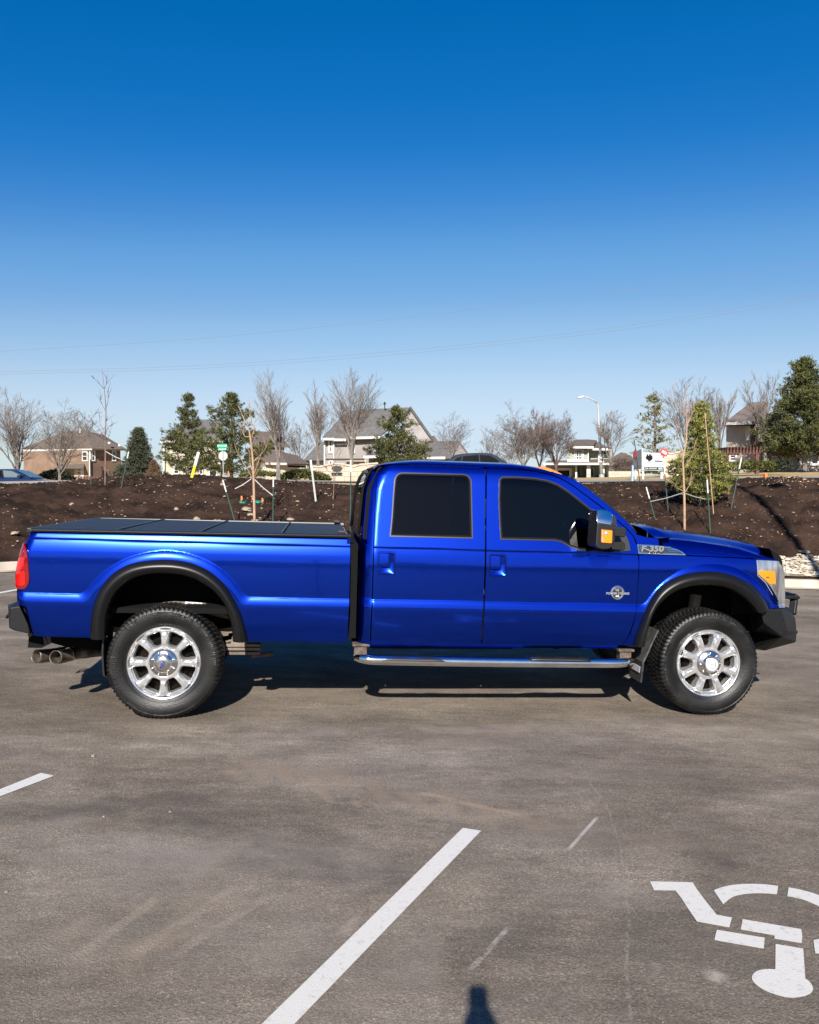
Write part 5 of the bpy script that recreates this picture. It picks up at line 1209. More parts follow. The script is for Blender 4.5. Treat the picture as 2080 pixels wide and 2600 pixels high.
# ---- badges
bp_ = tf([z8(*p) for p in [(347,393),(440,396),(530,404),(600,416),(650,430),(690,450),(716,474),(600,471),(480,467),(358,462)]])
def badge(s):
    f = fender[0 if s < 0 else 1]
    b_ = panel('fender_badge', bp_, M['chrome'], f, f_base, [inset(bp_, .010)], s, .009, step=.05, thick=.012)
    panel('badge_recess', inset(bp_, .008), M['badge_dark'], b_, f_base, [], s, .004, step=.05, thick=.006)
    lo = tf([z8(*p) for p in [(352,452),(500,458),(640,460),(712,473),(600,471),(480,467),(358,462)]]); panel('badge_lower_bar', lo, M['chrome'], b_, f_base, [], s, .011, step=.05, thick=.006)
    for k in range(4):
        ya = 408+11*k; l2 = tf([z8(570+4*k, ya+1), z8(600+24*k-(6*k if k > 2 else 0), ya+3), z8(600+24*k-(6*k if k > 2 else 0), ya+7), z8(570+4*k, ya+5)]); panel('badge_bar', l2, M['chrome'], b_, f_base, [], s, .009, step=.05, thick=.004)
    c = TF(z8(462, 431)); rz = -.012; o_ = f_base(*c)+.012
    if s < 0:
        tilt = Matrix.Rotation(.22, 4, 'X')
        text_obj('badge_letters', 'F-350', .062, M['badge_letter'], b_, Matrix.Translation((c[0], -o_, c[1]+.004)) @ tilt @ Matrix.Rotation(math.pi/2, 4, 'X'), .004, .0022, .1, 1.35)
        c2 = TF(z8(500, 462)); text_obj('badge_letters', 'SUPER DUTY', .017, M['badge_dark'], b_, Matrix.Translation((c2[0]-.02, -f_base(*c2)-.0125, c2[1])) @ tilt @ Matrix.Rotation(math.pi/2, 4, 'X'), .0006, .0003, 0, 1.5)
badge(-1); badge(1)
zE = lambda x, y: (1480+x/9.583, 1450+y/9.583)
ec = TF(zE(835, 535)); eo = f_base(*ec); fdn = front_door[0]
mb = MB(); a, b_ = revolve([(.0, -.002), (.028, -.002), (.0295, -.007), (.034, -.009), (.0385, -.007), (.040, .0), (.040, .004)], 48); mb.add(a, b_)
for k in range(24):
    t = math.pi*k/12
    if math.sin(t) > -.25: x, z = .0415*math.cos(t), .0415*math.sin(t); mb.box(x-.003, x+.003, -.006, .003, z-.003, z+.003)
em = mb.build('engine_emblem', M['chrome'], fdn, True); mb = MB(); a, b_ = revolve([(.0, -.0045), (.029, -.0045), (.029, .0)], 32); mb.add(a, b_); mb.build('emblem_disc', M['badge_dark'], em); em.location = (ec[0], -eo, ec[1]); em.scale = (1.38, 1.0, 1.38); e = em.modifiers.new('e', 'EDGE_SPLIT'); e.split_angle = math.radians(35)
text_obj('emblem_letters', 'POWER STROKE', .0165, M['badge_letter'], em, Matrix.Translation((0, -.012, -.002)) @ Matrix.Rotation(math.pi/2, 4, 'X'), .0022, .0007, .3, 1.15)
text_obj('emblem_letters', 'V8', .022, M['badge_letter'], em, Matrix.Translation((-.002, -.006, .017)) @ Matrix.Rotation(math.pi/2, 4, 'X'), .0018, .0006)
text_obj('emblem_letters', '6.7L', .013, M['white_plastic'], em, Matrix.Translation((.001, -.006, -.018)) @ Matrix.Rotation(math.pi/2, 4, 'X'), .0015, .0004)
# antenna on the near fender
ab = TL(zM(1135, 525), -.88); at_ = TL(zM(1125, 380), -.88); mb = MB(); mb.tube([(ab[0], -.88, ab[1]-.01), (ab[0], -.88, ab[1]+.035)], [.008, .005], 8); mb.tube([(ab[0], -.88, ab[1]+.03), (at_[0], -.88, at_[1]+.02)], .0016, 5); mb.build('antenna', M['black_plastic'], truck)
# ---- cabin
mb = MB(); 
MB().box(1.60, 3.70, -.88, .88, .60, .78).build('cabin_floor', M['dark_void'], truck)
MB().prism([(3.35, 1.10), (3.82, 1.10), (3.82, 1.37), (3.60, 1.385), (3.40, 1.33)], -.80, .80).build('dashboard', M['seat'], truck, bevel=.02)
for x0 in (1.75, 2.72):
    for y in (-.45, .45):
        st_ = MB().prism([(x0, .80), (x0+.52, .80), (x0+.54, .98), (x0+.10, 1.0), (x0-.06, 1.52), (x0-.18, 1.50)], y-.25, y+.25).build('seat', M['seat'], truck, bevel=.03)
        MB().prism([(x0-.16, 1.54), (x0-.06, 1.54), (x0-.07, 1.74), (x0-.17, 1.74)], y-.13, y+.13).build('headrest', M['seat'], st_, bevel=.03)
mb = MB(); mb.tube([(3.30+.06*math.sin(t), .45+.19*math.cos(t), 1.30+.18*math.sin(t)) for t in [i*math.pi/12 for i in range(25)]], .014, 8); mb.tube([(3.30, .45, 1.30), (3.5, .45, 1.22)], .03, 8); mb.build('steering_wheel', M['seat'], truck, True)
MB().box(3.06, 3.09, -.12, .12, 1.83, 1.90).build('interior_mirror', M['chrome'], truck, bevel=.01)
MB().box(1.62, 3.1, -.70, .70, 1.975, 1.985).build('headliner', M['seat'], truck)
# ------------------------------------------------------------------ plants
M['bark'] = noisy('grey_bark', (0.10, 0.085, 0.075), (0.20, 0.175, 0.155), 6, 0.9)
M['twig'] = noisy('winter_twigs', (0.085, 0.068, 0.058), (0.18, 0.152, 0.132), 2, 0.9)
M['twig_dark'] = noisy('dark_winter_twigs', (0.07, 0.05, 0.042), (0.14, 0.10, 0.085), 2, 0.9)
M['orange_bark'] = noisy('orange_brown_bark', (0.27, 0.165, 0.10), (0.38, 0.255, 0.17), 5, 0.8)
M['dark_bark'] = noisy('dark_sapling_bark', (0.10, 0.06, 0.045), (0.20, 0.13, 0.10), 5, 0.8)
def leafy(name, c1, c2, c3):
    m = noisy(name, c1, c2, 1.6, 0.75, detail=4, lo=.38, hi=.62, spec=.25); nt, b = nodes_of(m); N = nt.nodes; Lk = nt.links
    src = b.inputs['Base Color'].links[0].from_socket; tc = N.new('ShaderNodeTexCoord'); n = N.new('ShaderNodeTexNoise'); n.inputs['Scale'].default_value = 9
    r = N.new('ShaderNodeValToRGB'); r.color_ramp.elements[0].position = .5; r.color_ramp.elements[1].position = .68; mx = N.new('ShaderNodeMix'); mx.data_type = 'RGBA'; mx.inputs[7].default_value = (*c3, 1)
    Lk.new(tc.outputs['Object'], n.inputs[0]); Lk.new(n.outputs[0], r.inputs[0]); Lk.new(r.outputs[0], mx.inputs[0]); Lk.new(src, mx.inputs[6]); Lk.new(mx.outputs[2], b.inputs['Base Color']); return m
M['pine'] = leafy('pine_needles', (0.022, 0.031, 0.010), (0.080, 0.088, 0.027), (0.16, 0.152, 0.05))
M['spruce'] = leafy('spruce_needles', (0.022, 0.030, 0.017), (0.065, 0.075, 0.046), (0.12, 0.12, 0.075))
M['open_pine'] = leafy('yellowing_pine_needles', (0.06, 0.07, 0.025), (0.16, 0.15, 0.05), (0.28, 0.20, 0.06))
M['arbor'] = leafy('arborvitae_sprays', (0.05, 0.06, 0.014), (0.17, 0.175, 0.040), (0.36, 0.32, 0.10))
M['dry_spruce'] = leafy('brown_spruce_needles', (0.10, 0.055, 0.03), (0.17, 0.10, 0.055), (0.20, 0.13, 0.08))
M['juniper'] = leafy('juniper_needles', (0.028, 0.036, 0.010), (0.085, 0.095, 0.024), (0.14, 0.14, 0.045))
M['yew'] = leafy('dark_yew_needles', (0.010, 0.016, 0.009), (0.022, 0.032, 0.017), (0.045, 0.055, 0.03))

def seg_mesh(segs, fat=0.03):
    """tapering twigs as thin prisms; segs: (p0, p1, r0, r1)"""
    vs = []; fs = []
    for p0, p1, r0, r1 in segs:
        d = p1-p0
        if d.length < 1e-6: continue
        d.normalize(); a = Vector((0, 0, 1)) if abs(d.z) < .9 else Vector((1, 0, 0)); u = d.cross(a).normalized(); w = d.cross(u); n = 6 if r0 > fat else 3; b = len(vs)
        for k in range(n):
            t = 2*math.pi*k/n; e = u*math.cos(t)+w*math.sin(t); vs.append(p0+e*r0); vs.append(p1+e*r1)
        for k in range(n): j = (k+1) % n; fs.append((b+2*k, b+2*j, b+2*j+1, b+2*k+1))
    return vs, fs
def bare_segs(rg, H, W, trunk_h, limbs, kids, spread, r0, rtip, fan=1.0, low=0.25):
    """leafless crown fitted to height H and width W; returns trunk segments and twig segments"""
    segs = []
    def grow(p, d, L, r, lev):
        n = 5 if lev <= 1 else 3; q_ = p; pts = [(p, r)]; dd = d.copy()
        for i in range(n):
            j = Vector((rg.gauss(0, 1), rg.gauss(0, 1), rg.gauss(0, .6)))*(.10 if lev < 2 else .16); dd = (dd+j+Vector((0, 0, .07*fan))).normalized(); q2 = q_+dd*(L/n); rr = r*(1-.75*(i+1)/n)
            rr = max(rtip, rr); segs.append((q_, q2, pts[-1][1], rr, lev)); q_ = q2; pts.append((q_, rr, dd.copy()))
        if lev >= len(kids): return
        for k in range(kids[lev]):
            t = low+(1-low)*(k+rg.random()*.8)/kids[lev]; i = min(n-1, int(t*n)); a = pts[i][0].lerp(pts[i+1][0], t*n-i) if i+1 < len(pts) else pts[-1][0]
            base = pts[i+1][2]; side = Vector((rg.gauss(0, 1), rg.gauss(0, 1), rg.gauss(0, .35))); side -= base*side.dot(base)
            if side.length < 1e-3: continue
            side.normalize(); ang = spread*(.6+.6*rg.random()); nd = (base*math.cos(ang)+side*math.sin(ang)).normalized()
            grow(a, nd, L*(.62-.28*t)*(.8+.4*rg.random()), max(rtip, pts[i][1]*.55), lev+1)
    segs.append((Vector((0, 0, -.1)), Vector((0, 0, trunk_h)), r0*1.25, r0, 0))
    for k in range(limbs):
        a = 2*math.pi*(k+.5*rg.random())/limbs; ang = spread*(.25+.75*rg.random()) if k else .05
        d = Vector((math.cos(a)*math.sin(ang), math.sin(a)*math.sin(ang), math.cos(ang))); grow(Vector((0, 0, trunk_h*(.75+.25*rg.random()))), d, (H-trunk_h)*(.55+.45*rg.random()), r0*.55, 1)
    hi = sorted(s[1].z for s in segs)[int(len(segs)*.995)]; xs = sorted(abs(s[1].x) for s in segs)[int(len(segs)*.97)]
    kz = H/hi; kx = (W/2)/max(.1, xs)
    fit = lambda p: Vector((p.x*kx, p.y*kx, p.z*kz))
    return [(fit(a), fit(b_), c, d, l) for a, b_, c, d, l in segs]
def bare_tree(px, base_py, top_py, wpx, Y, label, seed, trunk=.12, limbs=6, kids=(0, 8, 6, 5), spread=.55, r0=None, mat='twig', bark='bark', low=.25, base_z=None, rtip=None, group='bare winter trees', depth=None, fan=1.0, cat='bare tree', name='bare_tree'):
    p = at(px, base_py, Y); H = (base_py-top_py)/F*Y; W = wpx/F*Y; rg = random.Random(seed); r0 = r0 or H*.018; rtip = rtip or Y*.00010
    S = bare_segs(rg, H, W, H*trunk, limbs, kids, spread, r0, rtip, fan, low)
    root = empty(name, p, rg.random()*0, label, cat, group)
    v, f = seg_mesh([s[:4] for s in S if s[4] <= 1]); mesh_obj('trunk', v, f, M[bark], root)
    v, f = seg_mesh([s[:4] for s in S if s[4] > 1]); mesh_obj('crown', v, f, M[mat], root)
    return root
def conifer(px, base_py, top_py, wpx, Y, label, seed, kind='pine', trunk_show=.08, shape='cone', dens=1.0, skew=0, name='pine_tree', cat='pine tree', group='evergreen trees', tuft=None, bare_low=0.0):
    p = at(px, base_py, Y); H = (base_py-top_py)/F*Y; W = wpx/F*Y; rg = random.Random(seed); root = empty(name, p, 0, label, cat, group)
    vs = []; fs = []; tw = []
    def prof_w(t):                                      # half width at relative height t
        if shape == 'cone': return (1-t)**1.0*(1.0+.18*math.sin(t*9+seed))+.01
        if shape == 'round': return ((1-t)**.92*(1.12+.18*math.sin(t*13+seed*2)) if t > .16 else .72+.18*t/.16)+.015
        if shape == 'column': return (1-t**3)*.95*(1-.25*max(0, .15-t)/.15)
        return (1-t)**.6
    ts = tuft or H*.045; layers = int((17 if kind != 'spruce' else 26)*dens**.5)
    def clump(c, out, size):
        """a bunch of short needle blades radiating outward and up"""
        for k in range(8):
            d = (out*.7+Vector((rg.gauss(0, 1), rg.gauss(0, 1), rg.gauss(.45, .7)))*.75).normalized(); L = size*(.5+.6*rg.random()); w = size*.16
            s_ = d.cross(Vector((rg.gauss(0, 1), rg.gauss(0, 1), rg.gauss(0, 1)))).normalized()*w; b = len(vs); a = c+Vector((rg.gauss(0, 1), rg.gauss(0, 1), rg.gauss(0, 1)))*size*.2
            vs.extend([a-s_*.5, a+s_*.5, a+d*L*.7+s_*.5, a+d*L, a+d*L*.7-s_*.5]); fs.append((b, b+1, b+2, b+3, b+4))
    def pad(c, out, rad):
        for k in range(max(3, int(9*min(1.3, dens)))): clump(c+Vector((rg.gauss(0, 1)*rad*.52, rg.gauss(0, 1)*rad*.52, rg.gauss(0, 1)*rad*.28)), out, ts*.62*(.7+.6*rg.random()))
    for i in range(layers):
        t = trunk_show+(1-trunk_show)*(i+rg.random()*.6)/layers; z = t*H; tt = (t-trunk_show)/(1-trunk_show); R = prof_w(tt)*W/2; nb = max(4, int((11-5*tt)*(.7+.35*dens)))
        for k in range(nb):
            a = 2*math.pi*(k+rg.random())/nb; lob = 1+.85*noise.noise(Vector((math.cos(a)*1.3, math.sin(a)*1.3, t*7+seed*3.1))); r = R*(.80+.28*rg.random())*lob if kind != 'spruce' else R*(.82+.2*rg.random())
            if kind in ('pine', 'open') and rg.random() < .24: continue
            if kind == 'arbor': r = R*(.80+.22*rg.random())*(1+.25*(lob-1))
            up = (1.25 if kind == 'arbor' else .42 if kind != 'spruce' else -.08)+.30*tt
            d = Vector((math.cos(a), math.sin(a), up)).normalized(); p0 = Vector((0, 0, z-.12*r)); tip = p0+Vector((math.cos(a)*r, math.sin(a)*r, r*up*.7)); tw.append((p0, tip, H*.004, H*.0012))
            m = max(2, int(r/(ts*(1.15 if kind != 'open' else 1.5))))
            for j in range(m):
                q_ = (j+.9)/m
                if q_ < .35 and r > ts: continue
                pad(p0.lerp(tip, min(1, q_))+Vector((rg.gauss(0, 1), rg.gauss(0, 1), rg.gauss(0, .4)))*ts*.22, d, ts*(.75+.35*rg.random()))
    clump(Vector((0, 0, H*.985)), Vector((0, 0, 1)), ts)
    o = mesh_obj('crown', vs, fs, M[{'pine': 'pine', 'spruce': 'spruce', 'open': 'open_pine', 'arbor': 'arbor', 'dry': 'dry_spruce', 'juniper': 'juniper'}[kind]], root)
    v, f = seg_mesh([(Vector((0, 0, -.1)), Vector((0, 0, H*.5)), H*.022, H*.013), (Vector((0, 0, H*.5)), Vector((0, 0, H*.96)), H*.013, H*.003)]+tw); mesh_obj('trunk', v, f, M['bark'], root)
    return root
def hedge(px0, px1, py_top, py_base, Y, depth, label, mat, seed, name='juniper_hedge', lumps=1.0, group=None):
    a, b = at(px0, py_base, Y), at(px1, py_base, Y); L = b.x-a.x; Hh = (py_base-py_top)/F*Y; rg = random.Random(seed); vs = []; fs = []; n = int(L*Hh*depth*240/max(.25, Hh*.9))
    for k in range(min(n, 9000)):
        x = rg.random(); y = rg.random()*depth; e = math.sin(math.pi*min(1, max(0, x)))**.35; hmax = Hh*e*(.72+.35*noise.noise(Vector((x*L*1.1*lumps, y, seed)))); z = hmax*(rg.random()**.45); c = Vector((x*L, y-depth*.5*(z/Hh)*.3, z)); s = .13*min(1.4, .6+Hh*.4)
        d = Vector((rg.gauss(0, 1), rg.gauss(-.4, .8), rg.gauss(.7, .6))).normalized(); q_ = d.cross(Vector((rg.gauss(0, 1), rg.gauss(0, 1), rg.gauss(0, 1)))).normalized()*s*.35; i = len(vs); vs += [c-q_, c+q_, c+d*s*1.6+q_*.6, c+d*s*2.2]; fs.append((i, i+1, i+2, i+3))
    o = mesh_obj(name, vs, fs, M[mat]); o.location = a; return tag(o, label, 'hedge' if 'hedge' in name else 'shrub', group)

# evergreens
conifer(476, 1208, 1000, 145, 72, 'ragged dark pine at left centre, the one left of the street sign', 11, 'pine', .05, 'cone', 1.0, tuft=.36)
conifer(588, 1210, 1001, 195, 66, 'broad yellow-green pine behind the street sign', 12, 'pine', .04, 'round', 1.1, tuft=.36)
conifer(352, 1212, 1089, 118, 88, 'squat dark blue-green spruce right of the brown house', 13, 'spruce', .02, 'cone', 1.25, name='spruce_tree', cat='spruce', tuft=.36)
conifer(391, 1212, 1168, 34, 84, 'small rusty brown spruce in front of the dark spruce', 14, 'dry', .02, 'cone', .6, name='spruce_tree', cat='spruce', tuft=.22)
conifer(1008, 1200, 1034, 150, 64, 'rounded olive pine in front of the grey gabled house', 15, 'pine', .05, 'round', 1.1, tuft=.36)
conifer(1663, 1200, 997, 118, 70, 'sparse yellowing pine with open layers behind the white signboard', 16, 'open', .12, 'cone', .42, tuft=.48)
conifer(2043, 1190, 914, 200, 56, 'very large dense pine at the right edge in front of the low wing', 17, 'pine', .12, 'round', 1.7, tuft=.40)
conifer(2125, 1195, 930, 130, 64, 'second tall pine cut off by the right edge of the picture', 18, 'pine', .08, 'round', 1.0, tuft=.42)
pe = hit(1780, 1286)
conifer(1780, 1288, 1024, 150, pe.y, 'young arborvitae with yellow-green sprays planted in the dark soil', 19, 'arbor', .0, 'cone', 1.5, name='arborvitae', cat='evergreen shrub', group=None, tuft=.115)
# bare trees
bare_tree(45, 1224, 985, 150, 62, 'large grey bare tree at the far left edge', 21, .10, 9, (0, 9, 6, 5), .42)
bare_tree(152, 1222, 1032, 165, 58, 'twiggy round bare tree in front of the brown house', 22, .10, 8, (0, 9, 6, 5), .75)
bare_tree(205, 1180, 1038, 110, 150, 'pale bare tree rising behind the brown roof', 23, .2, 7, (0, 7, 5, 4), .6)
bare_tree(707, 1219, 940, 118, 46, 'tall slender bare tree right of the orange-barked sapling', 24, .20, 6, (0, 11, 6, 4), .32, low=.2)
bare_tree(808, 1195, 975, 62, 60, 'narrow bare tree just left of the grey gabled house', 25, .18, 5, (0, 9, 6, 5), .30, low=.2)
bare_tree(893, 1190, 936, 135, 58, 'tall bare tree in front of the left end of the grey roof', 26, .12, 8, (0, 9, 6, 4), .38, low=.2)
bare_tree(760, 1195, 1075, 75, 90, 'small hazy bare tree between two slender ones', 27, .1, 7, (0, 7, 5, 4), .55)
bare_tree(1146, 1200, 1055, 95, 62, 'thin bare tree standing before the lower grey wing', 28, .25, 6, (0, 7, 5, 3), .55)
bare_tree(1248, 1200, 1082, 78, 80, 'small bare tree left of the wide dark one behind the cab', 29, .15, 6, (0, 7, 5, 3), .5)
bare_tree(1330, 1205, 1030, 150, 60, 'wide spreading bare tree behind the cab roof', 30, .16, 9, (0, 9, 6, 5), .75, mat='twig_dark', bark='bark')
bare_tree(1412, 1212, 1038, 120, 62, 'dense reddish-brown bare tree left of the green house', 31, .2, 9, (0, 9, 7, 6), .8, mat='twig_dark', bark='twig_dark')
bare_tree(1370, 1212, 1060, 90, 64, 'dark bare tree between the wide one and the reddish one', 38, .2, 8, (0, 8, 6, 5), .7, mat='twig_dark', bark='twig_dark')
bare_tree(1550, 1213, 1042, 85, 72, 'bare pale-trunked tree right of the tall street lamp', 32, .3, 5, (0, 9, 6, 5), .45)
bare_tree(1745, 1200, 968, 120, 54, 'tall bare tree directly behind the arborvitae', 33, .2, 6, (0, 9, 7, 5), .42)
bare_tree(1828, 1195, 990, 66, 56, 'slim bare tree between the arborvitae and the taupe house', 34, .2, 5, (0, 9, 6, 5), .38)
bare_tree(1943, 1190, 942, 105, 57, 'dark-stemmed bare tree in front of the taupe house', 35, .3, 6, (0, 9, 6, 5), .42)
bare_tree(1583, 1211, 1158, 75, 70, 'low bushy bare tree left of the signboard', 36, .15, 8, (0, 9, 7, 5), 1.0, mat='twig_dark', bark='twig_dark')
bare_tree(1300, 1200, 1120, 90, 110, 'faint bare tree far behind the dark SUV', 37, .15, 7, (0, 7, 5, 4), .6)
# hedges
hedge(606, 712, 1194, 1213, 52, 1.2, 'low green juniper hedge left of the tall slender bare tree', 'juniper', 41)
hedge(708, 832, 1188, 1222, 49, 1.8, 'larger green juniper hedge left of the stone wall', 'juniper', 42)
hedge(1850, 1995, 1166, 1196, 50, 2.0, 'long clipped green hedge under the red pergola', 'juniper', 43)
hedge(1984, 2016, 1164, 1196, 49.5, 1.2, 'small dark rounded shrub at the end of the clipped hedge', 'yew', 44, name='yew_shrub')
hedge(1636, 1684, 1194, 1204, 52, 1.0, 'strip of dark green hedge seen under the white signboard', 'juniper', 45)
hedge(1516, 1546, 1202, 1215, 78, 1.2, 'small round dark bush beside the street lamp', 'yew', 46, name='yew_shrub')
hedge(92, 165, 1188, 1222, 66, 2.2, 'dark bush behind the parked blue car', 'yew', 48, name='yew_shrub')
pg_ = hit(2062, 1440)
hedge(2046, 2120, 1425, 1452, pg_.y, .7, 'small low evergreen shrub in the white gravel at right', 'juniper', 47, name='creeping_shrub')

# ------------------------------------------------------------------ saplings, stakes, flags on the slope
def limb_tree(name, label, base, pts_trunk, branches, r0, mat, cat='young tree', group='staked saplings', twigs=0, seed=1):
    """a young tree drawn from its trunk line and limbs; coordinates are photo pixels at the depth of its foot"""
    Y = base.y; root = empty(name, base, 0, label, cat, group); rg = random.Random(seed)
    W = lambda p, dy=0: at(p[0], p[1], Y)-base+Vector((0, dy, 0))
    T = smoothcurve([W(p) for p in pts_trunk], 5); T[0] = Vector((T[0].x, 0, -.08)); n = len(T); mb = MB(); mb.tube(T, [r0*(1-.82*i/(n-1)) for i in range(n)], 8); mb.build('trunk', M[mat], root, True)
    mb = MB()
    for B in branches:
        dy = rg.uniform(-.35, .35); L_ = len(B); P = smoothcurve([W(p, dy*i/(L_-1)) for i, p in enumerate(B)], 4); m = len(P); rb = r0*.36; mb.tube(P, [max(.0035, rb*(1-.85*i/(m-1))) for i in range(m)], 5)
        for k in range(twigs):
            i = rg.randrange(m//3, m-1); q_ = P[i]; d = (P[i+1]-P[i]).normalized(); d = (d+Vector((rg.gauss(0, .6), rg.gauss(0, .6), .3))).normalized(); L2 = rg.uniform(.12, .4); mb.tube([q_, q_+d*L2*.5+Vector((0, 0, .01)), q_+d*L2], [.006, .0045, .003], 4)
    mb.build('crown', M[mat], root, True); return root
zA = lambda x, y: (x/3.317, 900+y/3.317)
zb2 = lambda x, y: (500+x/3.317, 900+y/3.317)
z4 = lambda x, y: (1540+x/3.194, 860+y/3.194)
m_ = lambda f, P: [f(*p) for p in P]
bA = hit(267, 1233); limb_tree('sapling', 'tall thin dark bare sapling on the crest in front of the brown house', bA, m_(zA, [(886,1110),(888,900),(888,700),(893,500),(888,380),(878,285),(862,130)]),
  [m_(zA, P) for P in [[(880,290),(840,240),(798,185)],[(882,285),(900,240),(912,165)],[(888,470),(860,420),(835,345)],[(893,450),(925,390),(930,310)],[(893,700),(860,630),(820,560),(812,500)],[(880,690),(840,620),(785,540)],[(892,720),(940,690),(992,580)],[(893,660),(915,620),(940,605)],[(890,570),(918,548)],[(890,800),(930,780),(970,760)],[(884,720),(850,690),(810,640)]]], .024, 'dark_bark', twigs=3, seed=1)
bB = hit(646, 1346); limb_tree('sapling', 'orange-barked sapling with forked limbs right behind the bed cover', bB, m_(zb2, [(487,1480),(484,1300),(478,1050),(468,850),(450,700),(430,600),(395,540),(350,430)]),
  [m_(zb2, P) for P in [[(455,740),(470,640),(480,500),(470,430)],[(450,690),(400,690),(370,640),(345,560)],[(465,1030),(420,950),(345,810),(330,720)],[(468,980),(440,900),(435,800)],[(478,1020),(520,900),(560,780)],[(480,900),(540,830),(575,770)],[(430,600),(440,520),(420,420),(400,330)],[(455,700),(500,640),(470,560)],[(480,1040),(540,960),(600,900)]]], .036, 'orange_bark', twigs=3, seed=2)
bC = hit(846, 1270); limb_tree('sapling', 'small dark sapling in front of the stone wall', bC, m_(zb2, [(1148,1232),(1155,1080),(1150,900),(1146,850)]),
  [m_(zb2, P) for P in [[(1152,980),(1120,900),(1085,850)],[(1152,930),(1200,850),(1215,790)],[(1154,1060),(1190,1000),(1230,960)],[(1150,1020),(1110,980),(1095,930)],[(1150,900),(1165,840),(1180,800)]]], .016, 'dark_bark', twigs=2, seed=3)
bD = hit(1738, 1352); limb_tree('sapling', 'tan-barked sapling standing before the arborvitae', bD, m_(z4, [(634,1570),(632,1300),(625,1100),(622,960),(645,850),(652,700),(650,560),(645,420),(632,360)]),
  [m_(z4, P) for P in [[(655,740),(670,560),(685,380),(700,265)],[(622,1000),(590,900),(545,800),(500,680)],[(630,1050),(680,960),(700,870)],[(628,1240),(580,1200),(505,1120)],[(640,1240),(700,1170),(740,1100)],[(625,960),(560,920),(500,900)],[(652,640),(600,560),(560,480),(535,375)],[(655,700),(700,620),(740,520)]]], .030, 'orange_bark', twigs=4, seed=4)
M['stake_green'] = noisy('green_painted_steel', (0.02, 0.05, 0.04), (0.04, 0.08, 0.065), 20, .6)
M['white_paint'] = pm('white_paint', (.60, .59, .57), .6)
M['strap'] = pm('grey_strap', (.40, .40, .37), .7)
M['flag'] = pm('orange_flag', (.85, .16, .03), .6)
M['yellow'] = pm('yellow_sleeve', (.80, .62, .03), .5)
def stake(top, base_px, label, white=.16, lower='stake_green', upper='white_paint', r=.0145, base=None, group='tree stakes', name='tree_stake', cat='stake', cut=None):
    b = base or hit(*base_px); t = at(top[0], top[1], b.y); d = t-b; root = empty(name, b, 0, label, cat, group)
    f = cut if cut is not None else 1-min(.9, white/d.length)
    mb = MB(); m = d*f; mb.tube([-d*.04, m], r, 6); mb.box(-.001, .001, -.001, .001, 0, .001) if False else None; mb.build('post', M[lower], root, False)
    MB().tube([m, d], r*1.12, 6).build('post_tip', M[upper], root); return b, t
ST = [((229,1148), (231,1230), 'upright green stake with a long white tip, left of the tall dark sapling', .20), ((327,1147), (308,1243), 'leaning green stake with white tip, right of the tall dark sapling', .18),
      ((566,1219), (602,1345), 'leaning green stake left of the orange-barked sapling', .28), ((694.5,1210), (693,1345), 'upright green stake right of the orange-barked sapling', .24),
      ((891,1168), (890,1345), 'upright green stake beside the rear of the cab', .28), ((1641,1237), (1664,1318), 'leaning green stake nearest the hood with a white tip', .28),
      ((1795.5,1218), (1804,1356), 'upright green stake right of the tan-barked sapling', .30), ((1883,1161), (1857,1296), 'leaning green stake right of the arborvitae', .28)]
SB = []
for t_, b_, l_, w_ in ST: SB.append(stake(t_, b_, l_, w_))
stake((789,1168), (802.5,1270), 'pale grey-green wooden stake leaning left of the small dark sapling', .3, 'strap', 'white_paint', .028)
b_red, t_red = stake((1684,1160), (1697,1297), 'long green stake leaning in front of the white signboard', .42)
stake((505,1148), (487,1211), 'yellow and white marker post on the crest', .1, 'yellow', 'white_paint', .045, name='marker_post', cat='marker post', group=None, cut=.48)
stake((1790,1048), (1781,1287), 'thin bamboo cane standing in front of the arborvitae', .1, 'orange_bark', 'orange_bark', .013, base=Vector((hit(1781,1287).x, hit(1781,1287).y-.75, hit(1781,1287).z-.08)), name='bamboo_cane', cat='cane', group=None)
def strap(p0, p1, label):
    mb = MB(); m = (p0+p1)/2+Vector((0, 0, -.02)); mb.tube([p0, m, p1], .012, 5); tag(mb.build('guy_strap', M['strap']), label, 'strap', 'guy straps')
def on(b, px, py): return at(px, py, b.y)
strap(on(bB, 643, 1214), on(SB[3][0], 694, 1259), 'grey strap from the orange-barked sapling down to the right stake'); strap(on(bB, 638, 1216), on(bB, 597, 1241), 'grey strap running left from the orange-barked sapling')
strap(on(SB[5][0], 1651, 1274), on(bD, 1736, 1251), 'grey strap between the stake nearest the hood and the tan sapling'); strap(on(bD, 1737, 1252), on(SB[7][0], 1795, 1268), 'grey strap from the tan sapling to the upright stake on its right')
strap(on(bA, 270, 1147), on(SB[1][0], 317, 1170), 'grey strap between the tall dark sapling and its leaning stake')
def flag(px, py, label, h=.16, lean=.05):
    b = hit(px, py+4); root = empty('marker_flag', b, 0, label, 'marker flag', 'orange marker flags'); MB().tube([(0, 0, -.03), (0, 0, h)], .003, 4).build('wire', M['strap'], root)
    mb = MB(); mb.prism([(0, h*.45), (.02, h*.35), (.045, h*.62), (.03, h), (.0, h*.98)], -.004, .004); mb.build('cloth', M['flag'], root)
for a in [(612, 1276, 'orange marker flag above the left green valve cover', .20), (640, 1272, 'orange marker flag half hidden by the orange-barked sapling', .17), (665, 1274, 'orange marker flag above the right green valve cover', .19), (579, 1213, 'small orange flag on the crest beside the street sign', .24)]: flag(*a)
M['valve_green'] = pm('green_valve_cover', (.01, .16, .10), .5)
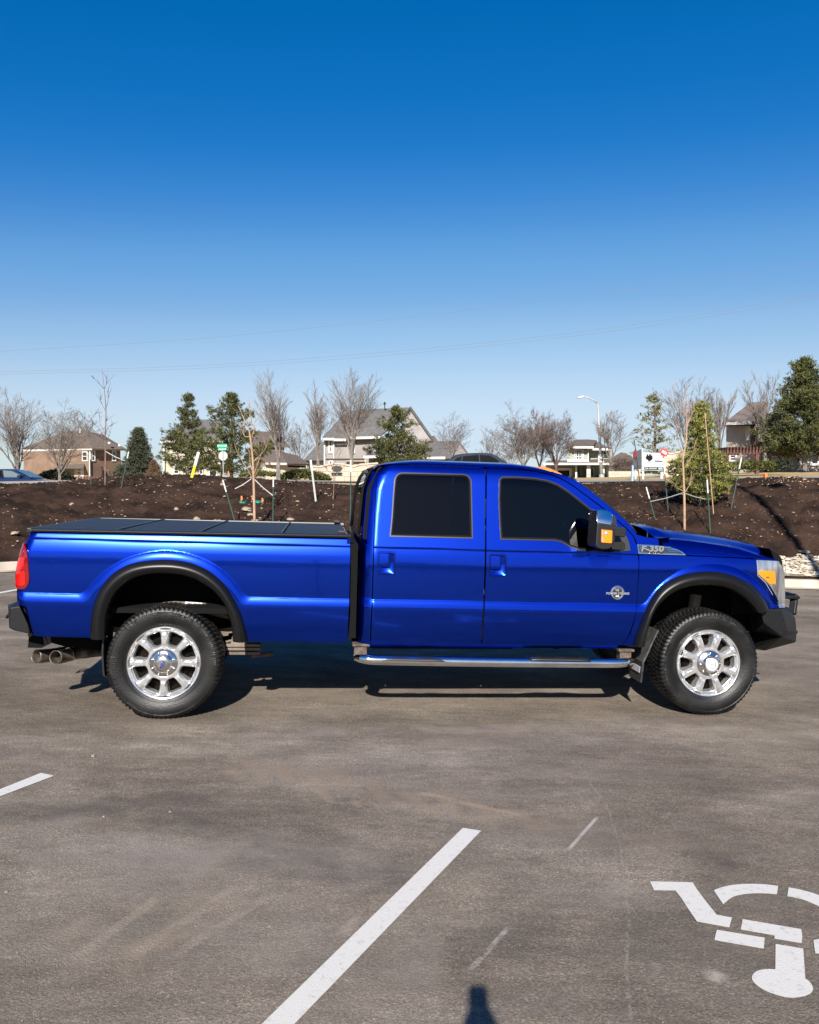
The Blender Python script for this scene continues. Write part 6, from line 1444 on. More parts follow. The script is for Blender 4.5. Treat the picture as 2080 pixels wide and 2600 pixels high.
for px, py, l_ in ((616, 1280, 'green valve cover lying left of the orange-barked sapling'), (656, 1276, 'green valve cover lying right of the orange-barked sapling')):
    b = hit(px, py); mb = MB(); v, f = revolve([(.0, .012), (.080, .010), (.09, .0), (.09, -.03)], 18, 'z'); mb.add(v, f); o = mb.build('valve_cover', M['valve_green'], None, True); o.location = b+Vector((0, 0, .02)); o.rotation_euler = (.22, .1, 0); tag(o, l_, 'valve cover', 'irrigation valve covers')
# starburst tag on the leaning stake, dark pennant on a thin rod, blue post, small boxes
M['red'] = pm('red_card', (.72, .02, .03), .5)
c = on(b_red, 1685, 1149)+Vector((0, -.06, 0)); sc_ = c.y/F
root = empty('starburst_sign', c, 0, 'red starburst card with a white centre on the leaning stake', 'sign')
mb = MB(); P = [((12.5 if k % 2 else 9.0)*sc_*math.cos(2*math.pi*k/18), (12.5 if k % 2 else 9.0)*sc_*math.sin(2*math.pi*k/18)) for k in range(18)]; mb.prism(P, 0, .012); mb.build('card', M['red'], root)
an = -.55; R2 = lambda x, y: ((x*math.cos(an)-y*math.sin(an))*sc_, (x*math.sin(an)+y*math.cos(an))*sc_)
MB().prism([R2(-6.5, -3.5), R2(6.5, -3.5), R2(6.5, 3.5), R2(-6.5, 3.5)], -.004, -.001).build('white_panel', M['white_paint'], root)
mb = MB(); 
for k in (-1.6, 0, 1.6): mb.prism([R2(-4.5, k-.35), R2(4.5, k-.35), R2(4.5, k+.35), R2(-4.5, k+.35)], -.006, -.0045)
mb.build('panel_lines', M['red'], root)
b = hit(1626, 1229); t = at(1611, 1118, b.y); root = empty('pennant_rod', b, 0, 'thin black rod with a furled dark red pennant left of the signboard', 'pennant'); MB().tube([Vector((0, 0, -.05)), t-b], .012, 5).build('rod', M['black_plastic'], root)
d = lambda px, py: at(px, py, b.y)-b; mb = MB(); mb.prism([(d(*p).x, d(*p).z) for p in [(1613,1141),(1617,1150),(1616,1160),(1609,1163),(1608,1150)]], -.02, .02); mb.build('pennant', pm('dark_red_cloth', (.16, .012, .02), .8), root)
def small_box(px, py, w, h, Y, label, mat, name, cat):
    p = at(px, py, Y); s = Y/F; bm_ = MB().box(-w*s/2, w*s/2, -.1, .1, -.05, h*s); o = bm_.build(name, mat, bevel=.015); o.location = p; tag(o, label, cat)
p = at(1605, 1227, 34); s = 34/F; root = MB().prism([(-2.5*s, 0), (2.5*s, 0), (3.3*s, 44*s), (0, 46*s), (-.5*s, 44*s)], -.05, .05).build('utility_post', pm('pale_blue_plastic', (.25, .36, .50), .5)); root.location = p; tag(root, 'pale blue flat utility post left of the white signboard', 'utility post')
small_box(1572, 1227, 8, 5, 34, 'small orange marker box on the pale strip left of the blue post', M['flag'], 'marker_box', 'marker'); small_box(1943, 1211, 6, 8, 30, 'orange marker tag on the grass verge at right', M['flag'], 'marker_tag', 'marker')
small_box(1852, 1209, 10, 8, 42, 'small dark bag lying at the roadside right of the arborvitae', M['black_plastic'], 'dark_bag', 'bag')
# slope-side light pole of the lot, beyond the right edge of the picture: only its shadow reaches the photograph
M['galv'] = noisy('galvanised_steel', (.34, .34, .33), (.42, .42, .41), 3, .45, metal=.3)
root = empty('lot_light_pole', (7.46, 4.6, lot_z(7.46, 4.6)), 0, 'tall parking lot light pole beyond the right edge, throwing its shadow on the soil', 'light pole')
MB().tube([(0, 0, 0), (0, 0, .8)], .30, 20).build('concrete_base', M['concrete'], root); MB().tube([(0, 0, .8), (0, 0, 12.5)], [.11, .085], 12).build('pole', M['galv'], root, True)
mb = MB(); mb.box(-.9, .9, -.04, .04, 12.4, 12.48); mb.build('arm', M['galv'], root)
for s in (-1, 1): MB().box(s*.9-.25, s*.9+.25, -.18, .18, 12.36, 12.5).build('lamp_head', M['galv'], root, bevel=.03)
# ------------------------------------------------------------------ houses and walls
def roofm(name, c1, c2): return noisy(name, c1, c2, 3.0, .9, .5, 6, stretch=(1, 1, 3))
M['roof_brown'] = roofm('brown_shingles', (.075, .055, .043), (.125, .095, .075)); M['roof_grey'] = roofm('grey_shingles', (.075, .070, .066), (.125, .118, .112))
M['roof_taupe'] = roofm('taupe_shingles', (.115, .085, .068), (.17, .13, .105))
M['brick_tan'] = lapped('orange_tan_siding', (.165, .105, .070), (.22, .145, .10), .22); M['siding_brown_and_shade'] = lapped('brown_siding_and_shade', (.105, .062, .042), (.14, .086, .058), .22)  # the brown also serves for wall parts painted as shaded
M['siding_beige'] = lapped('beige_stucco', (.40, .35, .265), (.47, .41, .315), .3, .1); M['siding_grey'] = lapped('grey_siding', (.20, .18, .17), (.25, .23, .215), .25, .3, 'X')
M['siding_green'] = lapped('pale_green_siding', (.26, .285, .225), (.31, .335, .27), .2); M['siding_taupe'] = lapped('taupe_stucco', (.34, .29, .24), (.41, .355, .30), .4, .15)
M['batten'] = lapped('board_and_batten', (.27, .245, .22), (.33, .30, .27), .35, 1.0, 'X')
M['white_trim'] = noisy('white_trim', (.50, .485, .455), (.60, .585, .555), 1, .6); M['pane'] = pm('house_window_pane', (.03, .035, .04), .08, 0, 0, .8); M['soffit'] = pm('dark_soffit', (.05, .04, .035), .9)
M['stone_wall'] = bricky('pale_stone_blocks', (.46, .385, .295), (.38, .315, .24), (.28, .23, .18), 1.1, .62, .34, .8); M['red_wood'] = noisy('red_stained_wood', (.065, .024, .016), (.10, .038, .026), 3, .7)
M['garage_door'] = pm('white_garage_door', (.48, .465, .43), .5); M['wall_shadowless'] = None; M['dark_open'] = pm('dark_opening', (.008, .008, .008), .9); M['iron'] = pm('black_iron', (.012, .012, .013), .5)
def block(pxs, Ys, ztop, zbot, name, mat, parent, off=Vector((0, 0, 0))):
    """walls standing on a footprint: corners given by photo columns and distances"""
    P = [((x-CX)/F*Y, Y) for x, Y in zip(pxs, Ys)]; mb = MB(); n = len(P)
    vs = [(x, y, zbot) for x, y in P]+[(x, y, ztop) for x, y in P]; mb.add(vs, [(i, (i+1) % n, n+(i+1) % n, n+i) for i in range(n)]+[tuple(range(n, 2*n))]); o = mb.build(name, mat, parent); return o
def zz(py, Y): return EYE-(py-HZ)/F*Y
def sheet(pts, name, mat, parent, thick=.12):
    """a roof slope or gable through points (px, py, Y), given a little thickness"""
    P = [at(*p) for p in pts]; n = len(P); c = sum(P, Vector())/n; nn = Vector()
    for i in range(n): a, b = P[i]-c, P[(i+1) % n]-c; nn += a.cross(b)
    nn.normalize()
    if nn.y > 0 and abs(nn.z) < .2 or (abs(nn.z) >= .2 and nn.z < 0): nn = -nn
    mb = MB(); vs = P+[p-nn*thick for p in P]; mb.add(vs, [tuple(range(n)), tuple(range(n, 2*n))[::-1]]+[(i, (i+1) % n, n+(i+1) % n, n+i) for i in range(n)]); return mb.build(name, mat, parent)
def on_wall(ax, aY, bx, bY, px):
    """distance at photo column px on the wall running from (ax, aY) to (bx, bY)"""
    A, B = Vector(((ax-CX)/F*aY, aY)), Vector(((bx-CX)/F*bY, bY)); k = (px-CX)/F; d = B-A; t = (k*A.y-A.x)/(d.x-k*d.y); return A.y+d.y*t
def opening(W, x0, x1, y0, y1, parent, name='window', frame=None, pane=None, fw=.10, mull=(1, 1), proud=.06):
    """a framed window (or door) on wall W = (ax, aY, bx, bY), between photo columns and rows"""
    Ya, Yb = on_wall(*W, x0), on_wall(*W, x1); A, B = at(x0, 0, Ya), at(x1, 0, Yb); Ym = (Ya+Yb)/2; z1, z0 = zz(y0, Ym), zz(y1, Ym)
    u = Vector((B.x-A.x, B.y-A.y, 0)); L = u.length; u.normalize(); nn = Vector((u.y, -u.x, 0)); 
    def bar(mb, s0, s1, za, zb_, d0, d1):
        c = [A+u*s0, A+u*s1]; vs = []
        for z in (za, zb_):
            for q_, d in ((c[0], d0), (c[1], d0), (c[1], d1), (c[0], d1)): p = q_+nn*d; vs.append((p.x, p.y, z))
        mb.add(vs, [(0, 1, 2, 3), (4, 5, 6, 7), (0, 1, 5, 4), (1, 2, 6, 5), (2, 3, 7, 6), (3, 0, 4, 7)])
    mb = MB(); bar(mb, 0, fw, z0, z1, 0, proud); bar(mb, L-fw, L, z0, z1, 0, proud); bar(mb, fw, L-fw, z1-fw, z1, 0, proud); bar(mb, fw, L-fw, z0, z0+fw, 0, proud+.02)
    for i in range(1, mull[0]): bar(mb, L*i/mull[0]-fw*.3, L*i/mull[0]+fw*.3, z0+fw, z1-fw, 0, proud*.8)
    for i in range(1, mull[1]): z = z0+(z1-z0)*i/mull[1]; bar(mb, fw, L-fw, z-fw*.3, z+fw*.3, 0, proud*.75)
    o = mb.build(name, frame or M['white_trim'], parent)
    mb = MB(); bar(mb, fw*.8, L-fw*.8, z0+fw*.8, z1-fw*.8, .004, proud*.5); mb.build('pane' if name == 'window' else 'door_leaf', pane or M['pane'], o); return o
def eave(pts, name, mat, parent, r=.11):
    P = [at(*p) for p in pts]; mb = MB()
    for a, b in zip(P, P[1:]):
        d = (b-a); d.z = 0; d.normalize(); nn = Vector((d.y, -d.x, 0)); vs = []
        for q_ in (a, b):
            for s, t in ((0, -r), (1, -r), (1, r), (0, r)): p = q_+nn*s*.08; vs.append((p.x, p.y, p.z+t))
        mb.add(vs, [(0, 1, 2, 3), (4, 5, 6, 7), (0, 1, 5, 4), (1, 2, 6, 5), (2, 3, 7, 6), (3, 0, 4, 7)])
    return mb.build(name, mat, parent)
h1 = lambda x, y: (x/5.75, 960+y/5.75)
# --- brown house at left
H = empty('brown_house', (at(228, 1221, 118).x, 118, zz(1221, 118)), 0, 'orange-brown two-storey house with hipped brown roof and white garage doors at far left', 'house')
def house_children_world(root):           # parts are modelled in world space; hang them on the Empty without moving them
    bpy.context.view_layer.update(); inv = Matrix.Translation(root.location).inverted()
    for c in root.children: c.matrix_parent_inverse = inv
WL = (48, 127, 229, 118); WR = (229, 118, 306, 122)
block([60, 229, 306, 190], [126, 118, 122, 134], zz(1141, 118), -1.0, 'wall', M['brick_tan'], H)
block([228.6, 306.4, 308, 232], [117.95, 121.9, 123, 119.5], zz(1160, 118), -1.0, 'shaded_side_wall', M['siding_brown_and_shade'], H)  # darker brown face: its partial shade is put into the siding colour
sheet([(158, 1142, 124), (234, 1140, 117), (217, 1094, 121), (168, 1096, 127)], 'roof', M['roof_brown'], H); sheet([(234, 1140, 117), (323, 1141, 121.5), (300, 1128, 125), (262, 1104, 124), (217, 1094, 121)], 'roof', M['roof_brown'], H)
sheet([(44, 1143, 127), (170, 1142, 123.6), (168, 1096, 127), (120, 1112, 129), (70, 1133, 129)], 'roof', M['roof_brown'], H)
eave([(48, 1143.5, 127), (158, 1142.5, 123.8), (234, 1141, 116.9)], 'fascia', M['white_trim'], H); eave([(234, 1141, 116.9), (323, 1142.5, 121.4)], 'fascia', M['soffit'], H)
for a in [(209,223,1146,1171)]: opening(WL, *a, H, mull=(1, 2), fw=.16)
for a in [(53,63,1148,1168)]: opening(WL, *a, H, mull=(1, 2), fw=.16)
WRp = (229, 117.8, 306, 121.8)
for a in [(231.5,242,1144,1171), (284,295,1144,1171)]: opening(WRp, *a, H, mull=(1, 2), fw=.16)
opening(WL, 163, 193, 1188, 1221, H, 'garage_door', pane=M['garage_door'], fw=.2, mull=(1, 4)); opening(WL, 195.5, 213.5, 1188, 1221, H, 'garage_door', pane=M['garage_door'], fw=.2, mull=(1, 4))
sheet([(140, 1189, 120), (212, 1188, 116.6), (216, 1176, 119), (150, 1177, 122)], 'porch_roof', M['roof_brown'], H)
block([226.6, 229.4, 229.4, 226.6], [117.6, 117.5, 118.4, 118.4], zz(1146, 118), -1, 'corner_board', M['white_trim'], H)
opening(WRp, 259, 277, 1192, 1221, H, 'door', frame=M['brick_tan'], pane=M['siding_brown_and_shade'], fw=.25); block([250, 258, 262, 254], [116.4, 117, 119, 118.6], zz(1184, 117), -1, 'entry_porch', M['brick_tan'], H)
MB().tube([at(203.5, 1099, 122), at(203.5, 1087, 122)], .14, 8).build('vent_pipe', M['white_trim'], H)
for x, y in ((168, 1123), (278, 1124), (304, 1130)): MB().tube([at(x, y+3, 119), at(x, y-2, 119)], .22, 8).build('roof_vent', M['white_trim'], H)
house_children_world(H)
# red rail fence
H = empty('red_fence', (at(150, 1222, 76).x, 76, zz(1222, 76)), 0, 'low dark red rail fence in front of the brown house', 'fence'); n = 26
for k in range(n):
    p = at(128+178*k/(n-1), 1224, 76); MB().box(p.x-.05, p.x+.05, 75.95, 76.05, p.z-.3, zz(1209.5, 76)).build('fence_post', M['red_wood'], H)
A, B = at(126, 0, 76), at(308, 0, 76); mb = MB()
for y in (1211, 1213.5, 1216, 1218.5): z = zz(y, 76); mb.box(A.x, B.x, 76.055, 76.10, z-.035, z+.035)
mb.build('rails', M['red_wood'], H); house_children_world(H)
# --- beige house behind the pines
H = empty('beige_house', (at(436, 1212, 96).x, 96, zz(1212, 96)), 0, 'tall cream house mostly hidden behind the two dark pines', 'house')
block([413, 560, 565, 420], [96, 98, 110, 110], zz(1120, 96), -.5, 'wall', M['siding_beige'], H); sheet([(407, 1120, 95.4), (572, 1121, 97.5), (556, 1066, 104), (470, 1064, 103), (430, 1108, 101)], 'roof', M['roof_grey'], H)
eave([(407, 1121, 95.3), (572, 1122, 97.4)], 'fascia', M['white_trim'], H); WB = (413, 95.9, 560, 97.9)
for a in [(440,456,1184,1204), (437,449,1137,1150), (478,492,1183,1206), (505,516,1183,1206), (530,552,1180,1210)]: opening(WB, *a, H, mull=(1, 2), fw=.14)
block([415, 418, 418, 415], [95.7, 95.7, 95.9, 95.9], zz(1122, 96), -.5, 'corner_board', M['white_trim'], H); house_children_world(H)
# --- low tan house behind the slender bare tree
H = empty('tan_house', (at(720, 1196, 88).x, 88, zz(1200, 88)), 0, 'low cream house with long grey-brown roofs behind the slender bare tree', 'house')
block([675, 727, 784, 790, 650], [86, 84, 87, 96, 96], zz(1176, 86), -.5, 'wall', M['siding_beige'], H)
sheet([(672, 1176, 85.6), (729, 1177, 83), (712, 1146, 88), (676, 1144, 89), (655, 1146, 90)], 'roof', M['roof_brown'], H); sheet([(729, 1177, 83), (787, 1178, 87), (755, 1156, 90), (712, 1146, 88)], 'roof', M['roof_brown'], H)
sheet([(640, 1132, 97), (735, 1134, 97), (718, 1110, 101), (704, 1098, 103), (650, 1094, 103), (600, 1096, 103)], 'upper_roof', M['roof_brown'], H); block([640, 722, 722, 640], [97.5, 97.5, 101, 101], zz(1131, 97), 2.4, 'upper_wall', M['siding_brown_and_shade'], H)
eave([(674, 1177, 85.5), (729, 1178, 82.9)], 'fascia', M['white_trim'], H); opening((727, 83.9, 784, 86.9), 728, 779, 1179, 1190, H, 'porch_opening', frame=M['white_trim'], pane=M['dark_open'], fw=.12); opening((675, 85.9, 727, 83.9), 668, 676, 1186, 1194, H, fw=.12)
house_children_world(H)
# --- grey gabled house in the centre
zG = lambda x, y: (800+x/4.54, 1020+y/4.54)
def g3(x, y, Y): a = zG(x, y); return (a[0], a[1], Y)
H = empty('grey_gabled_house', (at(930, 1200, 76).x, 76, zz(1200, 76)), 0, 'grey two-storey house with a big steep roof and gable, in the centre behind the cab', 'house')
block([824, 1000, 1100, 1080, 840], [75, 75.5, 76, 88, 88], zz(1113, 75), -.5, 'wall', M['siding_grey'], H)
sheet([g3(75, 424, 74.3), g3(700, 428, 74.8), g3(1020, 190, 78), g3(1105, 64, 81), g3(520, 90, 81), g3(330, 140, 80)], 'roof', M['roof_grey'], H)
sheet([g3(1108, 86, 78.5), g3(1024, 196, 77.6), g3(1010, 440, 76), g3(1360, 446, 76)], 'gable_wall', M['siding_grey'], H)
eave([g3(1105, 70, 78.2), g3(1368, 446, 75.6)], 'gable_trim', M['roof_grey'], H, .16); eave([g3(1105, 74, 78.2), g3(1020, 192, 77.3)], 'gable_trim', M['soffit'], H, .14)
eave([g3(75, 430, 74.2), g3(220, 432, 74.3)], 'fascia', M['white_trim'], H); eave([g3(218, 440, 74.3), g3(355, 440, 74.4)], 'fascia', M['white_trim'], H); eave([g3(370, 420, 74.4), g3(760, 412, 74.8)], 'fascia', M['white_trim'], H)
WGh = (824, 74.95, 1000, 75.4)
opening(WGh, 833, 846.5, 1116, 1151, H, mull=(1, 2), fw=.2); opening(WGh, 891, 902, 1117, 1151, H, mull=(1, 2), fw=.12); opening(WGh, 835, 845, 1168, 1182, H, fw=.12)
block([822.5, 826, 826, 822.5], [74.8, 74.8, 75.1, 75.1], zz(1114, 75), -.5, 'corner_board', M['white_trim'], H); block([846, 849, 849, 846], [74.8, 74.8, 75.1, 75.1], zz(1114, 75), -.5, 'corner_board', M['white_trim'], H)
sheet([g3(120, 655, 73.8), g3(570, 655, 73.8), g3(570, 662, 73.6), g3(120, 662, 73.6)], 'belt_course', M['soffit'], H)
block([880, 930, 930, 880], [74.2, 74.2, 75, 75], zz(1166, 74), -.5, 'stone_base', M['stone_wall'], H)
sheet([g3(560, 632, 72.5), g3(1000, 632, 72.5), g3(900, 570, 75), g3(620, 572, 75)], 'porch_roof', M['roof_grey'], H); eave([g3(560, 636, 72.4), g3(1000, 636, 72.4)], 'fascia', M['white_trim'], H)
sheet([g3(1200, 642, 71.5), g3(1560, 645, 71.5), g3(1655, 450, 75.5), g3(1275, 456, 76)], 'wing_roof', M['roof_grey'], H)
sheet([g3(1655, 470, 75), g3(1560, 640, 73), g3(1800, 640, 75)], 'wing_gable', M['siding_grey'], H); eave([g3(1652, 452, 75), g3(1790, 640, 74.8)], 'gable_trim', M['roof_grey'], H, .15); eave([g3(1235, 650, 71.3), g3(1500, 648, 71.4)], 'fascia', M['white_trim'], H)
block([1075, 1140, 1195, 1190, 1080], [73, 72.4, 75, 86, 86], zz(1161, 73), -.5, 'wing_wall', M['siding_grey'], H)
sheet([g3(1330, 392, 80), g3(1375, 392, 80), g3(1420, 455, 79), g3(1360, 455, 79)], 'back_roof', M['roof_brown'], H)
mb = MB(); p = at(977, 1038, 80); mb.tube([p, p+Vector((0, 0, .6))], .05, 6); mb.tube([p+Vector((0, 0, .45)), p+Vector((0, 0, .7))], [.16, .05], 8); mb.build('roof_vent', M['iron'], H); house_children_world(H)
# --- far grey roof between the trees
H = empty('distant_roof_house', (at(800, 1180, 120).x, 120, zz(1190, 120)), 0, 'distant grey hip-roofed house seen between bare trees left of the grey gabled house', 'house')
block([775, 826, 826, 775], [118, 118, 126, 126], zz(1168, 118), -.5, 'wall', M['siding_grey'], H); sheet([(770, 1168, 117), (832, 1168, 117), (826, 1122, 122), (812, 1122, 122)], 'roof', M['roof_grey'], H); house_children_world(H)
# --- pale green house
z5h = lambda x, y: (1380+x/5.074, 980+y/5.074)
def n3(x, y, Y): a = z5h(x, y); return (a[0], a[1], Y)
H = empty('green_house', (at(1480, 1217, 86).x, 86, zz(1217, 86)), 0, 'pale green two-storey house with brown roofs and white window trim right of the cab roof', 'house')
block([1384, 1462, 1462, 1384], [87.5, 87.5, 96, 96], zz(1172, 87.5), -.2, 'wall', M['siding_green'], H); block([1440, 1495, 1495, 1440], [87, 87, 96, 96], zz(1136, 87), zz(1180, 87), 'upper_wall', M['siding_green'], H)
block([1494, 1552, 1552, 1494], [88.5, 88.5, 96, 96], zz(1139, 88), zz(1180, 88), 'upper_wall', M['siding_green'], H); block([1462, 1552, 1552, 1462], [92, 92, 98, 98], zz(1172, 91), -.2, 'porch_wall', M['siding_green'], H)
sheet([n3(340, 788, 86.2), n3(645, 788, 86.2), n3(640, 770, 86.5), n3(690, 700, 91), n3(580, 688, 92), n3(400, 690, 92)], 'roof', M['roof_brown'], H); sheet([n3(630, 812, 87.4), n3(880, 812, 87.4), n3(860, 800, 90), n3(700, 722, 93), n3(580, 688, 94)], 'roof', M['roof_brown'], H)
eave([n3(380, 792, 86.1), n3(645, 792, 86.1)], 'fascia', M['white_trim'], H); eave([n3(600, 816, 87.3), n3(885, 818, 87.3)], 'fascia', M['white_trim'], H)
WN = (1440, 86.95, 1495, 86.95); opening(WN, 1458, 1481.5, 1141, 1168, H, mull=(4, 3), fw=.13); opening((1494, 88.4, 1552, 88.4), 1497, 1509, 1144, 1154, H, fw=.09, mull=(2, 2)); opening((1494, 88.4, 1552, 88.4), 1531, 1541, 1145, 1155, H, fw=.09)
eave([(1440, 1170, 86.8), (1495, 1170, 86.8)], 'band_board', M['white_trim'], H, .14); block([1492.5, 1495.2, 1495.2, 1492.5], [86.8, 86.8, 87, 87], zz(1138, 87), zz(1170, 87), 'corner_board', M['white_trim'], H)
sheet([n3(0, 1000, 85), n3(900, 1000, 85), n3(880, 935, 88), n3(330, 960, 88), n3(60, 960, 88)], 'porch_roof', M['roof_brown'], H); eave([n3(0, 1004, 84.9), n3(900, 1004, 84.9)], 'fascia', M['white_trim'], H)
opening((1384, 87.4, 1462, 87.4), 1410, 1452, 1188, 1216, H, 'garage_door', frame=M['white_trim'], pane=M['dark_open'], fw=.28)
block([1461, 1465.5, 1465.5, 1461], [86, 86, 87.4, 87.4], zz(1178, 86), -.2, 'corner_board', M['white_trim'], H)
block([1490, 1499.5, 1499.5, 1490], [85.5, 85.5, 86, 86], zz(1179, 86), -.2, 'porch_column', M['white_trim'], H); block([1489.5, 1500, 1500, 1489.5], [85.2, 85.2, 86.3, 86.3], zz(1203, 86), -.2, 'column_base', M['stone_wall'], H); block([1529, 1535, 1535, 1529], [85.5, 85.5, 86, 86], zz(1179, 86), -.2, 'porch_column', M['white_trim'], H)
opening((1462, 91.9, 1552, 91.9), 1498, 1509, 1187, 1213, H, 'door', pane=pm('dark_green_door', (.01, .07, .055), .5), fw=.15); opening((1462, 91.9, 1552, 91.9), 1472, 1479, 1186, 1206, H, fw=.14, mull=(1, 2)); house_children_world(H)
# --- distant brown roofs right of the street lamp, with a pale wall in front
H = empty('distant_brown_house', (at(1590, 1205, 120).x, 120, zz(1205, 120)), 0, 'distant brown-roofed house between the street lamp and the signboard', 'house')
block([1560, 1625, 1625, 1560], [118, 118, 126, 126], zz(1186, 118), -.2, 'wall', M['siding_beige'], H); sheet([(1540, 1188, 116), (1625, 1188, 116), (1603, 1157, 122), (1578, 1148, 123), (1556, 1160, 122)], 'roof', M['roof_brown'], H); house_children_world(H)
p = at(1582, 1211, 66); o = MB().box(at(1545, 0, 66).x, at(1636, 0, 66).x, 65.9, 66.2, p.z-.5, zz(1196.5, 66)).build('garden_wall', M['stone_wall']); tag(o, 'low pale garden wall behind the signboard posts', 'wall')
# --- taupe house at right with pergola and low wing
z7h = lambda x, y: (1800+x/6.16, 980+y/6.16)
def t3(x, y, Y): a = z7h(x, y); return (a[0], a[1], Y)
H = empty('taupe_house', (at(1870, 1196, 62).x, 62, zz(1196, 62)), 0, 'taupe two-storey house with brown hipped roof at the right', 'house')
block([1844, 1918, 1975, 1975, 1850], [61, 59, 62, 72, 72], zz(1077, 61), .8, 'wall', M['siding_taupe'], H); block([1906.5, 1918.3, 1918.3, 1906.5], [58.9, 58.95, 59.5, 59.5], zz(1079, 59), zz(1140, 59), 'painted_shadow_strip', M['siding_brown_and_shade'], H)  # dark brown strip beside the window is a shadow put into colour
sheet([t3(222, 582, 60.2), t3(690, 572, 58), t3(912, 450, 62.5), t3(912, 245, 66), t3(665, 252, 66)], 'roof', M['roof_taupe'], H); sheet([t3(690, 600, 58.8), t3(730, 580, 58.9), t3(990, 440, 62), t3(990, 640, 62)], 'gable_wall', M['siding_taupe'], H)
eave([t3(222, 590, 60.1), t3(680, 578, 57.9)], 'fascia', M['white_trim'], H); eave([t3(680, 585, 57.9), t3(912, 462, 62.3)], 'gable_trim', M['soffit'], H); eave([t3(235, 612, 60.3), t3(680, 600, 58.1)], 'soffit', M['soffit'], H)
WT = (1844, 60.95, 1918, 58.95); opening(WT, 1895, 1907, 1079, 1118, H, mull=(1, 2), fw=.2, proud=.1); opening(WT, 1852, 1872, 1152, 1172, H, fw=.14, mull=(1, 2))
opening((1918, 58.9, 1975, 61.9), 1935, 1939.5, 1142, 1172, H, 'corner_board', pane=M['white_trim'], fw=.05)
block([1950, 2110, 2110, 1950], [60, 60, 70, 70], zz(1150, 60), .8, 'low_wing_wall', M['siding_taupe'], H); o = block([2005, 2110, 2110, 2005], [59.9, 59.9, 60.05, 60.05], zz(1168, 60), .8, 'wainscot', M['batten'], H)
sheet([(1960, 1151, 59), (2120, 1151, 59), (2120, 1120, 64), (1960, 1120, 64)], 'low_roof', M['roof_taupe'], H)
WW = (1950, 59.85, 2110, 59.85); opening(WW, 2029, 2054, 1150, 1182, H, mull=(2, 1), fw=.16, proud=.1); opening(WW, 2056, 2080, 1150, 1182, H, mull=(1, 1), fw=.16, proud=.1); opening(WW, 1958, 1974, 1158, 1170, H, fw=.12); opening(WW, 1984, 1988, 1160, 1175, H, 'corner_board', pane=M['white_trim'], fw=.05); opening(WW, 2004, 2007, 1150, 1180, H, 'corner_board', pane=M['white_trim'], fw=.04)
house_children_world(H)
H = empty('pergola', (at(1880, 1196, 55).x, 55, zz(1196, 55)), 0, 'red-brown timber pergola attached to the taupe house', 'pergola')
for px, Y in ((1839.5, 55), (1922, 54.6), (1845, 58)): p = at(px, 0, Y); MB().box(p.x-.11, p.x+.11, Y-.11, Y+.11, .8, zz(1148, Y)).build('pergola_post', M['red_wood'], H)
A, B = at(1836, 0, 54.8), at(1932, 0, 54.4); z = zz(1147, 54.6); mb = MB(); mb.box(A.x, B.x, 54.45, 54.57, z-.12, z+.14); mb.build('beam', M['red_wood'], H); MB().box(A.x, B.x, 57.9, 58.0, z-.1, z+.12).build('beam', M['red_wood'], H)
for k in range(11): x = A.x+(B.x-A.x)*(k+.3)/11; MB().box(x-.04, x+.04, 54.1, 58.4, z+.145, z+.30).build('rafter', M['red_wood'], H)
b0, b1 = at(1906, 1152, 54.5), at(1920, 1165, 54.5); MB().tube([b0, b1], .06, 4).build('brace', M['red_wood'], H); house_children_world(H)
# --- stone monument walls with a dark tree-shaped emblem
def emblem(px, py, w, h, Y, parent, seed):
    rg = random.Random(seed); P = []
    for k in range(26):
        t = 2*math.pi*k/26; r = 1+.12*rg.uniform(-1, 1); P.append((w/2*r*math.cos(t), h*.42*r*math.sin(t)+h*.08))
    s = Y/F; c = at(px, py, Y); mb = MB(); mb.prism([(c.x+x*s, c.z+z*s) for x, z in P], Y-.05, Y-.001); mb.prism([(c.x-.04*w*s, c.z-h*.5*s), (c.x+.04*w*s, c.z-h*.5*s), (c.x+.03*w*s, c.z-h*.1*s), (c.x-.03*w*s, c.z-h*.1*s)], Y-.052, Y-.002); mb.prism([(c.x-.5*w*s, c.z-h*.53*s), (c.x+.5*w*s, c.z-h*.53*s), (c.x+.5*w*s, c.z-h*.49*s), (c.x-.5*w*s, c.z-h*.49*s)], Y-.05, Y-.001)
    return mb.build('tree_emblem', M['iron'], parent)
def stone_wall(pts_top, base_py, Y, label, px_e, py_e, we, he, seed):
    c = at(pts_top[0][0], base_py, Y); H = empty('stone_monument_wall', c, 0, label, 'stone wall', 'stone subdivision walls')
    P = [(at(x, y, Y).x, at(x, y, Y).z) for x, y in pts_top]; P = [(P[0][0], c.z-.4)]+P+[(P[-1][0], c.z-.4)]; MB().prism(P, Y, Y+.5).build('wall', M['stone_wall'], H)
    cp = [((at(x, y, Y)).x, at(x, y, Y).z) for x, y in pts_top]; mb = MB()
    for a, b in zip(cp, cp[1:]): mb.prism([a, b, (b[0], b[1]+.10), (a[0], a[1]+.10)], Y-.06, Y+.56)
    mb.build('coping', M['concrete'], H); emblem(px_e, py_e, we, he, Y, H, seed)
    mb = MB(); s = Y/F
    for dy in (he*.62, he*.86): z = zz(py_e+dy, Y); mb.box(at(px_e-we*.52, 0, Y).x, at(px_e+we*.52, 0, Y).x, Y-.04, Y-.001, z-.02, z+.02)
    rg = random.Random(seed)
    for k in range(11): x = at(px_e-we*.45+we*.9*k/11, 0, Y).x; z = zz(py_e+he*.74, Y); mb.box(x, x+.05, Y-.04, Y-.001, z-.06, z+.06) if k != 5 else None
    mb.build('wall_lettering', M['iron'], H); house_children_world(H)
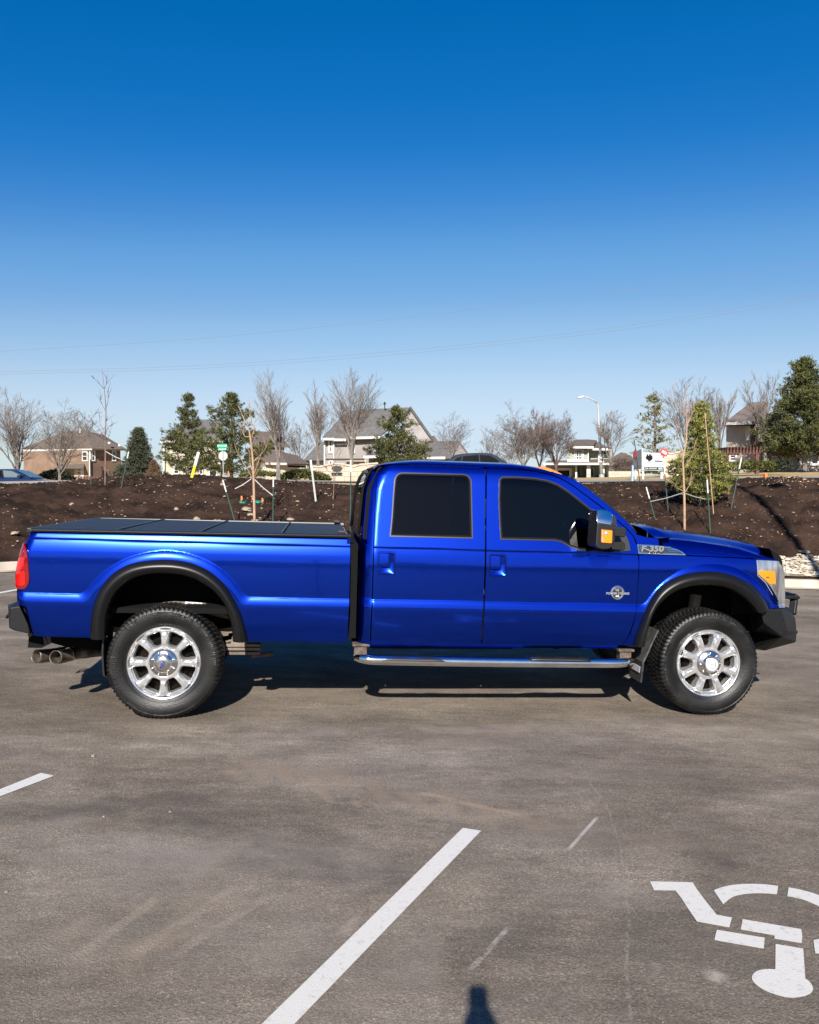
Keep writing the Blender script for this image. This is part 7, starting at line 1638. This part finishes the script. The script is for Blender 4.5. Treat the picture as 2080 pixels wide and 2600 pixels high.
stone_wall([(795, 1187), (815, 1187), (832, 1182), (850, 1179), (870, 1180), (886, 1184), (900, 1186), (915, 1181), (960, 1178)], 1224, 51, 'pale curved stone wall with a dark tree emblem, left of the cab', 856, 1191, 27, 18, 3)
stone_wall([(1684, 1152), (1705, 1154), (1722, 1150), (1740, 1146), (1760, 1150), (1800, 1152)], 1204, 53, 'pale stone wall with a dark tree emblem, right of the signboard', 1724, 1176, 18, 24, 5)

# ------------------------------------------------------------------ signs and lamps
H = empty('street_lamp', at(1528, 1214, 74), 0, 'tall grey street lamp with a curved arm and speed limit plate', 'street lamp'); b = at(1528, 1214, 74); d = lambda px, py: at(px, py, 74)-b
mb = MB(); mb.tube([(0, 0, -.2), d(1518.5, 1022)], [.17, .09], 10); mb.build('pole', M['galv'], H, True); mb = MB(); mb.tube([d(1518.5, 1024), d(1506, 1016), d(1492, 1009), d(1480, 1006)], [.075, .07, .06, .05], 8); mb.build('arm', M['galv'], H, True)
mb = MB(); mb.prism([(d(*p).x, d(*p).z) for p in [(1482,1004.5),(1476,1005.5),(1466,1009.5),(1465,1011.5),(1478,1010.5),(1483,1008)]], -.18, .18); mb.build('lamp_head', M['galv'], H, bevel=.03)
MB().tube([(0, 0, -.1), (0, 0, .35)], .26, 12).build('base', M['galv'], H)
x0, x1, z0, z1 = d(1517.5, 0).x, d(1532, 0).x, d(0, 1174).z, d(0, 1154.5).z; pl = MB().prism([(x0, z0), (x1, z0), (x1, z1), (x0, z1)], -.26, -.23).build('speed_plate', M['white_paint'], H)
cx_, cz_ = (x0+x1)/2, (z0+z1)/2; T_ = lambda x, z, y=-.262: Matrix.Translation((x, y, z)) @ Matrix.Rotation(math.pi/2, 4, 'X')
text_obj('speed_lettering', '30', .36, M['iron'], pl, T_(cx_, cz_-.12), .002, .012, 0, 1.1); text_obj('speed_lettering', 'SPEED\nLIMIT', .105, M['iron'], pl, T_(cx_, cz_+.22), .002, .002)
H = empty('street_sign', at(568, 1211, 58), 0, 'green street name blades above the back of a stop sign, at left centre', 'street sign'); b = at(568, 1211, 58); d = lambda px, py: at(px, py, 58)-b
MB().tube([(0, 0, -.2), d(565.5, 1128)], .035, 6).build('post', M['galv'], H); c = d(566.3, 1157.5); R_ = 12.2*58/F; mb = MB(); mb.prism([(c.x+R_*math.cos(math.pi/8+k*math.pi/4), c.z+R_*math.sin(math.pi/8+k*math.pi/4)) for k in range(8)], .04, .055); mb.build('stop_sign_back', M['galv'], H)
M['sign_green'] = pm('sign_green', (.0, .30, .16), .4); M['sign_green_dark'] = pm('dark_sign_green', (.0, .12, .08), .5)
for (xa, ya, xb, yb, txt, mt) in ((552.5, 1128, 576.5, 1137, 'W 151 ST', 'sign_green'), (554.5, 1137.5, 576, 1144.5, 'MAUR ST', 'sign_green')):
    p0, p1 = d(xa, yb), d(xb, ya); bl = MB().prism([(p0.x, p0.z), (p1.x, p0.z+.05), (p1.x, p1.z+.03), (p0.x, p1.z)], -.045, -.03).build('name_blade', M[mt], H); text_obj('blade_lettering', txt, .17 if yb < 1138 else .13, M['white_paint'], bl, T_((p0.x+p1.x)/2, (p0.z+p1.z)/2, -.047), .001, .003)
# V-shaped development signboard
H = empty('signboard', at(1634, 1214, 44), 0, 'V-shaped white development signboard with a dark tree logo and dark lower band', 'signboard'); b = at(1634, 1214, 44)
def face(pa, Ya, pb, Yb, y0, y1, detail):
    A, B = at(pa, 0, Ya)-b, at(pb, 0, Yb)-b; A.z = B.z = 0; u = (B-A).normalized(); L = (B-A).length; nn = Vector((u.y, -u.x, 0)); s = (Ya+Yb)/2/F; z1, z0 = zz(y0, Ya)-b.z, zz(y1, Ya)-b.z
    def slab(name, mat, s0, s1, za, zb_, d0, d1, par):
        c = [A+u*s0*L, A+u*s1*L]; mb = MB(); vs = []
        for z in (za, zb_):
            for q_, d_ in ((c[0], d0), (c[1], d0), (c[1], d1), (c[0], d1)): p = q_+nn*d_; vs.append((p.x, p.y, z))
        mb.add(vs, [(0, 1, 2, 3), (4, 5, 6, 7), (0, 1, 5, 4), (1, 2, 6, 5), (2, 3, 7, 6), (3, 0, 4, 7)]); return mb.build(name, mat, par)
    Hh = z1-z0; pn = slab('panel', M['white_paint'], 0, 1, z0, z1, 0, .05, H); slab('band', M['badge_dark'], .03, .97, z0+.03*Hh, z0+.19*Hh, .05, .056, pn)
    rg = random.Random(2); mb = MB(); c = A+u*(.27*L); cz = z0+.72*Hh
    for k in range(60):
        a, r = rg.random()*6.28, rg.random()**.6; x, z = math.cos(a)*r*.145*L, math.sin(a)*r*.17*Hh+cz; p = c+u*x+nn*.052; e = .035*L; vs = [p+u*e*math.cos(t)+Vector((0, 0, z+e*.9*math.sin(t))) for t in (0, 1.3, 2.5, 3.8, 5)]; mb.add(vs, [(0, 1, 2, 3, 4)])
    p = c+nn*.0525; mb.add([p-u*.012*L+Vector((0, 0, z0+.46*Hh)), p+u*.012*L+Vector((0, 0, z0+.46*Hh)), p+u*.008*L+Vector((0, 0, cz)), p-u*.008*L+Vector((0, 0, cz))], [(0, 1, 2, 3)]); p = c+nn*.0525; mb.add([p-u*.15*L+Vector((0, 0, z0+.445*Hh)), p+u*.15*L+Vector((0, 0, z0+.445*Hh)), p+u*.15*L+Vector((0, 0, z0+.462*Hh)), p-u*.15*L+Vector((0, 0, z0+.462*Hh))], [(0, 1, 2, 3)])
    mb.build('tree_logo', M['badge_dark'], pn); slab('headline_bar', M['badge_dark'], .52, .90, z0+.50*Hh, z0+.56*Hh, .05, .055, pn)
    for k, (q0, q1) in enumerate(((.10, .42), (.12, .40), (.52, .88), (.54, .84))): slab('small_print', M['strap'], q0, q1, z0+(.38-.05*(k % 2))*Hh, z0+(.392-.05*(k % 2))*Hh, .05, .054, pn)
    for k in range(16):
        if k != 4: slab('web_lettering', M['white_paint'], .08+.034*k, .10+.034*k, z0+.08*Hh, z0+(.14 if k % 3 else .155)*Hh, .056, .06, pn)
    slab('number_patch', pm('pale_blue_number', (.35, .55, .68), .5), .70, .92, z0+.065*Hh, z0+.16*Hh, .056, .060, pn)
face(1632.5, 44, 1685, 45.2, 1148.5, 1194, True); face(1609.5, 49, 1632.2, 44.1, 1149, 1194, True)
for px, Y, w in ((1634, 44, 2.2), (1681, 45.1, 2.4), (1614.5, 48.5, 1.8)):
    p0 = at(px, 0, Y)-b; MB().box(p0.x-w*Y/F, p0.x+w*Y/F, p0.y+.06, p0.y+.16, -.3, zz(1148.5, 44)-b.z+.02).build('post', M['white_paint'], H)
# ------------------------------------------------------------------ parked cars
M['car_blue'] = pm('dark_blue_car_paint', (.004, .022, .085), .25, .5, 1.0); M['car_grey'] = pm('dark_slate_car_paint', (.014, .020, .038), .3, .3, .5); M['car_glass'] = pm('car_window_glass', (.003, .004, .005), .08, 0, 0, .3)
M['car_glass_light'] = pm('glass_painted_reflection', (.10, .14, .15), .05, 0, 0, 1.0); M['car_tyre'] = pm('car_tyre', (.015, .015, .015), .7); M['lamp_clear'] = pm('car_lamp', (.75, .75, .72), .15, .2, 1)  # paler car glass has its reflection put into the base colour
def car(name, label, base, yaw, prof_low, gh, L, Wd, paint_, windows, wheels, cat='car'):
    """side profile (nose towards +x) lofted across the width; gh = greenhouse outline; windows = side panes"""
    root = empty(name, base, yaw, label, cat)
    def loft(P, cols, nm, mat, par, sm=True):
        vs = []; n = len(P); cz = .6
        for y, sx, sz in cols:
            for x, z in P: vs.append((x*sx, y, z if z < .45 else .45+(z-.45)*sz))
        m = len(cols); fs = [(j*n+i, j*n+(i+1) % n, (j+1)*n+(i+1) % n, (j+1)*n+i) for j in range(m-1) for i in range(n)]; mb = MB(); mb.add(vs, fs); tr = tessellate_polygon([[Vector((x, z, 0)) for x, z in P]])
        mb.f += [tuple(t) for t in tr]; mb.f += [tuple((m-1)*n+i for i in t) for t in tr]; o = mb.build(nm, mat, par, sm); e = o.modifiers.new('e', 'EDGE_SPLIT'); e.split_angle = math.radians(40); return o
    w = Wd/2; P = [(v.x, v.y) for v in smoothcurve(prof_low, 4, True)]; loft(P, [(-w, .97, .93), (-w+.04, .99, .97), (-w+.14, 1, 1), (0, 1.0, 1.02), (w-.14, 1, 1), (w-.04, .99, .97), (w, .97, .93)], 'body', M[paint_], root)
    Pg = [(v.x, v.y) for v in smoothcurve(gh, 4, True)]; loft(Pg, [(-w+.12, .97, .98), (-w+.20, .99, 1.0), (0, 1.0, 1.02), (w-.20, .99, 1.0), (w-.12, .97, .98)], 'roof', M[paint_], root)
    for nm, poly, mt in windows:
        if nm == 'side_window':
            for s in (-1, 1): MB().prism([(x*.97, .45+(z-.45)*.98) for x, z in poly], s*(w-.125), s*(w-.112)).build(nm, M[mt], root)
        else:
            (xa, za), (xb, zb_) = poly; mb = MB(); hw = w-.20; mb.add([(xa, -hw, za), (xa, hw, za), (xb, hw-.10, zb_), (xb, -hw+.10, zb_)], [(0, 1, 2, 3)]); o = mb.build(nm, M[mt], root); sd = o.modifiers.new('s', 'SOLIDIFY'); sd.thickness = .01; sd.offset = 0
    for x in wheels:
        for s in (-1, 1):
            wh = empty('wheel'); wh.parent = root; wh.location = (x, s*(w-.10), .33); v, f = revolve([(.20, -.11), (.32, -.11), (.34, -.08), (.34, .08), (.32, .11), (.20, .11)], 28); MB().add(v, f).build('tyre', M['car_tyre'], wh, True); v, f = revolve([(0, .06), (.05, .07), (.19, .10), (.21, .11), (.21, -.11), (.19, -.10), (.05, -.07), (0, -.06)], 20); MB().add(v, f).build('rim', M['galv'], wh, True)
            MB().prism([(x+.39*math.cos(t), .33+.39*math.sin(t)) for t in [math.pi*k/12 for k in range(13)]], s*(w-.02), s*(w+.006)).build('wheel_arch', M['rubber_seal'], root)
    for s in (-1, 1):
        MB().box(L/2-.35, L/2-.06, s*(w-.12)-.12, s*(w-.12)+.12, .68, .80).build('headlight', M['lamp_clear'], root, bevel=.03); MB().box(-L/2+.03, -L/2+.25, s*(w-.15)-.12, s*(w-.15)+.12, .82, .95).build('tail_light', M['red_lens'], root, bevel=.03)
        MB().box(.72, .90, s*(w+.06)-.09, s*(w+.06)+.09, .98, 1.12).build('door_mirror', M[paint_], root, bevel=.03)
    return root
low_s = [(-2.35,.35),(-2.38,.65),(-2.30,.93),(-1.9,1.0),(-1.0,1.0),(0,.99),(.9,.98),(1.3,.94),(1.9,.84),(2.3,.68),(2.38,.5),(2.30,.30),(1.2,.22),(-1.2,.22)]
gh_s = [(-2.15,.97),(-1.5,1.28),(-.8,1.42),(-.1,1.46),(.45,1.40),(.95,1.15),(1.35,.93),(0,.93),(-1.2,.93)]
cb = at(133, 0, 44).x
car('blue_sedan', 'dark blue car driving along the road at the left edge, behind the soil mound', (cb-2.42, 44.5, zz(1191, 44.5)-1.47), 0, low_s, gh_s, 4.76, 1.84, 'car_blue',
    [('side_window', [(-1.85,1.03),(-1.45,1.24),(-.95,1.36),(-.95,1.02)], 'car_glass'), ('side_window', [(-.90,1.02),(-.90,1.37),(-.25,1.40),(-.18,1.02)], 'car_glass'), ('side_window', [(-.12,1.02),(-.18,1.40),(.32,1.36),(.82,1.12),(.92,1.01)], 'car_glass_light'), ('windshield', [(1.36,.99),(.55,1.385)], 'car_glass_light'), ('rear_glass', [(-2.10,1.02),(-1.45,1.33)], 'car_glass')], (-1.45, 1.45))
low_u = [(-2.25,.40),(-2.30,.80),(-2.22,1.08),(-1.6,1.12),(-.5,1.10),(.6,1.08),(1.15,1.06),(1.7,.98),(2.15,.84),(2.28,.6),(2.20,.32),(1.2,.26),(-1.2,.26)]
gh_u = [(-2.20,1.08),(-2.02,1.40),(-1.7,1.58),(-.9,1.67),(0,1.68),(.45,1.60),(.9,1.35),(1.28,1.04),(0,1.02),(-1.4,1.02)]
cs = at(1134, 0, 47).x
car('grey_suv', 'dark slate SUV on the road behind the truck cab roof', (cs+2.30, 47.3, zz(1150, 47)-1.70), 0, low_u, gh_u, 4.56, 1.88, 'car_grey',
    [('side_window', [(-1.95,1.20),(-1.80,1.38),(-1.45,1.50),(-1.55,1.22)], 'car_glass'), ('side_window', [(-1.48,1.15),(-1.38,1.50),(-.45,1.58),(-.42,1.14)], 'car_glass'), ('side_window', [(-.34,1.14),(-.36,1.58),(.25,1.54),(.62,1.34),(.92,1.10)], 'car_glass'), ('windshield', [(1.30,1.06),(.50,1.575)], 'car_glass_light'), ('rear_glass', [(-2.18,1.12),(-1.98,1.45)], 'car_glass')], (-1.38, 1.38))
# ------------------------------------------------------------------ overhead lines
M['wire'] = pm('power_line', (.18, .18, .19), .6)
def wire(P, Y, label, r=.009):
    pts = [at(x*1.20580, y*1.20580, Y) for x, y in P]; mb = MB(); mb.tube([tuple(p) for p in smoothcurve(pts, 8)], r, 4); tag(mb.build('power_line', M['wire']), label, 'power line', 'overhead power lines')
wire([(-250, 758), (0, 740), (430, 712), (860, 668), (1290, 614), (1560, 578), (2000, 505)], 62, 'highest of the three thin power lines, well above the others'); wire([(-250, 790), (0, 783), (430, 769), (860, 737), (1290, 690), (1725, 618), (2000, 560)], 62, 'middle thin power line, just above the lowest one'); wire([(-250, 796), (0, 788), (430, 775), (860, 744), (1290, 697), (1725, 627), (2000, 570)], 62.5, 'lowest of the three thin power lines')
# ------------------------------------------------------------------ behind the viewer: a stand-in added to cast the camera's shadow, and a row of trees reflected in the paint
H = empty('camera_shadow_caster', (0, -.02, 0), 0, 'unseen stand-in for the hand-held camera, added to cast its shadow at the bottom', 'camera'); gz = lot_z(0, -.2)
MB().box(-.034, .034, -.17, -.09, EYE+.028, EYE+.088).build('camera_body', M['black_plastic'], H, bevel=.006); v, f = revolve([(0, -.015), (.026, -.015), (.028, -.045), (.028, -.06)], 20); lz = MB().add(v, f).build('lens', M['badge_dark'], H, True); lz.location = (0, 0, EYE-.02)
mb = MB(); mb.tube([(0, -.13, EYE+.032), (.002, -.13, EYE+.012), (.008, -.13, EYE-.035), (.012, -.13, EYE-.20)], [.034, .044, .064, .078], 16); mb.build('hands_stand_in', M['black_plastic'], H, True); MB().tube([(.012, -.13, EYE-.19), (.012, -.13, gz)], .022, 10).build('added_pole', M['black_plastic'], H)  # flared part and pole added to shape the shadow, in place of hands
rg = random.Random(77); vs = []; fs = []
for k in range(9000):
    x = rg.uniform(-90, 90); e = 4.2+2.6*noise.noise(Vector((x*.09, 0, 4)))+1.2*noise.noise(Vector((x*.5, 3, 4))); c = Vector((x, -62+rg.gauss(0, 2), rg.random()*max(1.2, e))); d = Vector((rg.gauss(0, 1), rg.gauss(0, 1), rg.gauss(0, 1))).normalized()*.9; s_ = d.cross(Vector((rg.gauss(0, 1), rg.gauss(0, 1), rg.gauss(0, 1)))).normalized()*.5; i = len(vs); vs += [c-s_, c+s_, c+d]; fs.append((i, i+1, i+2))
o = mesh_obj('distant_treeline', vs, fs, M['yew']); tag(o, 'dark distant line of trees far behind the viewer', 'trees', kind='stuff')
